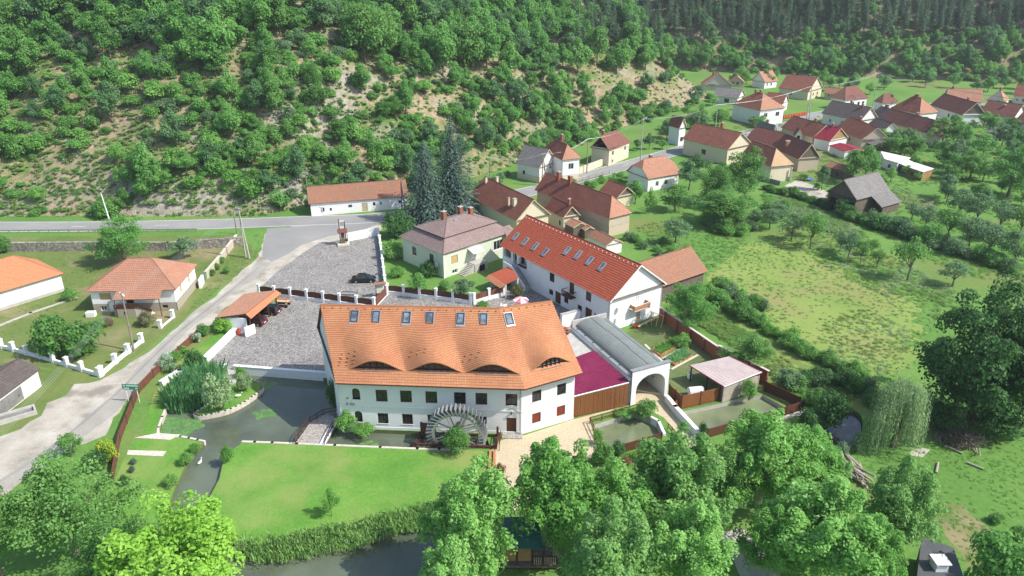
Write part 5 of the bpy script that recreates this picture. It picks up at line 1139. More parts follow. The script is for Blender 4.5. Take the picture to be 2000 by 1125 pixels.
# trailer lift, barrel, info board, parking frame
def trailer():
    T = thing('work_trailer', 'orange scaffold trailer parked beside the carport', 'trailer', g(553, 598), R(-8))
    for x in (-1.1, 1.1):
        for y in (-.55, .55): m = MB(); m.bar((x, y, .4), (x * .8, y, 1.55), .07); m.build('upright', 'orange', T)
    for z, k in ((.55, 1.1), (1.05, 1.0), (1.5, .9)):
        for y in (-.55, .55): m = MB(); m.bar((-1.2 * k, y, z), (1.2 * k, y, z), .06); m.build('rail', 'orange' if z > .6 else 'pale_wood', T)
    m = MB(); m.box((-1.15, -.55, .95), (1.15, .55, 1.0)); m.build('deck', 'pale_wood', T); m = MB(); m.box((-.5, -.5, .35), (.3, .5, .9)); m.build('motor_box', 'dark_metal', T)
    for x in (-.9, .8):
        for y in (-.6, .6): m = MB(); m.tube((x, y - .08, .28), (x, y + .08, .28), .28, n=12); m.build('wheel', 'tyre', T)
trailer()
T = thing('oil_barrel', 'red barrel standing at the carport end wall', 'barrel', g(467, 653)); m = MB(); m.lathe([(.26, 0), (.28, .03), (.28, .3), (.3, .32), (.28, .34), (.28, .62), (.3, .64), (.28, .66), (.28, .9), (.26, .93)], n=14); m.build('drum', 'red', T); m = MB(); m.lathe([(.24, .932), (.1, .96)], n=12); m.build('lid', 'dark_metal', T)
def info_board():
    T = thing('information_board', 'roofed notice board at the edge of the parking by the gate', 'notice board', g(744, 580), R(20))
    for x in (-.75, .75): m = MB(); m.box((x - .06, -.06, 0), (x + .06, .06, 2.6)); m.build('post', 'brown', T)
    m = MB(); m.box((-.69, -.04, .8), (.69, .04, 2.3)); m.build('panel', 'white_sheet', T); m = MB(); m.box((-.5, -.055, 1.2), (.5, -.042, 2.1)); m.build('map', 'l_pale' if False else 'mint', T)
    m = MB(); slope(m, (-1.0, -.5, 2.55), (1.0, -.5, 2.55), (1.0, 0, 2.85), (-1.0, 0, 2.85), .25); slope(m, (1.0, .5, 2.55), (-1.0, .5, 2.55), (-1.0, 0, 2.85), (1.0, 0, 2.85), .25); m.build('roof', 't_old', T)
info_board()
T = thing('sand_box', 'flat grey timber frame lying on the setts behind the fence', 'sandbox', g(680, 577), R(-4)); m = MB(); 
for a, b in (((-1.4, 0), (1.4, 0)), ((-1.4, 1.2), (1.4, 1.2)), ((-1.4, 0), (-1.4, 1.2)), ((1.4, 0), (1.4, 1.2))): m = MB(); m.bar((*a, .15), (*b, .15), .12, .12); m.build('frame_bar', 'old_wood', T)
m = MB(); m.box((-1.33, .06, .05), (1.33, 1.14, .1)); m.build('sand_bed', 'zinc', T)
def shrine():
    T = thing('roadside_shrine', 'tall wayside sign and shrine with red tiled canopy at the junction', 'shrine', g(671, 478), R(15))
    for x in (-.55, .55): m = MB(); m.box((x - .09, -.09, 0), (x + .09, .09, 5.6 if x < 0 else 5.0)); m.build('post', 'brown', T)
    m = MB(); m.box((-.46, -.04, 3.6), (.46, .04, 5.3)); m.build('sign_panel', 'white_sheet', T); m = MB(); m.box((-.34, -.055, 4.1), (.34, -.042, 5.0)); m.build('picture', 'zinc', T)
    m = MB(); slope(m, (-1.0, -.8, 2.9), (1.0, -.8, 2.9), (1.0, 0, 3.5), (-1.0, 0, 3.5), .25); slope(m, (1.0, .8, 2.9), (-1.0, .8, 2.9), (-1.0, 0, 3.5), (1.0, 0, 3.5), .25); m.build('canopy', 't_wine', T)
    m = MB(); m.box((-.35, -.2, .4), (.35, .2, 2.6)); m.build('carved_figure', 'old_wood', T); m = MB(); m.box((-1.2, -1.0, 0), (1.2, .8, .35)); m.build('plinth', 'stone_cap', T)
shrine()
def lane_sign():
    T = thing('direction_sign', 'green direction sign with white lettering on two posts beside the lane', 'sign', g(262, 786), R(-4))
    for x in (-.75, .75): m = MB(); m.tube((x, .04, 0), (x, .04, 2.9), .045); m.build('post', 'white_metal', T)
    m = MB(); m.box((-1.15, -.03, 2.0), (1.15, .0, 2.85)); m.build('board', 'green_sign', T)
    m = MB()
    for x0, x1, z in ((-1.0, -.75, 2.5), (-.55, .05, 2.52), (.1, .95, 2.5), (-.95, -.3, 2.1), (.65, .95, 2.1)):
        x = x0
        while x < x1: m.box((x, -.042, z), (x + .07, -.031, z + .2)); x += .105
    tag(m.build('lettering', 'white', T), kind='stuff')
lane_sign()
# ------------------------------------------------------------------ houses: left of the lane
LW = house('long_cottage', 'long low white cottage with lichened tile roof at the hill foot', 'house', (603, 399), (798, 383), 7.2, 3.0, 3.1, 'gable', 'x', .35, 't_old', wall='white_wall', wins=[('F', .12, .9, .7, .9, 'one', 'dark_metal'), ('F', .2, .9, .45, .7, 'one', 'dark_metal'), ('F', .4, 1.3, .9, .7, 'two', 'grey_metal'), ('F', .65, 1.3, .6, .8, 'one', 'dark_metal'), ('F', .72, 1.4, .4, .6, 'one', 'dark_metal'), ('F', .92, 1.3, .6, .7, 'one', 'dark_metal')], doors=[('F', .1, .05, .9, 1.9, 'white_metal'), ('F', .55, .05, 1.3, 2.1, 'pale_wood')], course=.3)
PH = house('hipped_house', 'white house with beige plinth, brown hipped roof and porch stairs', 'house', (166, 570), (343, 566), (392, 516), 4.0, 3.6, 'hip', 'x', .5, 't_faded', wall='white_wall', plinth=('plinth', 1.5), wins=[('F', .17, 2.2, 1.9, 1.3, 'shut', 'shutter'), ('F', .12, .25, 1.0, .9, 'two', 'white_metal'), ('F', .86, .5, .9, .6, 'two', 'dark_metal'), ('R', .28, 2.1, .9, 1.5, 'shut', 'shutter'), ('R', .68, 2.1, .9, 1.5, 'shut', 'shutter')], doors=[('F', .45, 1.5, 1.2, 2.2), ('F', .22, .05, .9, 1.9, 'white_metal')], course=.38)
def porch(T):
    L, D, ze, rise = T['dims']; o = .5; x0, x1 = L * .34, L * .86
    m = MB(); slope(m, (x0, -1.9, ze - .75), (x1, -1.9, ze - .75), (x1 - .1, .7, ze + .3), (x0 + .1, .7, ze + .3), .38); m.build('porch_roof', 't_faded', T)
    for x in (x0 + .2, x1 - .25): m = MB(); m.tube((x, -1.7, 0), (x, -1.7, ze - .8), .07); m.build('porch_post', 'brown', T)
    m = MB(); m.box((x0 - .2, -1.6, 0), (x0 + 3.2, o, 1.45)); po = m.build('porch_base', 'plinth', T)
    for k in range(7): m = MB(); m.box((x0 + 3.2 + k * .36, -1.5, 0), (x0 + 3.56 + k * .36, -.3, 1.3 - k * .19)); m.build('step', 'stone_cap', po)
    m = MB(); m.bar((x0 + 3.2, -1.55, 2.2), (x0 + 5.8, -1.55, .95), .07, .5); m.build('stair_rail', 'brown', po); m = MB(); m.box((x0 - .2, -1.62, 1.45), (x0 + 3.2, -1.52, 2.2)); m.build('porch_rail', 'brown', po)
    m = MB(); m.box((x0 + 1.3, -1.63, .45), (x0 + 1.8, -1.6, .95)); m.build('cellar_window', 'glass', po)
    m = MB(); m.box((-.1, -1.4, 0), (1.3, -.5, .8)); m.build('cellar_wall', 'white_wall', T)
porch(PH)
house('orange_roof_house', 'white bungalow with smooth orange hipped roof at the left edge', 'house', (-70, 592), (126, 534), 11.0, 3.3, 3.7, 'hip', 'x', .5, 't_orange', wall='white_wall', plinth=('concrete', .5), wins=[('F', .55, 1.1, 1.4, 1.2, 'shut', 'white_metal'), ('F', .86, 1.0, .7, 1.4, 'shut', 'white_metal')])
SH = house('wash_house', 'small open white shed with mossy dark roof at the lane corner', 'shed', (-60, 822), (80, 719), 6.0, 2.7, 1.3, 'gable', 'x', .35, 't_dark', wall='old_white', doors=[('F', .5, .02, 5.5, 2.1, 'concrete_dark')])  # dark grey leaf fills the open front, its colour standing for the shaded inside
T = thing('stone_trough', 'low concrete trough beside the open white shed', 'trough', g(30, 815), R(38)); 
for a, b in (((-2.4, -1.0, 0), (2.4, -.75, .6)), ((-2.4, .75, 0), (2.4, 1.0, .6)), ((-2.4, -.75, 0), (-2.15, .75, .6)), ((2.15, -.75, 0), (2.4, .75, .6))): m = MB(); m.box(a, b); m.build('side', 'concrete', T)
m = MB(); m.box((-2.15, -.75, .02), (2.15, .75, .3)); m.build('basin_floor', 'concrete_dark', T)
post_wall('pillar_fence', 'low white garden wall with square pillars in front of hipped house', 'fence', [(4, 680), (27, 686), (53, 693), (79, 700), (105, 708), (132, 716), (161, 725), (196, 736)], .5, 1.5, None, pw=.5)
post_wall('lane_pillar_fence', 'white pillared wall running along the gravel lane', 'fence', [(199, 734), (226, 710), (251, 690), (277, 669)], .5, 1.5, None, pw=.55)
post_wall('drive_pillars', 'pair of white gate pillars at the drive of the hipped house', 'gate', [(314, 641), (338, 621)], .12, 1.4, None, pw=.5)
wall_thing('stone_wall', 'long dry stone retaining wall below the road', 'wall', [g(-60, 492), g(200, 489), g(330, 490), g(470, 480)], 1.9, .6, 'stones', None)
wall_thing('plaster_wall', 'old plastered garden wall beside the junction lane', 'wall', [g(404, 545), g(432, 512), g(463, 472)], 1.5, .35, 'tan', 'stone_cap')
board_fence('green_gate', 'green metal mesh gate by the hipped house', [g(396, 553), g(406, 540)], 1.5, 'green_metal', 'green_metal', n=1, cat='gate')
wall_thing('entrance_pillar', 'white gate pillars between hipped house and green gate', 'gate', [g(392, 563), g(397, 553)], 1.6, .4, 'white_wall')
# ------------------------------------------------------------------ houses behind the compound and along the road
house('brown_farmhouse', 'cream gabled farmhouse with long brown roof behind green house', 'house', (915, 383), (1008, 432), (1073, 417), 3.7, 4.0, 'gable', 'x', .4, 't_brown', wall='cream', wins=[('R', .3, 4.4, .7, .7, 'one', 'dark_metal')][:0], chims=[(.18, .62, 4.6, .5), (.8, .25, 3.4, .7), (.72, .2, 3.2, .35), (.1, .4, 4.2, .5)], course=.4, cmat='cream')
HB = house('hip_end_farmhouse', 'long brown-roofed farmhouse with orange hip end and crumbling wall', 'house', (1044, 371), (1190, 427), (1237, 416), 4.3, 3.6, ('hipR',), 'x', .45, 't_brown', 't_faded', wall='tan', chims=[(.2, .45, 5.0, .7), (.36, .45, 5.0, .7)], course=.4, plinth=('peeling', 2.2))
house('brown_cottage', 'small brown-roofed cottage with board gable between the farmhouses', 'house', (1063, 406), (1100, 426), (1128, 417), 3.2, 2.3, 'gable', 'x', .3, 't_brown', wall='cream', gable_mat='old_wood', wins=[('F', .8, 1.0, .7, 1.1, 'one')], chims=[(.85, .5, 3.6, .5)])
house('tile_porch', 'little orange tiled porch in front of the brown cottage', 'porch', (1102, 436), (1120, 445), (1134, 432), 2.5, .8, 'gable', 'x', .15, 't_faded', wall='old_wood')
house('tile_lean_to', 'lower of the little orange tiled lean-tos by the cottage', 'shed', (1128, 442), (1142, 450), (1150, 440), 2.0, .6, 'gable', 'x', .15, 't_faded', wall='old_wood')
house('tile_shed', 'low mossy tile shed with white end below the hip-end farmhouse', 'shed', (1147, 461), (1184, 480), (1212, 470), 2.2, 1.1, 'gable', 'x', .2, 't_old', wall='old_white')
house('dish_cottage', 'small dark cottage with white dish on its gable', 'house', (1170, 372), (1206, 386), (1229, 374), 2.7, 2.2, 'gable', 'x', .35, 't_brown', wall='cream', gable_mat='old_wood')
house('clipped_gable_house', 'pale blue-white house with clipped gables and light tile roof', 'house', (1266, 350), (1330, 339), 9.0, 3.4, 3.9, 'half', 'x', .4, 't_faded', wall='white_wall', wins=[('F', .3, 1.0, 1.0, 1.3, 'two', 'white_metal'), ('F', .6, 1.0, 1.2, 1.3, 'two', 'white_metal'), ('L', .5, 4.3, .5, .6, 'one', 'dark_metal'), ('L', .62, 4.3, .5, .6, 'one', 'dark_metal')], chims=[(.45, .6, 4.4, .7)])
house('grey_roof_house', 'old white-gabled house with slate grey roof beside the road', 'house', (1007, 318), (1054, 328), (1087, 316), 4.2, 4.2, 'gable', 'x', .35, 't_grey', wall='old_white', plinth=('cream', 1.6), wins=[('R', .3, 3.0, .6, .8, 'one', 'dark_metal'), ('R', .65, 3.0, .6, .8, 'one', 'dark_metal'), ('F', .3, 1.5, .8, 1.0, 'one', 'dark_metal')], doors=[('R', .5, .05, 1.3, 2.0, 'old_wood')])
house('hipped_road_house', 'two-storey white house with red-brown hipped roof beside the road', 'house', (1056, 293), (1098, 313), (1131, 306), 6.4, 3.2, 'hip', 'x', .45, 't_brown', 't_faded', wall='white_wall', plinth=('cream', 2.2), wins=[('R', .5, 3.6, 1.6, 1.6, 'two', 'white_metal')], doors=[('R', .45, .05, 1.3, 2.0, 'brown')], chims=[(.45, .6, 5.0, .6)])
house('cream_road_house', 'cream house with pale tile roof set end-on to the road', 'house', (1152, 288), (1191, 294), (1246, 279), 4.6, 3.6, ('hipR',), 'y', .4, 't_wine', 't_faded', wall='cream', wins=[('R', .2, 2.6, 1.2, 1.3, 'two', 'white_metal'), ('R', .8, 2.6, 1.2, 1.3, 'two', 'white_metal'), ('R', .2, .4, 1.0, 1.0, 'two', 'white_metal')], chims=[(.3, .3, 4.4, .6)])
house('tall_white_house', 'narrow tall white house half hidden by trees at the hill foot', 'house', (1304, 245), (1327, 251), (1339, 248), 5.5, 3.0, 'gable', 'x', .35, 't_brown', wall='white_wall', wins=[('R', .5, 1.2, 1.2, 1.4, 'two', 'brown')])
house('tan_farmhouse', 'large tan farmhouse with brown gabled roof behind the walnut trees', 'house', (1332, 271), (1422, 292), (1464, 280), 4.6, 4.0, 'gable', 'x', .4, 't_brown', wall='cream', wins=[('F', .48, 1.4, 1.6, 1.5, 'two', 'brown')], chims=[(.5, .65, 5.2, .7)])
house('dark_row_house', 'dark brown roof of the row house behind the tan farmhouse', 'house', (1452, 275), (1508, 289), 9.5, 3.6, 3.8, 'gable', 'x', .3, 't_wine', wall='tan')
house('timber_barn', 'dark-roofed barn with weathered timber gable and roof hatch', 'barn', (1508, 289), (1560, 311), (1590, 303), 3.6, 4.0, 'gable', 'x', .3, 't_wine', wall='tan', gable_mat='old_wood', chims=[(.35, .25, 3.0, 1.0)], cmat='t_faded')
HC = house('yellow_hip_house', 'brown-roofed house with straw-yellow hip end and open veranda', 'house', (1446, 303), (1506, 326), (1542, 318), 4.4, 3.8, ('hipR',), 'x', .5, 't_brown', 't_tan', wall='cream', gable_mat='old_wood')
house('grey_hip_house', 'house with plain grey hipped roof below the white street house', 'house', (1474, 252), (1511, 262), (1543, 267), 3.0, 2.6, 'hip', 'x', .3, 't_grey', wall='white_wall', chims=[(.5, .5, 3.6, .5)])
house('white_gable_annexe', 'narrow white gable house with dark attic opening and dish', 'house', (1551, 267), (1568, 268), 5.0, 3.8, 2.2, 'gable', 'y', .25, 't_wine', wall='white_wall', wins=[('F', .5, 3.0, .9, 1.2, 'one', 'dark_metal')])
house('long_brown_house', 'long brown-roofed house beside the red sheet-roofed one', 'house', (1525, 249), (1588, 269), 8.5, 3.2, 3.6, 'gable', 'x', .3, 't_brown', wall='tan', chims=[(.65, .55, 4.6, .6)])
house('red_sheet_house', 'house with smooth wine-red roof and yellow board gable', 'house', (1588, 269), (1621, 276), (1646, 266), 3.2, 3.4, 'gable', 'x', .3, 'red_sheet', wall='white_wall', gable_mat='wood', chims=[(.5, .5, 4.4, .5)])
house('red_low_shed', 'low shed with pinkish red sheet roof in front of red-roofed house', 'shed', (1619, 284), (1650, 296), 7.0, 2.3, .6, 'gable', 'x', .2, 'red_sheet', wall='white_wall')
house('rusty_lean_to', 'low lean-to with rusty orange tiles next to the red shed', 'shed', (1640, 289), (1662, 298), 5.0, 2.0, .5, 'gable', 'x', .2, 't_faded', wall='old_wood')
house('brick_barn', 'barn with long terracotta roof behind the guest house gable', 'barn', (1262, 571), (1383, 530), 9.0, 3.2, 3.4, 'gable', 'x', .5, 't_old', wall='old_wood', course=.33)
house('plank_shed', 'ruined plank shed with sagging tile roof in the farm yard', 'shed', (1609, 324), (1646, 334), 5.0, 2.3, 1.0, 'gable', 'x', .25, 't_old', wall='old_wood', wins=[('F', .4, .8, .8, .7, 'one', 'dark_metal'), ('F', .75, .6, .8, 1.0, 'one', 'dark_metal')])
BN = house('grey_barn', 'open timber barn with pale grey shingle roof in the orchard', 'barn', (1613, 374), (1674, 391), 13.0, 4.0, 3.8, 'gable', 'y', .5, 't_grey', wall='old_wood', gable_mat='old_wood', doors=[('F', .3, .05, 3.2, 3.0, 'dark'), ('F', .72, .05, 3.2, 3.0, 'dark')])  # near-black leaves fill the open bays, painted in for the shade inside
L, D, ze, rise = BN['dims']; m = MB(); slope(m, (L + 3.0, D * .42, ze - 1.9), (L + 3.0, D + .2, ze - 1.9), (L * .98, D + .2, ze + .05), (L * .98, D * .42, ze + .05), .36); m.build('side_roof', 't_grey', BN)
m = MB(); wall_run(m, [(L + 2.6, D * .5), (L + 2.6, D - .2)], 0, 2.0, .15); m.build('side_wall', 'old_wood', BN)
def slab_shed(name, label, px, z, wall):
    c = [g(*p, z) for p in px]; b = Vector((c[0].x, c[0].y, 0)); T = thing(name, label, 'shed', b); q = [(p - b) for p in c]; m = MB(); m.prism([p.xy for p in q], z, z + .15); m.build('roof', 'white_sheet', T); ctr = sum(q, Vector()) / 4; m = MB(); m.prism([(p.lerp(ctr, .06)).xy for p in q], 0, z); m.build('wall', wall, T)
    a, d = q[0].lerp(ctr, .06), q[1].lerp(ctr, .06); p = a.lerp(d, .5); n = Vector((p.x - ctr.x, p.y - ctr.y, 0)).normalized() * .03; m = MB(); m.cbox((p.x + n.x, p.y + n.y, 1.2), (1.2, .1, .9)); m.build('window', 'glass', T)
slab_shed('white_roof_shed', 'long shed with flat white roof at the orchard, farther one', [(1727, 311), (1754, 319), (1779, 309), (1720, 296)], 2.6, 'old_white')
slab_shed('white_roof_store', 'nearer flat white-roofed shed with yellow end wall', [(1768, 325), (1803, 337), (1824, 330), (1786, 318)], 2.4, 'wood')
slab_shed('grey_roof_link', 'small grey flat roof between the two white-roofed sheds', [(1754, 319), (1768, 325), (1785, 318), (1772, 312)], 2.2, 'old_wood')
# village street and beyond
VILLAGE = [
 ('gable_front_house', 'steep gable-front house with green window under the wood edge', (1371, 166), (1432, 167), 6.0, 2.4, 5.2, 'gable', 'y', 't_faded', None, 'grey_plaster', [('F', .3, 2.2, 3.2, 2.4, 'two', 'white_metal')], [(.35, .5, 6.2)], None),
 ('tiny_tiled_house', 'tiny orange-roofed house next to steep gable-front house', (1425, 160), (1454, 161), 6.0, 2.2, 2.6, 'gable', 'y', 't_faded', None, 'tan', [], [], None),
 ('orange_gable_house', 'small house with orange roof and white end left of big red roof', (1494, 161), (1520, 158), 8.0, 2.8, 4.2, 'gable', 'x', 't_faded', None, 'white_wall', [], [], None),
 ('big_red_roof_house', 'largest red-roofed house at the wood edge of the village', (1520, 172), (1580, 179), (1608, 171), 3.6, 5.0, 'gable', 'x', 't_brown', None, 'cream', [('F', .4, 1.2, 1.4, 1.3, 'two', 'white_metal'), ('R', .4, 1.2, 1.0, 1.2, 'two', 'brown'), ('R', .7, 1.2, 1.0, 1.2, 'two', 'brown')], [(.7, .55, 5.6)], None),
 ('grey_sheet_barn', 'pale barn with corrugated grey roof above the hipped street house', (1392, 187), (1442, 192), 9.0, 2.8, 2.8, 'gable', 'x', 't_grey', None, 'old_white', [('F', .55, .6, 2.0, 1.6, 'one', 'dark_metal')], [], None),
 ('hipped_street_house', 'white house with tall red hipped roof at the street bend', (1429, 203), (1485, 216), (1529, 209), 5.4, 4.6, 'hip', 'x', 't_brown', 't_faded', 'white_wall', [('R', .25, 2.6, 1.8, 1.6, 'two', 'white_metal'), ('R', .75, 2.6, 1.8, 1.6, 'two', 'white_metal')], [(.35, .5, 5.4), (.52, .5, 5.6)], None),
 ('rear_wing', 'brown roof wing behind the hipped street house', (1492, 198), (1530, 202), 7.0, 3.2, 3.0, 'gable', 'x', 't_brown', None, 'white_wall', [], [], None),
 ('low_tile_annexe', 'low tiled annexe between the big red roof and the orange hip', (1608, 182), (1652, 186), 6.0, 2.4, 2.0, 'gable', 'x', 't_old', None, 'tan', [], [], None),
 ('orange_hip_house', 'white house with orange hipped roof behind the village street', (1620, 190), (1650, 196), (1702, 192), 4.0, 4.2, 'hip', 'y', 't_wine', 't_faded', 'white_wall', [('R', .2, 1.4, 1.2, 1.4, 'two', 'dark_metal'), ('R', .4, 1.4, 1.2, 1.4, 'two', 'dark_metal'), ('R', .65, 1.4, 1.2, 1.4, 'two', 'dark_metal'), ('R', .85, 1.4, 1.2, 1.4, 'two', 'dark_metal')], [], None),
 ('dark_tile_house', 'long house with blackened tile roof and white gable', (1604, 221), (1681, 236), (1710, 229), 3.6, 4.0, 'gable', 'x', 't_dark', None, 'old_white', [], [(.45, .6, 4.9), (.8, .45, 4.7)], None),
 ('back_brown_house', 'brown-roofed house with dish behind the red sheet roof', (1630, 250), (1683, 273), 9.0, 3.2, 3.6, 'gable', 'x', 't_brown', None, 'tan', [], [(.3, .6, 4.6)], None),
 ('small_hip_house', 'small white house with brown hip roof right of the tall pole', (1706, 198), (1723, 202), (1754, 200), 3.0, 3.2, 'hip', 'y', 't_wine', 't_faded', 'white_wall', [('R', .3, 1.0, 1.0, 1.2, 'two', 'dark_metal')], [], None),
 ('pyramid_roof_house', 'white house with pyramid roof of red and orange slopes', (1739, 211), (1796, 223), (1839, 220), 3.9, 4.6, 'hip', 'x', 't_brown', 't_faded', 'white_wall', [('R', .5, 1.3, 1.2, 1.3, 'two', 'white_metal')], [(.45, .5, 5.4), (.52, .5, 5.6)], None),
 ('dark_gable_house', 'white house with dark red roof and dark board gable', (1816, 205), (1879, 225), (1916, 221), 3.6, 4.2, 'gable', 'x', 't_wine', None, 'white_wall', [('F', .6, 1.2, 1.0, 1.4, 'two', 'dark_metal'), ('F', .75, 1.2, 1.0, 1.4, 'two', 'dark_metal')], [(.7, .55, 5.0)], 'old_wood'),
 ('pale_tile_house', 'long pale tiled roof behind the dark board gable house', (1851, 197), (1920, 200), 8.5, 3.2, 4.2, 'gable', 'x', 't_faded', None, 'white_wall', [], [(.15, .5, 5.0)], None),
 ('wine_roof_house', 'long wine-red roof with pale brick chimney near the right edge', (1912, 222), (1980, 232), 10.0, 3.2, 4.2, 'gable', 'x', 't_wine', None, 'white_wall', [], [(.55, .35, 3.6)], None),
 ('edge_house', 'brown-roofed white house cut by the right edge of the picture', (1978, 239), (2030, 249), 10.0, 3.4, 4.0, 'gable', 'x', 't_wine', None, 'white_wall', [], [], None),
 ('grey_orange_hip', 'hipped house of grey and orange roof slopes at the far right', (1925, 196), (1961, 200), (1998, 197), 3.2, 3.8, 'hip', 'x', 't_grey', 't_faded', 'white_wall', [], [(.5, .5, 4.8)], None),
 ('far_brown_house', 'brown roof furthest right behind the grey and orange hip', (1978, 186), (2020, 190), 9.0, 3.2, 3.8, 'gable', 'x', 't_brown', None, 'cream', [], [], None),
 ('long_row_house', 'very long red-brown row house with pink brick gable', (1718, 234), (1832, 266), (1862, 261), 3.1, 3.6, 'gable', 'x', 't_wine', None, 'cream', [], [(.45, .55, 4.4), (.78, .55, 4.4)], 'pink_brick'),
 ('white_gable_cottage', 'dark-roofed cottage with bright white gable among the trees', (1686, 249), (1718, 261), (1744, 253), 3.1, 3.2, 'gable', 'x', 't_dark', None, 'white_wall', [('R', .4, 1.2, .8, 1.0, 'two', 'dark_metal')], [], None),
 ('black_tile_annexe', 'short black-tiled annexe beside the long row house', (1700, 224), (1724, 232), 7.0, 3.0, 3.0, 'gable', 'x', 't_dark', None, 'tan', [], [(.5, .5, 4.0)], None),
 ('grey_lean_shed', 'ruinous shed with sagging grey roof below the white gable', (1684, 274), (1704, 284), 6.5, 2.2, 1.2, 'gable', 'x', 't_grey', None, 'old_wood', [], [], None),
 ('hidden_tin_shed', 'grey tin-roofed shed peeping out of the garden trees', (1876, 283), (1900, 284), 5.0, 2.4, 1.0, 'gable', 'x', 't_grey', None, 'old_wood', [], [], None),
 ('broken_roof_shed', 'shed with patched grey and rust roof near the right edge', (1927, 258), (1962, 262), 6.0, 2.4, 1.4, 'gable', 'x', 't_grey', None, 'old_wood', [], [], None),
]
for nm_, lb, A, B, D, ze, rise, kd, ax, r1, r2, wl, wn, ch, gm_ in VILLAGE:
    if not wn and 'shed' not in nm_: wn = [('F', .22, 1.0, .9, 1.2, 'two', 'white_metal'), ('F', .55, 1.0, .9, 1.2, 'two', 'brown'), ('R', .32, 1.1, .8, 1.1, 'two', 'brown'), ('R', .7, 1.1, .8, 1.1, 'two', 'brown')]
    house(nm_, lb, 'barn' if 'barn' in nm_ else 'shed' if 'shed' in nm_ else 'house', A, B, D, ze, rise, kd, ax, .4, r1, r2, wl, wins=wn, chims=ch, gable_mat=gm_, course=.45)
# ------------------------------------------------------------------ plants
def leaf_mesh(name, pos, nrm, size, rnd, mat, aspect=.62, extra=None, along=None):
    """one small four-sided leaf (or leaf spray) per row of pos"""
    n = len(pos); rs = np.random.RandomState(len(name) + n)
    nrm = nrm / (np.linalg.norm(nrm, axis=1, keepdims=True) + 1e-9)
    t = rs.normal(size=(n, 3)) if along is None else along
    a = t - nrm * (t * nrm).sum(1, keepdims=True); a /= (np.linalg.norm(a, axis=1, keepdims=True) + 1e-9); b = np.cross(nrm, a)
    s = np.asarray(size).reshape(-1, 1) * np.ones((n, 1)); w = s * aspect
    V = np.empty((n, 4, 3)); V[:, 0] = pos - a * s * .5; V[:, 1] = pos + b * w * .5 + a * s * .05; V[:, 2] = pos + a * s * .5 - nrm * s * .12; V[:, 3] = pos - b * w * .5 + a * s * .05
    V = V.reshape(-1, 3); F = np.arange(n * 4, dtype=np.int32)
    me = bpy.data.meshes.new(name); ev = extra.v if extra else []; ef = extra.f if extra else []
    nv = len(V) + len(ev); me.vertices.add(nv); co = np.concatenate([V, np.array([tuple(p) for p in ev]).reshape(-1, 3)]) if ev else V
    me.vertices.foreach_set('co', co.ravel())
    lt = [len(f) for f in ef]; tot = len(F) + sum(lt); me.loops.add(tot); li = np.concatenate([F, np.array([i + len(V) for f in ef for i in f], dtype=np.int32)]) if ef else F
    me.loops.foreach_set('vertex_index', li.astype(np.int32)); me.polygons.add(n + len(ef))
    starts = np.concatenate([np.arange(n) * 4, len(F) + np.concatenate([[0], np.cumsum(lt)[:-1]])]) if ef else np.arange(n) * 4
    me.polygons.foreach_set('loop_start', starts.astype(np.int32))
    me.materials.append(MT(mat))
    if ef:
        me.materials.append(MT('bark')); me.polygons.foreach_set('material_index', np.concatenate([np.zeros(n), np.ones(len(ef))]).astype(np.int32))
    at = me.attributes.new('rnd', 'FLOAT', 'FACE'); at.data.foreach_set('value', np.concatenate([rnd, np.zeros(len(ef))]).astype(np.float32) if ef else rnd.astype(np.float32))
    me.update(); me.validate(); return me
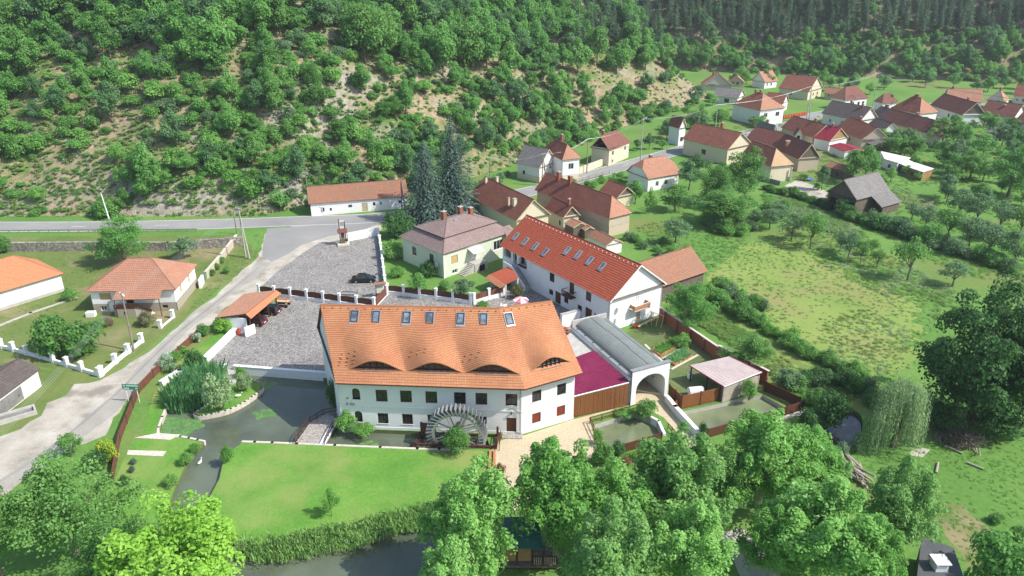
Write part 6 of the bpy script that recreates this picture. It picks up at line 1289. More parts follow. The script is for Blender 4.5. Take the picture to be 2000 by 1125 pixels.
def crown_pts(seed, Rad, z0, z1, nclump, nleaf, cr=.34, top=.62, fill=.25, up=.45, vs=.85):
    """leaf places: clumps set about an egg-shaped crown (widest at the fraction top from above), leaves on each clump's outer shell"""
    rs = np.random.RandomState(seed); H = z1 - z0; C = []; tip = []
    nl = int(nclump * .8) // 7 if nclump >= 40 else 0
    for i in range(nl):          # boughs: clumps strung along limbs that rise from the stem to an uneven outline
        az = 2.4 * i + rs.uniform(-.4, .4); hs = rs.uniform(.05, .5); he = min(1.0, hs + rs.uniform(.18, .5)) if i else 1.0
        k = (1 - .62 * max(0, he - (1 - top)) / top if he > 1 - top else .75 + .25 * he / (1 - top)) * rs.uniform(.72, 1.14) * (.15 if i == 0 else 1)
        a, b = np.array([0, 0, z0 + H * hs]), np.array([Rad * k * math.cos(az), Rad * k * math.sin(az), z0 + H * he])
        for j in range(7): t = .3 + .7 * (j + .5) / 7; C.append(a + (b - a) * t + rs.normal(size=3) * Rad * .06 + [0, 0, -H * .05 * math.sin(math.pi * t)]); tip.append(1.3 - .62 * t)
    while len(C) < nclump:
        p = rs.uniform(-1, 1, 3); r = np.linalg.norm(p)
        if r > 1 or r < .35: continue
        h = (p[2] + 1) / 2; k = 1 - .35 * max(0, h - (1 - top)) / top if h > 1 - top else .72 + .28 * h / (1 - top)
        k *= rs.uniform(.78, 1.2); q = np.array([p[0] * Rad * k * .86, p[1] * Rad * k * .86, z0 + H * min(1.0, .08 + .86 * h * rs.uniform(.9, 1.12))])
        C.append(q); tip.append(1.0)
    C = np.array(C); cs = rs.uniform(.7, 1.25, nclump) * cr * Rad * np.array(tip); cv = rs.uniform(0, 1, nclump)
    i = rs.randint(0, nclump, nleaf); d = rs.normal(size=(nleaf, 3)); d /= np.linalg.norm(d, axis=1, keepdims=True); d[:, 2] = np.where(d[:, 2] < -.35, -d[:, 2], d[:, 2])
    rr = cs[i] * np.where(rs.rand(nleaf) < fill, rs.rand(nleaf) ** .5, rs.uniform(.78, 1.12, nleaf))
    pos = C[i] + d * rr[:, None] * np.array([1, 1, vs]); pos[:, 2] = np.maximum(pos[:, 2], z0 * .9 + .05)
    nrm = d * .7 + np.array([0, 0, up]) + rs.normal(size=(nleaf, 3)) * .45
    rnd = np.clip(.45 * cv[i] + .55 * rs.rand(nleaf), 0, 1)
    return pos, nrm, rnd, C
def trunk_mb(seed, H, r, C=None, limbs=9, z_fork=.35, lean=.3):
    m = MB(); rs = random.Random(seed); p = Vector((0, 0, -.2)); pts = [(p, r * 1.25)]
    for k in range(1, 6): p = Vector((rs.uniform(-lean, lean) * k / 5, rs.uniform(-lean, lean) * k / 5, H * .72 * k / 5)); pts.append((p, r * (1 - .16 * k)))
    for (a, ra), (b, rb) in zip(pts, pts[1:]): m.tube(a, b, ra, rb, 7)
    if C is not None:
        idx = list(range(len(C))); rs.shuffle(idx)
        for i in idx[:limbs]:
            e = Vector(C[i]); k = min(4, max(1, int(5 * (z_fork + .45 * e.z / H * .6)))); a, ra = pts[k]
            mid = a.lerp(e, .5) + Vector((rs.uniform(-.2, .2), rs.uniform(-.2, .2), .12 * (e - a).length)); m.tube(a, mid, ra * .5, ra * .3, 5, False); m.tube(mid, e, ra * .3, .02, 5, False)
    return m
class Plant:
    """a kind of tree: crown mesh, trunk mesh, its own size"""
    def __init__(s, crown, trunk, w, h): s.crown, s.trunk, s.w, s.h = crown, trunk, w, h
def make_tree(name, seed, Rad, H, z0, mat, nclump=60, nleaf=9000, size=.3, cr=.34, r=.22, bark='bark', top=.62, limbs=12, joined=False, up=.45, fill=.25, aspect=.62, vs=.85):
    pos, nrm, rnd, C = crown_pts(seed, Rad, z0, H, nclump, nleaf, cr, top, fill, up, vs); rs = np.random.RandomState(seed + 5); sz = size * rs.uniform(.6, 1.3, nleaf)
    tr = trunk_mb(seed, H, r, C, limbs)
    w = 2 * np.percentile(np.hypot(pos[:, 0], pos[:, 1]), 97); h = np.percentile(pos[:, 2], 99.5)
    if joined: return Plant(leaf_mesh(name, pos, nrm, sz, rnd, mat, aspect, tr), None, w, h)
    return Plant(leaf_mesh(name + '_crown', pos, nrm, sz, rnd, mat, aspect), tr.mesh(name + '_trunk', bark), w, h)
def make_shrub(name, seed, Rad, H, mat, nclump=22, nleaf=2600, size=.28, cr=.42, up=.45):
    pos, nrm, rnd, C = crown_pts(seed, Rad, .02, H, nclump, nleaf, cr, .5, .3, up); rs = np.random.RandomState(seed); sz = size * rs.uniform(.6, 1.3, nleaf); m = MB()
    for c in C[:8]: m.tube((0, 0, 0), Vector(c) * .9, .05, .015, 4, False)
    return Plant(leaf_mesh(name, pos, nrm, sz, rnd, mat, .62, m), None, 2 * np.percentile(np.hypot(pos[:, 0], pos[:, 1]), 97), np.percentile(pos[:, 2], 99))
def make_conifer(name, seed, H, Rad, mat, levels=34, z0=.06, droop=.35, size=.55, trunkr=.25, joined=False, dens=1.0, gap=0.0, shape=1.0):
    rs = np.random.RandomState(seed); P_, N_, A_, S_ = [], [], [], []; m = MB(); m.tube((0, 0, -.2), (0, 0, H * .97), trunkr, .03, 7)
    for k in range(levels):
        f = k / (levels - 1); z = H * (z0 + (1 - z0) * f * .985); rad = Rad * ((1 - f) ** shape) * rs.uniform(.82, 1.1) + .12; nb = max(4, int((6 + 9 * (1 - f)) * dens)); off = rs.uniform(0, 6.3)
        for b in range(nb):
            if rs.rand() < gap: continue
            a = off + 2 * math.pi * b / nb + rs.uniform(-.2, .2); L = rad * rs.uniform(.72, 1.1); d = np.array([math.cos(a), math.sin(a), 0]); n = max(2, int(L / (size * .42)))
            for j in range(n):
                t = (j + .6) / n; zz = z - droop * L * t ** 1.4 + .12 * L * t; side = np.array([-d[1], d[0], 0]) * rs.uniform(-1, 1) * .22 * L * (1.15 - t * .8)
                P_.append(d * L * t + side + [0, 0, zz]); N_.append(np.array([d[0] * .35, d[1] * .35, 1]) + rs.normal(size=3) * .3); A_.append(d + [0, 0, -droop] + rs.normal(size=3) * .35); S_.append(size * (1.15 - .45 * t) * rs.uniform(.7, 1.2) * (.55 + .45 * (1 - f)))
    P_, N_, A_, S_ = map(np.array, (P_, N_, A_, S_)); rnd = rs.rand(len(P_))
    if joined: return Plant(leaf_mesh(name, P_, N_, S_, rnd, mat, .5, m, A_), None, Rad * 2, H)
    return Plant(leaf_mesh(name + '_crown', P_, N_, S_, rnd, mat, .5, None, A_), m.mesh(name + '_trunk', 'bark'), Rad * 2, H)
def make_willow(seed, Rad, H, mat):
    rs = np.random.RandomState(seed); P_, N_, A_ = [], [], []
    cen = [(Rad * rs.uniform(.1, .82) ** .7, 2.4 * i) for i in range(17)]
    for k in range(460):
        cr_, ca_ = cen[k % 17]; vx, vy = cr_ * math.cos(ca_) + rs.normal() * .55, cr_ * math.sin(ca_) + rs.normal() * .55; a = math.atan2(vy, vx); r = min(math.hypot(vx, vy), Rad); zt = H * (1 - .38 * (r / Rad) ** 2) * rs.uniform(.86, 1.0); zb = max(.3, zt - H * rs.uniform(.35, .8)); x, y = r * math.cos(a), r * math.sin(a); n = int((zt - zb) / .22)
        for j in range(n): t = j / max(1, n); ex = 1 + .12 * t; P_.append([x * ex + rs.normal() * .09, y * ex + rs.normal() * .09, zt - (zt - zb) * t]); N_.append([math.cos(a), math.sin(a), .5] + rs.normal(size=3) * .5); A_.append(np.array([0, 0, -1]) + rs.normal(size=3) * .3)
    P_, N_, A_ = map(np.array, (P_, N_, A_)); n = len(P_)
    tr = trunk_mb(seed, H, .4, P_[::400], 14); return Plant(leaf_mesh('willow_crown', P_, N_, .34 * rs.uniform(.6, 1.3, n), rs.rand(n), mat, .38, None, A_), tr.mesh('willow_trunk', 'bark'), Rad * 2, H)
def blades(name, spots, h, mat, per=9, w=.05, lean=.35, seed=1, spread=.25):
    """tufts of upright blades (reeds, tall grass), one mesh"""
    rs = np.random.RandomState(seed); n = len(spots) * per; base = np.repeat(np.asarray(spots, float), per, 0); base[:, :2] += rs.normal(size=(n, 2)) * spread
    hh = h * rs.uniform(.55, 1.15, n) * np.repeat(rs.uniform(.45, 1.2, len(spots)), per); az = rs.uniform(0, 6.28, n); ln = lean * rs.uniform(0, 1, n) * hh; tip = base + np.stack([np.cos(az) * ln, np.sin(az) * ln, hh], 1); mid = base * .5 + tip * .5 + np.stack([np.cos(az) * -ln * .18, np.sin(az) * -ln * .18, hh * .1], 1)
    sx = np.stack([-np.sin(az), np.cos(az), np.zeros(n)], 1) * w * rs.uniform(.6, 1.3, (n, 1)); V = np.empty((n, 5, 3)); V[:, 0] = base - sx; V[:, 1] = base + sx; V[:, 2] = mid + sx * .8; V[:, 3] = tip; V[:, 4] = mid - sx * .8
    me = bpy.data.meshes.new(name); me.vertices.add(n * 5); me.vertices.foreach_set('co', V.ravel()); me.loops.add(n * 5); me.loops.foreach_set('vertex_index', np.arange(n * 5, dtype=np.int32)); me.polygons.add(n); me.polygons.foreach_set('loop_start', (np.arange(n) * 5).astype(np.int32))
    me.materials.append(MT(mat)); at = me.attributes.new('rnd', 'FLOAT', 'FACE'); at.data.foreach_set('value', rs.rand(n).astype(np.float32)); me.update(); me.validate(); return me
def put_plant(pl, name, label, cat, loc, sx, sz, rz=0.0, group=None):
    if pl.trunk is None:
        o = place(name, pl.crown, None, loc, rz); o.scale = (sx, sx, sz); return tag(o, label, cat, group)
    T = thing(name, label, cat, loc, rz, group); T.scale = (sx, sx, sz); place('trunk', pl.trunk, T); place('crown', pl.crown, T); return T
def height_for(b, top):
    lo, hi = .3, 45.0
    for _ in range(30):
        m_ = (lo + hi) / 2
        if proj(b.x, b.y, b.z + m_)[1] > top: lo = m_
        else: hi = m_
    return lo
def tree_px(pl, name, label, cat, bx, by, top, wpx, rz=None, group=None, z=0.0):
    """a tree standing at the photo spot (bx,by), its crown reaching up to row top, wpx wide"""
    b = g(bx, by, z); h = height_for(b, top); D = proj(b.x, b.y, h * .6)[2]; w = wpx * D / FOC
    return put_plant(pl, name, label, cat, b, w / pl.w, h / pl.h, rz if rz is not None else (bx * 1.7 + by) % 6.28, group)
def scatter_stuff(name, protos, pts, label=None, cat=None):
    """one object that repeats prototype meshes at many places: pts rows (x,y,z,sx,sz,rot,idx)"""
    if not len(pts): return None
    co = bpy.data.collections.new(name + '_kinds')
    for k, pl in enumerate(protos): o = bpy.data.objects.new('%s_kind_%02d' % (name, k), pl.crown if isinstance(pl, Plant) else pl); co.objects.link(o)
    pts = np.asarray(pts, float); n = len(pts); me = bpy.data.meshes.new(name); me.vertices.add(n); me.vertices.foreach_set('co', pts[:, :3].ravel())
    a = me.attributes.new('scl', 'FLOAT_VECTOR', 'POINT'); a.data.foreach_set('vector', np.stack([pts[:, 3], pts[:, 3], pts[:, 4]], 1).ravel()); a = me.attributes.new('rot', 'FLOAT_VECTOR', 'POINT'); a.data.foreach_set('vector', np.stack([np.zeros(n), np.zeros(n), pts[:, 5]], 1).ravel()); a = me.attributes.new('idx', 'INT', 'POINT'); a.data.foreach_set('value', pts[:, 6].astype(np.int32))
    ng = bpy.data.node_groups.new(name, 'GeometryNodeTree'); ng.interface.new_socket('Geometry', in_out='INPUT', socket_type='NodeSocketGeometry'); ng.interface.new_socket('Geometry', in_out='OUTPUT', socket_type='NodeSocketGeometry')
    gi, go = ng.nodes.new('NodeGroupInput'), ng.nodes.new('NodeGroupOutput'); ip = ng.nodes.new('GeometryNodeInstanceOnPoints'); ci = ng.nodes.new('GeometryNodeCollectionInfo'); ci.inputs['Collection'].default_value = co; ci.inputs['Separate Children'].default_value = True; ci.inputs['Reset Children'].default_value = True
    def na(nm, ty): x = ng.nodes.new('GeometryNodeInputNamedAttribute'); x.data_type = ty; x.inputs['Name'].default_value = nm; return next(o for o in x.outputs if o.enabled and o.name == 'Attribute')
    L = ng.links.new; L(gi.outputs[0], ip.inputs['Points']); L(ci.outputs[0], ip.inputs['Instance']); ip.inputs['Pick Instance'].default_value = True; L(na('idx', 'INT'), ip.inputs['Instance Index']); L(na('rot', 'FLOAT_VECTOR'), ip.inputs['Rotation']); L(na('scl', 'FLOAT_VECTOR'), ip.inputs['Scale']); L(ip.outputs[0], go.inputs[0])
    o = place(name, me); md = o.modifiers.new('scatter', 'NODES'); md.node_group = ng; return tag(o, label, cat, kind='stuff')
# ------------------------------------------------------------------ woods on the hillside
HILL_T = [make_tree('hill_tree', 100 + k, 3.6, 7.2, 1.0, ('l_hill', 'l_hill', 'l_hill_blue', 'l_mid')[k % 4], 40, 4200, .46, .34, .18, joined=True, limbs=6, fill=.2) for k in range(8)]
HILL_S = [make_shrub('hill_shrub', 200 + k, 2.0, 2.6, ('l_shrub', 'l_shrub', 'l_hill', 'l_mid', 'l_grey')[k % 5], 16, 1700, .4, .48) for k in range(8)]
PINES = [make_conifer('pine', 300 + k, 15, 2.6, 'l_pine', 24, .3, .1, .9, .16, True, 1.15, .18, .5) for k in range(4)]
def on_hill(px, py):
    """where the line of sight through a photo spot meets the slope"""
    u = (px - 1000) / FOC; v = (562.5 - py) / FOC; d = (u, _c + v * _s, -_s + v * _c); y = 158.0; last = None
    while y < 560:
        t = y / d[1]; x, z = d[0] * t, CAMH + d[2] * t
        if hill(x, y) > z:
            a, b = y - 2.5, y
            for _ in range(6):
                c = (a + b) / 2; t = c / d[1]
                if hill(d[0] * t, c) > CAMH + d[2] * t: b = c
                else: a = c
            return (d[0] * b / d[1], b)
        if z < -.5: return None
        y += 2.5
    return None
BARE = [(105, 140, 45, 45, .95), (110, 215, 95, 45, .75), (40, 250, 60, 30, .6), (190, 150, 25, 30, .8), (250, 265, 22, 60, .85), (345, 200, 28, 60, .85), (372, 265, 26, 62, .92), (270, 240, 20, 40, .8), (215, 310, 130, 42, .8), (110, 375, 120, 50, .93), (40, 345, 60, 40, .9), (200, 345, 40, 30, .9), (290, 400, 180, 32, .97), (60, 415, 160, 28, .97), (470, 415, 130, 18, .97), (445, 265, 22, 35, .8), (420, 400, 130, 20, .9), (500, 350, 40, 25, .75), (690, 175, 28, 50, .9), (640, 70, 14, 60, .85), (725, 265, 40, 40, .92), (700, 310, 22, 40, .92), (715, 350, 20, 25, .9), (800, 110, 16, 40, .7), (880, 192, 45, 14, .85), (770, 250, 20, 30, .6), (570, 390, 45, 22, .95), (630, 60, 12, 40, .8), (800, 30, 12, 30, .8), (1170, 165, 60, 45, .85), (1245, 150, 60, 30, .9), (1310, 185, 60, 28, .9), (1200, 135, 40, 22, .9), (930, 340, 40, 30, .9), (985, 325, 25, 20, .9)]
def pick_hill():
    rs = random.Random(11); out = []; cell = {}
    def ok(x, y, r):
        ci, cj = int(x // 6), int(y // 6)
        for i in range(ci - 2, ci + 3):
            for j in range(cj - 2, cj + 3):
                for (a, b, q) in cell.get((i, j), ()):
                    if (a - x) ** 2 + (b - y) ** 2 < (.5 * (q + r)) ** 2: return False
        return True
    for _ in range(19000):
        px, py = rs.uniform(-330, 2200), rs.uniform(-70, 430); p = on_hill(px, py)
        if p is None: continue
        x, y = p; far2 = y > 385 or (x > 95 and y > 350)
        f = noise.noise(Vector((x * .02, y * .02, 5)))
        bp = max([b[4] for b in BARE if ((px - b[0]) / b[2]) ** 2 + ((py - b[1]) / b[3]) ** 2 < 1] + [0])
        if rs.random() < bp and not far2: continue
        if not far2 and py > 90 and noise.noise(Vector((x * .055, y * .04, 2.2))) < (-.08 if px < 480 else -.15) and rs.random() < .84: continue
        if far2:
            kind = 'p' if (py < 95 - (px - 1150) * .02 + f * 40 and rs.random() < .78) else ('t' if rs.random() < .5 else 's')
            if kind == 's' and rs.random() < .3: continue
            r = rs.uniform(2.0, 3.0) if kind == 'p' else rs.uniform(2.4, 4.2) if kind == 't' else rs.uniform(1.6, 2.8)
        else:
            line = 105 + f * 70 + (90 if px < 60 else 0) + (60 if 380 < px < 480 else 0) + (30 if px > 700 else 0)
            if 1115 < px < 1290 and py < 120: kind = 'p' if rs.random() < .6 else 't'
            elif py < line: kind = 't'
            else: kind = 's' if rs.random() < .72 else 't'
            r = rs.uniform(3.0, 5.6) if kind == 't' and py < line else rs.uniform(2.0, 3.4) if kind == 't' else rs.choice((rs.uniform(.8, 1.6), rs.uniform(1.6, 3.2))) if kind == 's' else rs.uniform(2.0, 2.8)
            if 900 < px < 1320 and py > 230 and kind == 's': r *= 1.1
        if not ok(x, y, r): continue
        cell.setdefault((int(x // 6), int(y // 6)), []).append((x, y, r)); z = hill(x, y) - .35; D = proj(x, y, z)[2]; out.append((r / D, kind, x, y, z, r, rs.randrange(99), rs.uniform(0, 6.28), rs.uniform(.75, 1.4), far2))
    return sorted(out, reverse=True)
HV = pick_hill(); cnt = {'t': 0, 's': 0, 'p': 0}; rest = []
for q in HV:
    _, k, x, y, z, r, i, rot, vz, far2 = q; cnt[k] += 1
    pls = {'t': HILL_T, 's': HILL_S, 'p': PINES}[k]; pl = pls[i % len(pls)]; s = 2 * r / pl.w; sz = s * vz if k != 'p' else vz * .95
    if cnt[k] <= 300:
        nm_, lb, ct, gp = {'t': ('hillside_tree', 'leafy deciduous tree on the hillside', 'tree', 'trees on the hillside'), 's': ('hillside_shrub', 'bright green shrub on the hillside', 'shrub', 'shrubs on the hillside'), 'p': ('pine_tree', 'dark slender pine on the hillside', 'pine tree', 'pines on the far hillside')}[k]
        qx, qy, _d = proj(x, y, z); zn = ('above the left end of the road', 'above the rocky cutting', 'above the long white cottage', 'above the spruces', 'above the road houses', 'behind the village')[0 if qx < 260 else 1 if qx < 560 else 2 if qx < 800 else 3 if qx < 980 else 4 if qx < 1400 else 5]
        lb = lb[:-len(' on the hillside')] + (' high on the ' if qy < (110 if not far2 else 60) else ' low on the ') + ('far slope ' if far2 else 'slope ') + zn
        put_plant(pl, nm_, lb, ct, (x, y, z), s, sz, rot, gp)
    else: rest.append((x, y, z, s, sz, rot, {'t': 0, 's': len(HILL_T), 'p': len(HILL_T) + len(HILL_S)}[k] + i % len(pls)))
scatter_stuff('hillside_undergrowth', HILL_T + HILL_S + PINES, rest, 'mass of small shrubs and trees covering the hillside', 'undergrowth')
print('HILL', cnt, len(rest))
# low dry tufts over the open slopes
rs = random.Random(3); tf = []
for _ in range(8500):
    px, py = rs.uniform(-60, 1450), rs.uniform(20, 428); p = on_hill(px, py)
    if p: tf.append((p[0], p[1], hill(*p) - .28, rs.uniform(.6, 1.5), rs.uniform(.5, 1.2), rs.uniform(0, 6.28), rs.randrange(3)))
TUFT = [leaf_mesh('tuft', *(lambda q: (q[0], q[1], .3, q[2]))(crown_pts(400 + k, .6, .0, .55, 9, 90, .45, .5, .3, 1.6)), ('l_meadow', 'l_pale', 'l_shrub')[k]) for k in range(3)]
scatter_stuff('hillside_grass', TUFT, tf, 'dry grass tufts on the bare slope', 'grass')
# ------------------------------------------------------------------ trees and shrubs on the valley floor
PLANE = [make_tree('plane_tree', 500 + k, 5.0, 12.0, 1.6, ('l_plane', 'l_plane_cool', 'l_plane')[k % 3], 190, 24000, .31, .17, .3, 'pale_bark', .7, 14, up=.5, fill=.2, vs=1.5) for k in range(4)]
LIME = make_tree('lime_tree', 520, 5.0, 12.0, 1.6, 'l_lime', 190, 24000, .31, .17, .3, 'pale_bark', .7, 14, up=.5, fill=.2, vs=1.5)
BROAD = [make_tree('broad_tree', 540 + k, 5.0, 9.5, 1.0, ('l_mid', 'l_hill', 'l_mid')[k % 3], 110, 14000, .27, .22, .28, limbs=12) for k in range(3)]
DARK = [make_tree('dark_tree', 560 + k, 7.5, 15.0, .0, 'l_dark', 150, 26000, .4, .21, .4, limbs=14) for k in range(2)]
GARDEN = [make_tree('garden_tree', 580 + k, 2.6, 5.2, 1.2, ('l_mid', 'l_hill', 'l_grey', 'l_shrub', 'l_hill_blue')[k], 40, 3600, .28, .33, .14, limbs=9) for k in range(5)]
ORCH = [make_tree('orchard_tree', 600 + k, 2.2, 4.4, 1.3, ('l_grey', 'l_mid', 'l_grey')[k], 26, 1900, .26, .34, .13, limbs=10, fill=.3) for k in range(3)]
BUSH = {k: make_shrub('bush_' + k, 620 + i, 1.5, 1.9, 'l_' + k, 24, 2600, .22) for i, k in enumerate(('mid', 'dark', 'shrub', 'lime', 'grey', 'willow', 'flower', 'pinkflower', 'redflower', 'yellow', 'hill', 'spruce'))}
BALL = make_shrub('round_bush', 640, 1.5, 2.6, 'l_mid', 38, 6500, .16, .42)
SPRUCE = [make_conifer('spruce', 660 + k, 20, 6.2, 'l_spruce', 58, .02, .38, .8, .35, False, 1.5, 0, .72) for k in range(2)]
WILLOW = make_willow(680, 4.5, 8.5, 'l_willow')
for k, (bx, by, top, w, lb, pl) in enumerate([
    (925, 1128, 902, 215, 'bright plane tree left of the green-roofed pavilion', PLANE[0]), (1085, 1092, 862, 205, 'bright plane tree between pavilion and mill terrace', PLANE[2]), (1195, 1095, 905, 190, 'plane tree behind the pavilion, second from the terrace', PLANE[3]),
    (1305, 1062, 836, 235, 'pale green plane tree in front of the small fish pool', PLANE[1]), (1480, 990, 797, 215, 'plane tree rising in front of the long fish basin', PLANE[3]), (1575, 975, 832, 150, 'slim plane tree beside the log pile', PLANE[0]),
    (1400, 1010, 868, 150, 'dark green plane tree behind the fish-basin path', BROAD[0]), (1585, 1150, 945, 240, 'wide plane tree over the tree path at the lower edge', PLANE[2]), (1735, 1092, 898, 170, 'rounded plane tree right of the log pile', PLANE[1]), (1500, 1140, 985, 150, 'plane tree standing beside the shaded path', PLANE[0]), (1690, 1190, 1010, 130, 'plane tree beside the dark flat roof', PLANE[3]), (1190, 1215, 985, 220, 'plane tree at the bottom edge right of the pavilion', PLANE[1]), (1330, 1175, 985, 190, 'plane tree at the bottom edge left of the shaded path', PLANE[2]), (880, 1240, 1050, 150, 'plane tree at the bottom edge over the stream', PLANE[3])]):
    tree_px(pl, 'plane_tree', lb, 'tree', bx, by, top + 9, w * .87, group='plane trees at the stream')
for pl, nm_, lb, bx, by, top, w in [
    (LIME, 'lime_tree', 'yellow-green tree at the lower left beside the channel', 372, 1210, 992, 262), (BROAD[0], 'broad_tree', 'large mid-green tree in the lower left corner by the lane', 150, 1085, 905, 225), (BROAD[2], 'broad_tree', 'dark green tree at the very left lower edge', 5, 1130, 930, 110), (BROAD[2], 'broad_tree', 'shaded tree under the yellow-green tree', 250, 1180, 1020, 170),
    (SPRUCE[0], 'spruce', 'taller of the two blue-grey spruces beside the road', 884, 424, 220, 150), (SPRUCE[1], 'spruce', 'shorter blue-grey spruce left of the tallest one', 834, 436, 274, 138),
    (BROAD[1], 'broad_tree', 'leafy tree hiding the road behind the left houses', 245, 515, 424, 112), (GARDEN[2], 'garden_tree', 'grey-green tree at the stone wall behind hipped house', 362, 505, 466, 56),
    (DARK[0], 'dark_tree', 'huge dark tree at the right edge beside the willow', 1892, 826, 548, 235), (DARK[1], 'dark_tree', 'dark tree cut by the right picture edge', 2000, 832, 575, 150), (WILLOW, 'willow', 'pale weeping willow beside the creek', 1745, 872, 738, 128),
    (BROAD[1], 'broad_tree', 'round tree beside the guest house gable and brick wall', 1342, 645, 552, 108), (BROAD[0], 'broad_tree', 'bushy tree behind the brick wall and garden shed', 1462, 722, 652, 96), (GARDEN[2], 'garden_tree', 'grey-green small tree right of the garden shed', 1535, 762, 722, 60),
    (BROAD[0], 'broad_tree', 'tall walnut tree in front of the yellow hip house', 1452, 395, 288, 92), (BROAD[2], 'broad_tree', 'walnut tree left of the tallest walnut', 1396, 402, 322, 84), (BROAD[2], 'broad_tree', 'broad low walnut tree on the meadow edge', 1415, 442, 372, 118), (GARDEN[4], 'garden_tree', 'bluish tree between the pale house and the walnuts', 1345, 372, 318, 58), (GARDEN[4], 'garden_tree', 'bluish tree under the tan farmhouse wall', 1362, 345, 300, 60),
    (GARDEN[0], 'garden_tree', 'small tree in front of the pale clipped-gable house', 1318, 412, 362, 62), (GARDEN[3], 'garden_tree', 'slender tree below the pale clipped-gable house', 1268, 418, 366, 26), (GARDEN[1], 'garden_tree', 'leafy tree beside the dish cottage', 1240, 398, 352, 40), (GARDEN[3], 'garden_tree', 'light green bush tree left of the pale house', 1212, 352, 335, 40),
    (ORCH[0], 'orchard_tree', 'lone pale fruit tree behind the tile shed', 1318, 478, 428, 62),
    (GARDEN[1], 'garden_tree', 'bright tree behind the plank shed', 1688, 352, 286, 62), (GARDEN[0], 'garden_tree', 'dark tree between plank shed and white roofs', 1664, 358, 294, 54), (GARDEN[2], 'garden_tree', 'grey-green tree in front of the plank shed', 1604, 372, 324, 30),
    (BROAD[1], 'broad_tree', 'big bright tree at the right edge above the orchard', 1968, 385, 282, 110), (BROAD[0], 'broad_tree', 'round tree between the white-roofed sheds and right edge', 1893, 352, 292, 72),
    (GARDEN[3], 'garden_tree', 'young tree alone on the mill lawn', 648, 1008, 952, 38), (GARDEN[0], 'garden_tree', 'small tree at the lane below the left fence', 140, 892, 848, 46), (GARDEN[2], 'garden_tree', 'fruit tree behind the parking fence in the green house garden', 905, 584, 546, 52), (GARDEN[1], 'garden_tree', 'leafy shrub tree left of the green house steps', 818, 578, 534, 46)]:
    tree_px(pl, nm_, lb, 'spruce' if 'spruce' in nm_ else 'willow' if nm_ == 'willow' else 'tree', bx, by, top, w)
# orchard rows on the meadow: alike trees share a label
for bx, by, top, w in [(1502, 448, 408, 48), (1546, 470, 420, 56), (1582, 486, 420, 58), (1588, 462, 412, 40), (1640, 492, 452, 36), (1656, 506, 455, 44), (1680, 514, 470, 32), (1712, 524, 488, 30), (1772, 548, 468, 64), (1520, 432, 398, 44), (1470, 440, 410, 36), (1850, 470, 408, 66), (1806, 446, 402, 50), (1890, 486, 424, 66), (1930, 500, 440, 62), (1976, 520, 452, 66), (1870, 430, 368, 48), (1905, 440, 380, 56), (1950, 455, 392, 54), (1990, 462, 400, 50), (1860, 560, 512, 58), (1920, 470, 430, 50), (1780, 430, 398, 40), (1700, 500, 468, 30)]:
    tree_px(ORCH[int(bx + by) % 3], 'orchard_tree', 'small grey-green fruit tree in the orchard on the right meadow', 'fruit tree', bx, by, top, w, group='fruit trees in the orchard')
# gardens between the village houses
rs = random.Random(21)
for (x0, y0, x1, y1, n, s0, s1), zone in zip(((1740, 262, 2000, 330, 34, 24, 50), (1690, 268, 1760, 300, 6, 22, 40), (1640, 205, 1740, 235, 3, 18, 30), (1430, 150, 1530, 175, 6, 18, 32), (1600, 165, 1700, 180, 5, 18, 30), (1860, 225, 2000, 262, 9, 22, 42), (1420, 215, 1500, 250, 8, 20, 34), (1340, 205, 1420, 255, 10, 22, 36), (1640, 160, 2000, 186, 14, 20, 34), (1240, 290, 1300, 305, 3, 18, 28), (1280, 250, 1330, 290, 6, 22, 34), (1720, 330, 1800, 360, 4, 16, 26), (1840, 330, 2000, 420, 14, 22, 46), (1560, 250, 1600, 262, 2, 14, 22), (780, 400, 830, 440, 3, 24, 36)), ('in the thicket behind the white-roofed sheds', 'beside the ruinous grey shed', 'beside the dark-tiled house', 'between the gable-front and big red-roofed houses', 'in front of the orange hip house', 'around the wine-red roof near the right edge', 'around the white street house', 'at the foot of the spur', 'at the wood edge behind the right village houses', 'behind the cream road house', 'around the tall white house', 'beside the white-roofed sheds', 'at the right edge above the orchard', 'beside the long brown house', 'at the road beside the spruces')):
    for _ in range(n):
        bx, by = rs.uniform(x0, x1), rs.uniform(y0, y1); w = rs.uniform(s0, s1); tree_px(rs.choice(GARDEN), 'garden_tree', 'leafy garden tree ' + zone, 'tree', bx, by, by - w * rs.uniform(.8, 1.25), w, group='garden trees in the village')
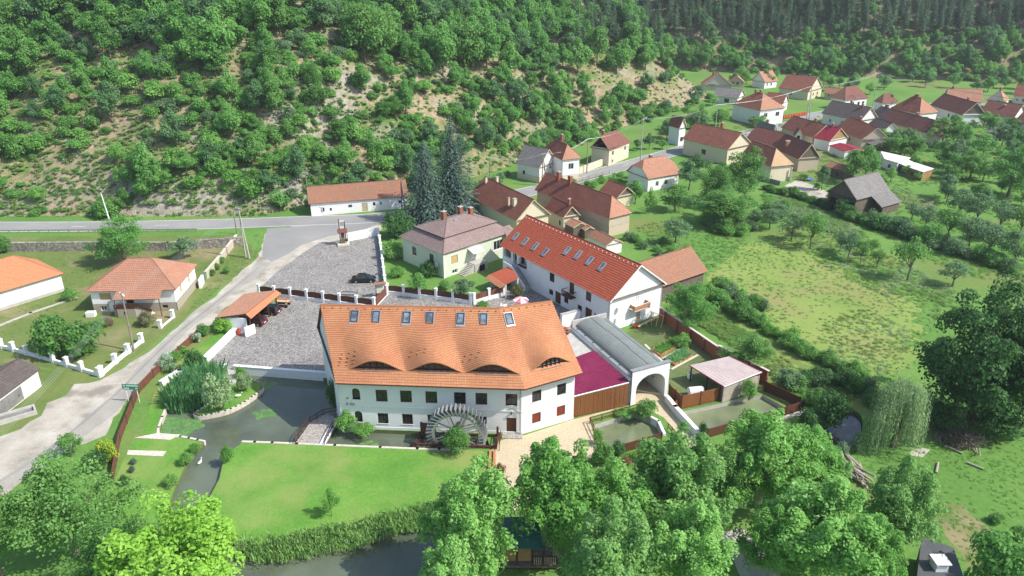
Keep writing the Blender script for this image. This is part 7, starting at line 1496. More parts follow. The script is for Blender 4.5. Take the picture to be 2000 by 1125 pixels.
# single shrubs near the mill
def shrub(kind, lb, bx, by, top, w, nm_='shrub', group=None): return tree_px(BALL if kind == 'ball' else BUSH[kind], nm_, lb, 'shrub', bx, by, top, w, group=group)
for a in [('ball', 'clipped round bush in front of the water wheel', 895, 886, 838, 54), ('lime', 'bright lime-green round bush beside the carport', 438, 648, 620, 38), ('mid', 'dark bush between lime bush and lane fence', 398, 656, 634, 26), ('dark', 'dense dark clump at the foot of the ramp wall', 380, 726, 686, 46),
          ('mid', 'leafy shrub behind the pillared wall, nearer the lane', 168, 690, 632, 84), ('mid', 'leafy shrub behind the pillared wall, nearer the left edge', 108, 692, 620, 80), ('pinkflower', 'pink flowering shrub in front of the porch stairs', 288, 635, 610, 36), ('pinkflower', 'reddish shrub left of the leaning pole', 212, 636, 618, 22), ('shrub', 'green shrub beside the reddish shrub', 196, 640, 622, 26), ('shrub', 'shrub at the corner of the orange-roof bungalow', 138, 586, 562, 32), ('mid', 'round shrub at the left edge below the road', 8, 492, 460, 34),
          ('yellow', 'yellow-green shrub on the lane side of the sheet fence', 212, 902, 860, 38), ('dark', 'dark shrub below the yellow-green one at the fence', 190, 918, 884, 48), ('willow', 'arching pale willow shrub on the pond peninsula', 432, 800, 732, 56), ('willow', 'small feathery shrub at the pond wall corner', 480, 762, 730, 30), ('shrub', 'green plant at the slab in the pond corner', 472, 738, 718, 24),
          ('shrub', 'leafy bank plants on the left bank of the channel, middle clump', 364, 906, 884, 30), ('shrub', 'leafy bank plants on the left bank of the channel, upper clump', 384, 882, 866, 24), ('shrub', 'leafy bank plants on the left bank of the channel, lowest clump', 338, 948, 926, 30), ('shrub', 'bank plants on the right bank where the channel narrows', 444, 902, 872, 30),
          ('shrub', 'bright creeper bush at the mill corner by the bridge', 676, 842, 806, 44), ('shrub', 'low creeper along the mill foot', 712, 846, 828, 46), ('dark', 'dark ivy bush on the pond side of the mill', 655, 800, 742, 28), ('mid', 'dark ivy mound beside the small fish pool', 1262, 814, 782, 44), ('shrub', 'creeper hanging over the fish pool wall', 1218, 812, 800, 40), ('shrub', 'creeper on the left rail of the fish pool', 1168, 868, 838, 22),
          ('dark', 'round dark bush at the fish pool corner', 1205, 892, 864, 32), ('mid', 'broad dark bush left of the pool fence', 1178, 906, 868, 46), ('yellow', 'yellow flowers in front of the pool fence', 1250, 896, 884, 40), ('shrub', 'flower bed greenery below the pool fence', 1288, 890, 876, 46), ('redflower', 'rose bush in the flower bed by the plane trees', 1222, 908, 894, 26), ('redflower', 'rose bush at the end of the timber beams', 976, 928, 906, 24),
          ('dark', 'dark bush at the end of the fish basin fence', 1572, 840, 800, 40), ('dark', 'black-green thicket above the creek', 1618, 832, 772, 70), ('mid', 'thicket between creek and basin fence', 1590, 800, 762, 50), ('grey', 'grey bush on the creek bank by the willow', 1672, 882, 848, 30), ('grey', 'sparse bush on the near creek bank', 1640, 892, 868, 40), ('shrub', 'ivy climbing the garden shed wall', 1462, 782, 742, 32), ('dark', 'column of ivy at the end of the path wall', 1370, 858, 826, 16),
          ('dark', 'dark undergrowth at the foot of the huge dark tree, left', 1838, 838, 790, 70), ('dark', 'dark undergrowth at the foot of the huge dark tree, right', 1945, 850, 790, 100), ('mid', 'small dark bush on the bottom right lawn', 1946, 1020, 1004, 30), ('mid', 'second dark bush at the bottom right lawn', 1988, 1052, 1030, 34), ('plane' if False else 'hill', 'leafy treetop at the bottom right corner', 1938, 1180, 1062, 130), ('spruce', 'blue-grey dwarf shrub on the left lawn, upper', 262, 906, 896, 14), ('spruce', 'blue-grey dwarf shrub on the left lawn, lower', 258, 922, 912, 14), ('dark', 'dark low bush at the bottom of the left lawn fence', 245, 946, 930, 22),
          ('shrub', 'bright fern-green shrub left of the green house', 772, 505, 470, 44), ('dark', 'black-green bush at the road behind the parking wall', 778, 462, 414, 62), ('shrub', 'shrub in the garden below the bright fern-green one', 775, 540, 520, 36), ('dark', 'dark hedge along the left wall of the green house', 838, 540, 512, 40), ('mid', 'bush in front of the green house steps', 868, 568, 548, 26), ('redflower', 'potted oleander in the courtyard by the canopy', 1010, 583, 556, 26), ('shrub', 'potted plants at the courtyard fence end', 945, 600, 588, 26),
          ('shrub', 'garden bush by the brick wall behind the vegetable beds', 1330, 678, 652, 34)]: shrub(*a)
for k, (bx, by, w) in enumerate([(328, 712, 26), (345, 704, 24), (318, 722, 20), (360, 690, 18), (386, 668, 20), (400, 656, 16), (336, 728, 22)]): shrub('flower' if k % 2 == 0 else 'shrub', 'white-flowering bush on the bank along the lane fence', bx, by, by - w * .8, w, 'flowering_bush', 'flowering bushes on the lane bank')
for k, (bx, by) in enumerate([(388, 532), (398, 520), (408, 508), (417, 528)]): shrub('mid', 'small round bush along the old plastered wall', bx + 26, by + 6, by - 6, 15, 'wall_bush', 'bushes along the plastered wall')
def shrub_line(pts, n, kinds, w0, w1, lb, group, jit=5, seed=1, nm_='hedge_bush'):
    rs = random.Random(seed); pts = smooth_line(pts, 8)
    for i in range(n):
        f = (i + rs.uniform(-.3, .3)) / n * (len(pts) - 1); f = min(max(f, 0), len(pts) - 1.001); a, b = Vector(pts[int(f)]), Vector(pts[int(f) + 1]); p = a.lerp(b, f - int(f)); w = rs.uniform(w0, w1); bx, by = p.x + rs.uniform(-jit, jit), p.y + rs.uniform(-jit, jit) * .6
        shrub(rs.choice(kinds), lb, bx, by, by - w * rs.uniform(.55, .85), w, nm_, group)
shrub_line([(1392, 590), (1440, 616), (1500, 648), (1560, 684), (1620, 716), (1690, 748)], 34, ['shrub', 'shrub', 'hill', 'mid'], 22, 42, 'bright bush in the hedge row crossing the meadow', 'hedge row across the meadow', 6, 2)
shrub_line([(1400, 560), (1450, 590), (1500, 610)], 12, ['shrub', 'grey'], 22, 36, 'bush in the overgrown patch behind the brick barn', 'overgrown patch by the barn', 9, 3)
shrub_line([(1495, 372), (1545, 384), (1590, 398), (1620, 412)], 16, ['dark', 'mid'], 16, 26, 'dark bush in the hedge beside the farm yard', 'farm yard hedge', 3, 4)
shrub_line([(1640, 415), (1690, 440), (1750, 455), (1800, 470), (1880, 500), (1990, 540)], 34, ['dark', 'mid', 'grey', 'hill'], 22, 44, 'bush in the long garden hedge below the grey barn', 'long garden hedge', 8, 5)
shrub_line([(1380, 440), (1440, 452), (1490, 420), (1540, 420)], 22, ['shrub', 'mid', 'grey'], 20, 38, 'bush under the walnut trees', 'undergrowth at the walnuts', 14, 6)
shrub_line([(1230, 470), (1260, 490), (1330, 500), (1290, 470)], 12, ['shrub', 'grey', 'mid'], 16, 30, 'bush in the garden behind the guest house', 'bushes behind the guest house', 10, 7)
shrub_line([(1560, 760), (1620, 745), (1690, 770), (1700, 800)], 14, ['mid', 'dark', 'grey'], 26, 46, 'bush in the thicket above the creek', 'creek thicket', 10, 8)
shrub_line([(1520, 330), (1640, 400)], 5, ['mid', 'shrub'], 12, 20, 'small bush in the farm yard', 'farm yard bushes', 10, 9)
shrub_line([(920, 372), (960, 362), (1000, 345)], 8, ['grey', 'shrub'], 14, 26, 'scrub on the bank behind the brown farmhouse', 'bank scrub', 6, 10)
shrub_line([(1080, 345), (1150, 365), (1200, 350)], 7, ['shrub', 'mid'], 12, 22, 'roadside shrub behind the hip-end farmhouse', 'roadside shrubs', 6, 12)
# reeds, bank grass, lily pads, meadow grass: beyond counting
rs = random.Random(5)
def spots_in(px, n, z=0.0, seed=0):
    poly = P(*px); xs = [p[0] for p in poly]; ys = [p[1] for p in poly]; r = random.Random(seed); out = []
    while len(out) < n:
        x, y = r.uniform(min(xs), max(xs)), r.uniform(min(ys), max(ys))
        if inside(x, y, poly): out.append((x, y, z))
    return out
tag(place('reeds', blades('reeds', spots_in([(325, 795), (350, 755), (385, 738), (420, 730), (440, 745), (425, 772), (400, 790), (350, 800)], 850, -.5, 1), 2.9, 'l_reed', 11, .06, .4, 1, .3)), 'dense green reeds in the pond corner', 'reeds', kind='stuff')
bk = spots_in([(430, 1058), (500, 1064), (600, 1044), (700, 1024), (820, 990), (870, 985), (870, 1018), (790, 1036), (740, 1050), (690, 1068), (600, 1085), (520, 1096), (440, 1075)], 700, -.05, 2)
tag(place('bank_grass', blades('bank_grass', bk, .8, 'l_bank', 10, .05, .8, 2, .4)), 'tall grass and reeds along the stream bank below the lawn', 'grass', kind='stuff')
lp = [(*s[:2], -.54, 1, 1, 0, 0) for s in spots_in([(318, 806), (390, 812), (398, 826), (352, 846), (312, 847)], 210, 0, 3)] + [(*s[:2], -.54, 1, 1, 0, 0) for s in spots_in([(462, 740), (545, 742), (500, 760)], 110, 0, 4) + spots_in([(490, 800), (530, 792), (535, 806), (500, 812)], 40, 0, 6) + spots_in([(705, 858), (740, 854), (738, 870), (712, 870)], 26, 0, 7)]
m = MB(); m.face([(.28 * math.cos(t), .28 * math.sin(t), .0 + .02 * math.sin(3 * t)) for t in [k * .66 for k in range(9)]]); me = m.mesh('lily_pad', 'l_lily'); at = me.attributes.new('rnd', 'FLOAT', 'FACE'); at.data.foreach_set('value', [.6])
r2 = random.Random(8); scatter_stuff('lily_pads', [me], [(a, b, c, r2.uniform(.5, 1.5), 1, r2.uniform(0, 6), 0) for a, b, c, *_ in lp], 'green lily pads floating in the pond corner', 'lily pads')
TG = [leaf_mesh('grass_tuft', *(lambda q: (q[0], q[1], .2, q[2]))(crown_pts(700 + k, .55, .0, .3, 9, 70, .45, .5, .3, 1.9)), ('l_grass', 'l_meadow', 'l_meadow', 'l_pale', 'l_shrub')[k], .3) for k in range(5)]
def field(name, px, n, seed, kinds, s0, s1, lb, hz_=1.0):
    r = random.Random(seed); out = []
    for x, y, z in spots_in(px, n, 0, seed):
        f = noise.noise(Vector((x * .09, y * .09, seed))); 
        if f < -.25 and r.random() < .7: continue
        k = kinds[min(len(kinds) - 1, max(0, int((f + .5) * len(kinds) + r.uniform(-.8, .8))))]; s = r.uniform(s0, s1); out.append((x, y, -.02, s, s * hz_ * r.uniform(.6, 1.2), r.uniform(0, 6.28), k))
    scatter_stuff(name, TG, out, lb, 'grass')
field('meadow_grass', [(1385, 600), (1385, 545), (1430, 480), (1560, 440), (1700, 470), (1850, 570), (1800, 700), (1740, 745), (1640, 745), (1480, 650)], 2600, 31, [1, 1, 2, 2, 0], .35, .8, 'mown meadow grass behind the compound', .7)
field('tall_weeds', [(1540, 470), (1640, 455), (1780, 520), (1900, 590), (1860, 640), (1760, 590), (1640, 540)], 1100, 32, [2, 0, 3, 4], .6, 1.2, 'tall flowering weeds along the orchard row', 1.1)
field('flower_weeds', [(1600, 620), (1700, 600), (1780, 650), (1760, 730), (1680, 740), (1620, 690)], 420, 33, [2, 2, 3], .5, .9, 'white flowering weeds on the lower meadow')
field('weed_strip', [(1490, 380), (1560, 392), (1660, 440), (1720, 475), (1600, 450), (1500, 410)], 1500, 34, [4, 0, 3, 4], .8, 1.7, 'rank weeds beside the farm hedge')
field('strip_grass', [(1295, 600), (1390, 600), (1480, 665), (1600, 745), (1690, 760), (1640, 800), (1560, 790), (1480, 705), (1380, 645)], 2400, 35, [1, 2, 0, 4], .5, 1.2, 'rough grass strip behind the brick wall')
field('orchard_grass', [(1240, 440), (1380, 420), (1480, 440), (1430, 500), (1380, 540), (1280, 500)], 1100, 36, [0, 4, 0, 1], .5, 1.0, 'green grass of the orchard behind the guest house', .7)
field('pasture_grass', [(1640, 870), (1800, 850), (2000, 830), (2080, 1130), (1820, 1130), (1780, 960), (1690, 920)], 1200, 37, [0, 0, 4, 0], .3, .6, 'short pasture grass at the lower right', .6)
field('garden_weeds', [(1640, 420), (2050, 440), (2050, 560), (1880, 540), (1760, 480)], 2200, 38, [0, 4, 4, 0], .6, 1.3, 'green weeds between the orchard trees', .9)
field('verge_grass', [(505, 455), (512, 490), (470, 530), (400, 590), (365, 615), (380, 585), (430, 530), (465, 480)], 700, 39, [0, 4, 0], .25, .5, 'grass verge along the lane', .6)
field('yard_tufts', [(-60, 480), (400, 490), (400, 540), (180, 560), (140, 600), (0, 690), (-60, 690)], 1500, 40, [1, 2, 0], .25, .55, 'dry garden grass behind the left houses', .5)
field('village_grass', [(1340, 260), (1700, 215), (2000, 240), (2050, 420), (1760, 420), (1500, 330)], 3000, 41, [0, 4, 0, 1], .9, 1.7, 'grass in the village gardens', .7)
# ------------------------------------------------------------------ poles and wires
def pole(label, bx, by, h, mat='pole_wood', lean=(0, 0), arm=1.6, rz=0.0, double=None, lamp=False, z=0.0):
    b = g(bx, by, z); T = thing('utility_pole', label, 'pole', b, rz); top = Vector((lean[0], lean[1], h)); m = MB(); m.tube((0, 0, -.3), top, .17, .1, 8); m.build('shaft', mat, T)
    if double: m = MB(); m.tube((double[0], double[1], -.3), top - Vector((0, 0, .4)), .17, .1, 8); m.build('strut', mat, T)
    if arm:
        m = MB(); m.bar(top + Vector((-arm / 2, 0, -.25)), top + Vector((arm / 2, 0, -.25)), .1, .1); a = m.build('crossarm', 'grey_metal', T)
        for k in range(4): x = -arm / 2 + .08 + (arm - .16) * k / 3; m = MB(); m.lathe([(.03, 0), (.06, .05), (.04, .1), (.06, .15), (.02, .2)], top + Vector((x, 0, -.2)), 6); m.build('insulator', 'white', a)
    if lamp: m = MB(); m.tube(top - Vector((0, 0, .3)), top + Vector((1.0, -.3, .1)), .04); m.build('lamp_arm', 'grey_metal', T); m = MB(); m.cbox(top + Vector((1.2, -.35, .1)), (.55, .22, .14)); m.build('lamp_head', 'white_metal', T)
    ca, sa = math.cos(rz), math.sin(rz); return Vector((b.x + ca * top.x - sa * top.y, b.y + sa * top.x + ca * top.y, h - .05)), rz, arm
def wires(label, a, b, n=4, sag=.8, r=.014):
    (pa, ra, aa), (pb, rb, ab) = a, b; T = thing('power_line', label, 'power line', pa)
    for k in range(n):
        f = (k / (n - 1) - .5) if n > 1 else 0; p = Vector((math.cos(ra), math.sin(ra), 0)) * f * (aa or .6); q = pb - pa + Vector((math.cos(rb), math.sin(rb), 0)) * f * (ab or .6); m = MB(); pts = [p.lerp(q, t / 12) - Vector((0, 0, sag * 4 * (t / 12) * (1 - t / 12))) for t in range(13)]
        for u, v in zip(pts, pts[1:]): m.tube(u, v, r, r, 4, False)
        m.build('wire', 'grey_metal', T)
p1 = pole('leaning wooden pole with lamp in front of the hipped house', 262, 686, 9.4, 'pole_wood', (-.5, .3), 1.3, R(-38), lamp=True)
p2 = pole('A-shaped pair of concrete poles at the junction', 480, 502, 10.2, 'pole_concrete', (0, 0), 1.8, R(-35), double=(1.5, -.2))
p0 = (g(-60, 905, 8.5), R(-38), 1.3)
wires('power line from the leaning pole to the junction poles', p1, p2); wires('power line crossing the lower left corner to the leaning pole', p0, p1)
p3 = pole('wooden pole beside the long white cottage end', 604, 404, 8.5, 'pole_wood', (0, 0), 1.2, R(10)); wires('power line from junction to the long cottage', p2, p3, 2, 1.0)
p4 = pole('wooden pole at the right end of the long white cottage', 785, 416, 7.6, 'pole_wood', (.2, 0), 0, double=(.9, 0))
pole('street lamp post leaning at the rocky cutting', 214, 430, 6.2, 'white_metal', (-.7, .2), 0, lamp=False)
pole('short post beside the junction poles', 463, 458, 5.8, 'pole_wood', (0, 0), 0)
p5 = pole('wooden pole on the bank behind the brown farmhouse', 957, 366, 8.0, 'pole_wood', (0, 0), 1.2, R(20)); p6 = pole('pair of poles beside the grey-roofed house', 1058, 364, 8.6, 'pole_wood', (.3, 0), 1.3, R(30), double=(1.6, 0)); p7 = pole('pole in the garden of the two-storey road house', 1146, 338, 9.5, 'pole_wood', (0, 0), .9, R(40)); p8 = pole('tall concrete pole on the road by the pale house', 1250, 326, 13.5, 'pole_concrete', (0, 0), 1.6, R(60), lamp=True)
p9 = pole('pole behind the tan farmhouse roof', 1396, 260, 9.5, 'pole_concrete', (0, 0), 1.5, R(50)); p10 = pole('double pole at the village street bend', 1573, 242, 13, 'pole_concrete', (.4, 0), 1.6, R(30), double=(1.8, 0)); p11 = pole('tall pole between the orange and brown hipped houses', 1703, 216, 14, 'pole_concrete', (0, 0), 1.6, R(10)); p12 = (g(2080, 205, 14), R(0), 1.6)
for lb, a, b in (('power line behind the brown farmhouse', p5, p6), ('power line over the grey-roofed house', p6, p7), ('power line over the road to the tall concrete pole', p7, p8), ('power line from tall concrete pole to the tan farmhouse', p8, p9), ('power line over the walnut trees to the street bend', p9, p10), ('power line over the village street', p10, p11), ('power line running to the right edge over the village', p11, p12)): wires(lb, a, b, 3, 1.2, .028)
# ---- guard rail along the main road
T = thing('guard_rail', 'steel guard rail along the road on the left', 'guard rail', g(-60, 456)); b = T.location.copy(); a, e = g(-60, 456) - b, g(385, 453) - b; m = MB(); m.bar(a + Vector((0, 0, .62)), e + Vector((0, 0, .62)), .06, .3); m.build('rail', 'zinc', T)
for k in range(24): p = a.lerp(e, k / 23); m = MB(); m.box((p.x - .06, p.y + .04, 0), (p.x + .06, p.y + .14, .7)); m.build('post', 'zinc', T)
# ---- courtyard furniture
def parasol():
    T = thing('parasol', 'red and white parasol in the courtyard', 'parasol', g(1017, 606)); m = MB(); m.tube((0, 0, 0), (0, 0, 2.5), .03); m.build('pole', 'white_metal', T); m = MB(); m.lathe([(.25, 0), (.25, .08), (.05, .1)], n=10); m.build('base', 'concrete', T)
    for k in range(8):
        a, b = 2 * math.pi * k / 8, 2 * math.pi * (k + 1) / 8; m = MB(); A, B = Vector((1.35 * math.cos(a), 1.35 * math.sin(a), 1.95)), Vector((1.35 * math.cos(b), 1.35 * math.sin(b), 1.95)); t = Vector((0, 0, 2.45)); d = Vector((0, 0, -.16)); m.face((A, B, t)); m.quad(A + d, B + d, B, A); m.build('canopy_panel', 'pink' if k % 2 else 'white', T)
parasol()
def table(lb, bx, by, mat='white'):
    T = thing('garden_table', lb, 'table', g(bx, by)); m = MB(); m.lathe([(.5, .68), (.52, .7), (.52, .73), (.5, .74)], n=14); m.build('top', mat, T)
    for k in range(4): a = math.pi / 2 * k + .6; m = MB(); m.bar((.14 * math.cos(a), .14 * math.sin(a), .68), (.4 * math.cos(a), .4 * math.sin(a), 0), .05); m.build('leg', mat, T)
def chair(lb, bx, by, rz, mat='white', group=None):
    T = thing('garden_chair', lb, 'chair', g(bx, by), rz, group); m = MB(); m.box((-.24, -.24, .4), (.24, .24, .45)); m.build('seat', mat, T); m = MB(); m.box((-.24, .2, .45), (.24, .25, .88)); m.build('backrest', mat, T)
    for x in (-.21, .21):
        for y in (-.21, .21): m = MB(); m.box((x - .025, y - .025, 0), (x + .025, y + .025, .4)); m.build('leg', mat, T)
table('white round table beside the parasol', 988, 604); table('dark table under the parasol', 1017, 609, 'dark_metal')
for k, (bx, by, r) in enumerate([(981, 602, 1.2), (995, 608, 4), (984, 609, 2.6)]): chair('white plastic chair at the white courtyard table', bx, by, r, 'white', 'chairs at the white table')
for k, (bx, by, r) in enumerate([(1009, 606, 1.4), (1026, 610, 4.6)]): chair('dark chair under the parasol', bx, by, r, 'dark_metal', 'chairs under the parasol')
T = thing('flower_border', 'long brick flower border along the guest house front', 'flower bed', g(1082, 634), R(-50)); m = MB(); m.box((-.2, -.8, 0), (7.5, .5, .3)); m.build('brick_edge', 't_brick', T)
for k in range(7): m = MB(); x = .4 + k; m.lathe([(.14, .3), (.2, .55), (.17, .56)], (x, -.1, 0), 8); m.build('pot', 'terracotta', T)
# ---- vegetable garden
def bed(lb, px, plant):
    c = [g(*p) for p in px]; b = c[0].copy(); T = thing('raised_bed', lb, 'raised bed', b); q = [p - b for p in c]
    for a, e in zip(q, q[1:] + q[:1]): m = MB(); wall_run(m, [a.xy, e.xy], 0, .38, .12); m.build('board', 'terracotta', T)
    m = MB(); m.prism([p.xy for p in q], 0, .3); m.build('soil', 'garden_soil', T); return q, b
for lb, px, mt, sd in (('raised vegetable bed nearer the guest house', [(1273, 685), (1290, 697), (1326, 676), (1310, 663)], 'l_shrub', 51), ('raised vegetable bed nearer the garden shed', [(1300, 703), (1318, 715), (1352, 697), (1336, 684)], 'l_reed', 52)):
    bed(lb, px, mt); tag(place('vegetables', blades('vegetables', spots_in(px, 150, .28, sd), .45, mt, 8, .05, .7, sd, .15)), 'leafy vegetables in the ' + lb, 'vegetables', kind='stuff')
for k, (a, b_) in enumerate((((1261, 674), (1310, 722)), ((1295, 700), (1330, 681)), ((1310, 722), (1362, 694)))): wall_thing('garden_path', ('narrow slab path on the left of the raised beds', 'narrow slab path between the raised beds', 'narrow slab path in front of the raised beds')[k], 'path', [g(*a), g(*b_)], .05, .35, 'stone_cap', None, z0=0)
def barrel(lb, bx, by, mat, r=.35, h=.95): T = thing('barrel', lb, 'barrel', g(bx, by)); m = MB(); m.lathe([(r * .9, 0), (r, .08), (r, h * .5), (r * 1.03, h * .52), (r, h * .54), (r, h - .05), (r * .92, h)], n=14); m.build('drum', mat, T); m = MB(); m.lathe([(r * .85, h + .002), (r * .8, h + .03)], n=12); m.build('lid', 'grey_metal', T)
barrel('white water barrel beside the garden shed', 1347, 739, 'white_metal')
T = thing('water_tank', 'white rounded tank behind the orange-brown fence', 'tank', g(1358, 772), R(10)); m = MB(); m.tube((-1.0, 0, .7), (1.0, 0, .7), .6, n=14); m.build('vessel', 'white_metal', T)
for x in (-.7, .7): m = MB(); m.box((x - .08, -.5, 0), (x + .08, .5, .4)); m.build('cradle', 'old_wood', T)
T = thing('garden_gnome', 'orange garden figure at the end of the tall garden fence', 'statue', g(1320, 797)); m = MB(); m.lathe([(.28, 0), (.3, .3), (.22, .7), (.14, .8), (.17, .95), (.12, 1.1), (.02, 1.3)], n=10); m.build('figure', 'orange', T); m = MB(); m.box((-.4, -.35, 0), (.4, .35, .12)); m.build('plinth', 'concrete', T)
T = thing('wheelbarrow', 'red wheelbarrow at the guest house gable foot', 'wheelbarrow', g(1241, 641), R(35)); m = MB(); m.face(((-.5, -.3, .55), (.5, -.3, .55), (.35, -.2, .25), (-.3, -.2, .25))); m.face(((-.5, .3, .55), (-.3, .2, .25), (.35, .2, .25), (.5, .3, .55))); m.face(((-.3, -.2, .25), (.35, -.2, .25), (.35, .2, .25), (-.3, .2, .25))); m.face(((-.5, -.3, .55), (-.3, -.2, .25), (-.3, .2, .25), (-.5, .3, .55))); m.face(((.5, -.3, .55), (.5, .3, .55), (.35, .2, .25), (.35, -.2, .25))); m.build('tray', 'red', T)
m = MB(); m.tube((.6, -.05, .2), (.6, .05, .2), .2, n=12); m.build('wheel', 'tyre', T)
for y in (-.25, .25): m = MB(); m.bar((.6, y * .3, .2), (-1.0, y, .6), .04); m.build('handle', 'dark_metal', T); m = MB(); m.bar((-.2, y, .3), (-.25, y, 0), .04); m.build('leg', 'dark_metal', T)
T = thing('plank_bench', 'pale plank bench along the guest house gable', 'bench', g(1262, 634), math.atan2((g(1285, 622) - g(1240, 645)).y, (g(1285, 622) - g(1240, 645)).x)); m = MB(); m.box((-2.2, -.2, .4), (2.2, .2, .46)); m.build('seat', 'pale_wood', T)
for x in (-1.9, 0, 1.9): m = MB(); m.box((x - .05, -.16, 0), (x + .05, .16, .4)); m.build('leg', 'pale_wood', T)
T = thing('bean_frame', 'timber frame leaning on the brick garden wall', 'trellis', g(1284, 636), R(-40))
for x in (-.9, 0, .9): m = MB(); m.bar((x, -.5, 0), (x, .1, 2.0), .08); m.build('upright', 'pale_wood', T)
m = MB(); m.bar((-1.0, .1, 2.0), (1.0, .1, 2.0), .08); m.build('top_bar', 'pale_wood', T)
# ---- pond birds
def bird(lb, bx, by, z, s, rz):
    T = thing('swan', lb, 'bird', g(bx, by, z), rz); m = MB(); n = 10
    prof = [(-.55, .30, .02), (-.45, .30, .12), (-.2, .24, .2), (.1, .22, .21), (.32, .26, .15), (.4, .36, .09), (.42, .52, .06), (.46, .66, .055), (.54, .7, .06), (.62, .67, .045), (.7, .64, .015)]; rings = []
    for x, z_, r in prof: rings.append([m.pt((x * s, r * s * math.cos(t), (z_ + r * math.sin(t) * .9) * s)) for t in [2 * math.pi * k / n for k in range(n)]])
    for A, B in zip(rings, rings[1:]):
        for k in range(n): m.f.append([A[k], A[(k + 1) % n], B[(k + 1) % n], B[k]]); m.uv.append(None); m.mi.append(0)
    m.build('body', 'white', T, smooth=True)
bird('white goose figure on the pond peninsula', 466, 775, .02, .9, R(20)); bird('white duck swimming in the channel', 391, 905, -.6, .8, R(80))
# ---- pavilion, flat-roofed hut, log pile, brush
def pavilion():
    c = [g(975, 1070, 2.9), g(1062, 1072, 2.9), g(1050, 1008, 3.9), g(985, 1010, 3.9)]; b = Vector((c[0].x, c[0].y, 0)); T = thing('pavilion', 'timber pavilion with dark green sheet roof under the plane trees', 'pavilion', b); q = [p - b for p in c]
    m = MB(); m.quad(*q); m.quad(*[p - Vector((0, 0, .08)) for p in q][::-1]); m.quad(q[0] - Vector((0, 0, .08)), q[1] - Vector((0, 0, .08)), q[1], q[0]); ro = m.build('roof', 'green_sheet', T)
    for k in range(1, 9): f = k / 9; m = MB(); m.bar(q[0].lerp(q[1], f) + Vector((0, 0, .02)), q[3].lerp(q[2], f) + Vector((0, 0, .02)), .05, .05); m.build('seam', 'green_sheet', ro)
    for p in (q[0], q[0].lerp(q[1], .4), q[0].lerp(q[1], .75), q[1]): m = MB(); m.box((p.x - .1, p.y + .25, -.3), (p.x + .1, p.y + .45, 2.8)); m.build('post', 'brown', T)
    a, d = q[0], q[0].lerp(q[1], .75); m = MB(); m.box((a.x + .1, a.y + .3, 1.0), (d.x - .1, a.y + .36, 2.5)); m.build('board_wall', 'wood', T); m = MB(); m.box((a.x - .2, a.y + .1, .3), (q[1].x + 1.5, a.y + 3.5, .5)); m.build('deck', 'old_wood', T)
    for k in range(12): m = MB(); x = d.x + k * .2; m.box((x, a.y + .28, .5), (x + .06, a.y + .32, 1.5)); m.build('baluster', 'pale_wood', T)
    m = MB(); m.box((d.x, a.y + .26, 1.5), (d.x + 2.4, a.y + .34, 1.58)); m.build('handrail', 'brown', T)
pavilion()
c = [g(1790, 1135, 2.8), g(1890, 1150, 2.8), g(1862, 1070, 2.8), g(1800, 1048, 2.8)]; b = Vector((c[0].x, c[0].y, 0)); T = thing('flat_roof_hut', 'hut with dark grey flat roof and white chimney at the lower right', 'hut', b); q = [(p - b) for p in c]; m = MB(); m.prism([p.xy for p in q], 2.7, 2.85); ro = m.build('roof', 'bitumen', T); ctr = sum(q, Vector()) / 4; m = MB(); m.prism([p.lerp(ctr, .05).xy for p in q], 0, 2.7); m.build('wall', 'old_wood', T)
p = g(1833, 1108, 2.9) - b; m = MB(); m.box((p.x - .55, p.y - .55, 2.85), (p.x + .55, p.y + .55, 3.5)); ch = m.build('chimney', 'white_wall', T); m = MB(); m.box((p.x - .7, p.y - .7, 3.75), (p.x + .7, p.y + .7, 3.85)); m.build('cap', 'white_wall', ch)
for x in (-.45, .45):
    for y in (-.45, .45): m = MB(); m.box((p.x + x - .1, p.y + y - .1, 3.5), (p.x + x + .1, p.y + y + .1, 3.75)); m.build('cap_post', 'white_wall', ch)
rs = random.Random(77); ax = (g(1690, 950) - g(1625, 885)); ang = math.atan2(ax.y, ax.x); lm = MB(); lm.tube((-1, 0, 0), (1, 0, 0), 1, .85, 8); lm = lm.mesh('log', 'log')
for k in range(46):
    f = rs.random(); p = g(1630 + 50 * f + rs.uniform(-14, 14), 892 + 46 * f + rs.uniform(-6, 10)); h = max(0, 1.1 - abs(rs.gauss(0, .5))) * rs.random(); o = place('log', lm, None, p + Vector((0, 0, .13 + h)), ang + rs.gauss(0, .22)); o.scale = (rs.uniform(.8, 2.1), rs.uniform(.09, .17), rs.uniform(.09, .17)); o.rotation_euler[1] = rs.uniform(-.15, .15); tag(o, 'bleached log in the log pile by the plane trees', 'log', 'log pile')
for lb, a, e in (('long bleached log lying furthest from the plane trees on the pasture', (1846, 872), (1880, 888)), ('bleached log lying right on the pasture', (1888, 905), (1920, 918)), ('short bleached post lying upright in the photo on the pasture', (1828, 925), (1832, 905))):
    p, q = g(*a), g(*e); o = place('log', lm, None, (p + q) / 2 + Vector((0, 0, .14)), math.atan2((q - p).y, (q - p).x)); o.scale = ((q - p).length / 2, .14, .14); tag(o, lb, 'log')
tag(place('brush_heap', blades('brush_heap', [(g(1868, 862).x + rs.gauss(0, 1.1), g(1868, 862).y + rs.gauss(0, .9), 0) for _ in range(120)], 1.1, 'log', 8, .05, 1.6, 9, .3)), 'heap of grey brushwood below the dark tree', 'brushwood', kind='stuff')
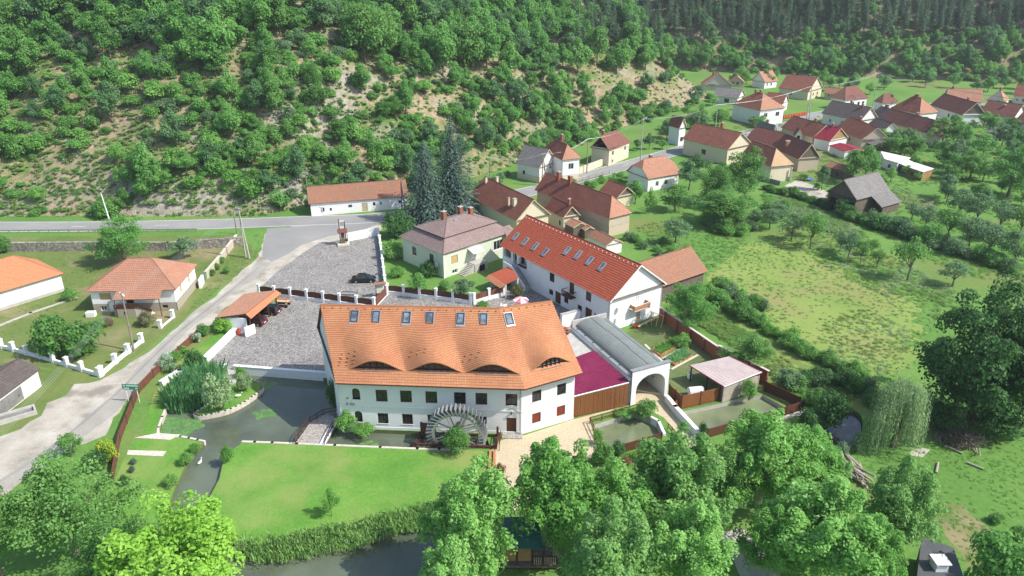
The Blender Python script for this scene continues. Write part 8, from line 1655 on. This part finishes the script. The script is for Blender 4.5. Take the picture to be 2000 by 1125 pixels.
# ---- village fences and farm things
railing('picket_fence', 'red painted picket fence at the village street bend', [g(1529, 233), g(1576, 225)], 1.4, 'red', step=1.5, rails=(.3, .6, .9), w=.25, cat='fence')
railing('corral_fence', 'grey timber corral fence beside the grey barn', [g(1748, 388), g(1800, 408), g(1822, 402)], 1.2, 'pole_wood', step=2.6, rails=(.35, .65, .95), w=.12, cat='fence')
railing('orchard_fence', 'timber fence running from the corral to the white-roofed sheds', [g(1745, 372), g(1790, 392), g(1822, 402)], 1.2, 'pole_wood', step=2.6, rails=(.5, .95), w=.1, cat='fence')
railing('road_fence', 'thin post fence between road and farmhouses', [g(1112, 362), g(1150, 352), g(1190, 341)], 1.2, 'pole_wood', step=2.4, rails=(.5, .95), w=.09, cat='fence')
wall_thing('road_garden_wall', 'cream plastered garden wall in front of the cream road house', 'wall', [g(1131, 340), g(1147, 334), g(1190, 318)], 1.8, .35, 'cream', 'stone_cap')
wall_thing('yard_retaining_wall', 'grey retaining wall below the open veranda', 'wall', [g(1484, 352), g(1522, 362)], 1.2, .4, 'concrete_dark')
wall_thing('yard_wall', 'low concrete wall with slope behind the left bungalow path', 'path', [g(0, 636), g(60, 612), g(148, 582)], .12, .5, 'concrete', None, z0=0)
T = thing('wood_stack', 'stack of pale firewood with blue tarp in the farm yard', 'wood pile', g(1570, 352), R(-20)); 
for k in range(7): m = MB(); m.tube((-1.6 + k * .5, -.6, .25 + .2 * (k % 2)), (-1.6 + k * .5, .6, .25 + .2 * (k % 2)), .24, n=8); m.build('log', 'pale_wood', T)
m = MB(); m.face(((.6, -.9, .5), (2.2, -.8, .3), (2.3, .7, .45), (.8, .8, .9))); m.build('tarp', 'blue', T)
T = thing('veranda', 'open timber veranda under the straw-yellow hip', 'veranda', g(1524, 352), R(-20))
for x in (-2.5, 2.5): m = MB(); m.box((x - .2, -.2, 0), (x + .2, .2, 3.6)); m.build('pillar', 'white_wall', T)
m = MB(); m.box((-2.3, -.05, .5), (2.3, .05, 1.1)); m.build('balustrade', 'pale_wood', T); m = MB(); m.box((-2.6, .2, 0), (2.6, 2.0, .4)); m.build('floor', 'concrete', T)
# ------------------------------------------------------------------ the air
m = MB(); m.box((-460, -20, -4), (600, 760, 175)); hz_m = N('haze'); hz_m.t.nodes.remove(hz_m.b); pv = hz_m.n('ShaderNodeVolumePrincipled'); pv.inputs['Color'].default_value = (.86, .93, 1.0, 1); pv.inputs['Density'].default_value = .00016; pv.inputs['Anisotropy'].default_value = .2
hz_m.l(pv.outputs[0], hz_m.out.inputs['Volume']); tag(m.build('haze', hz_m.mat), kind='stuff')
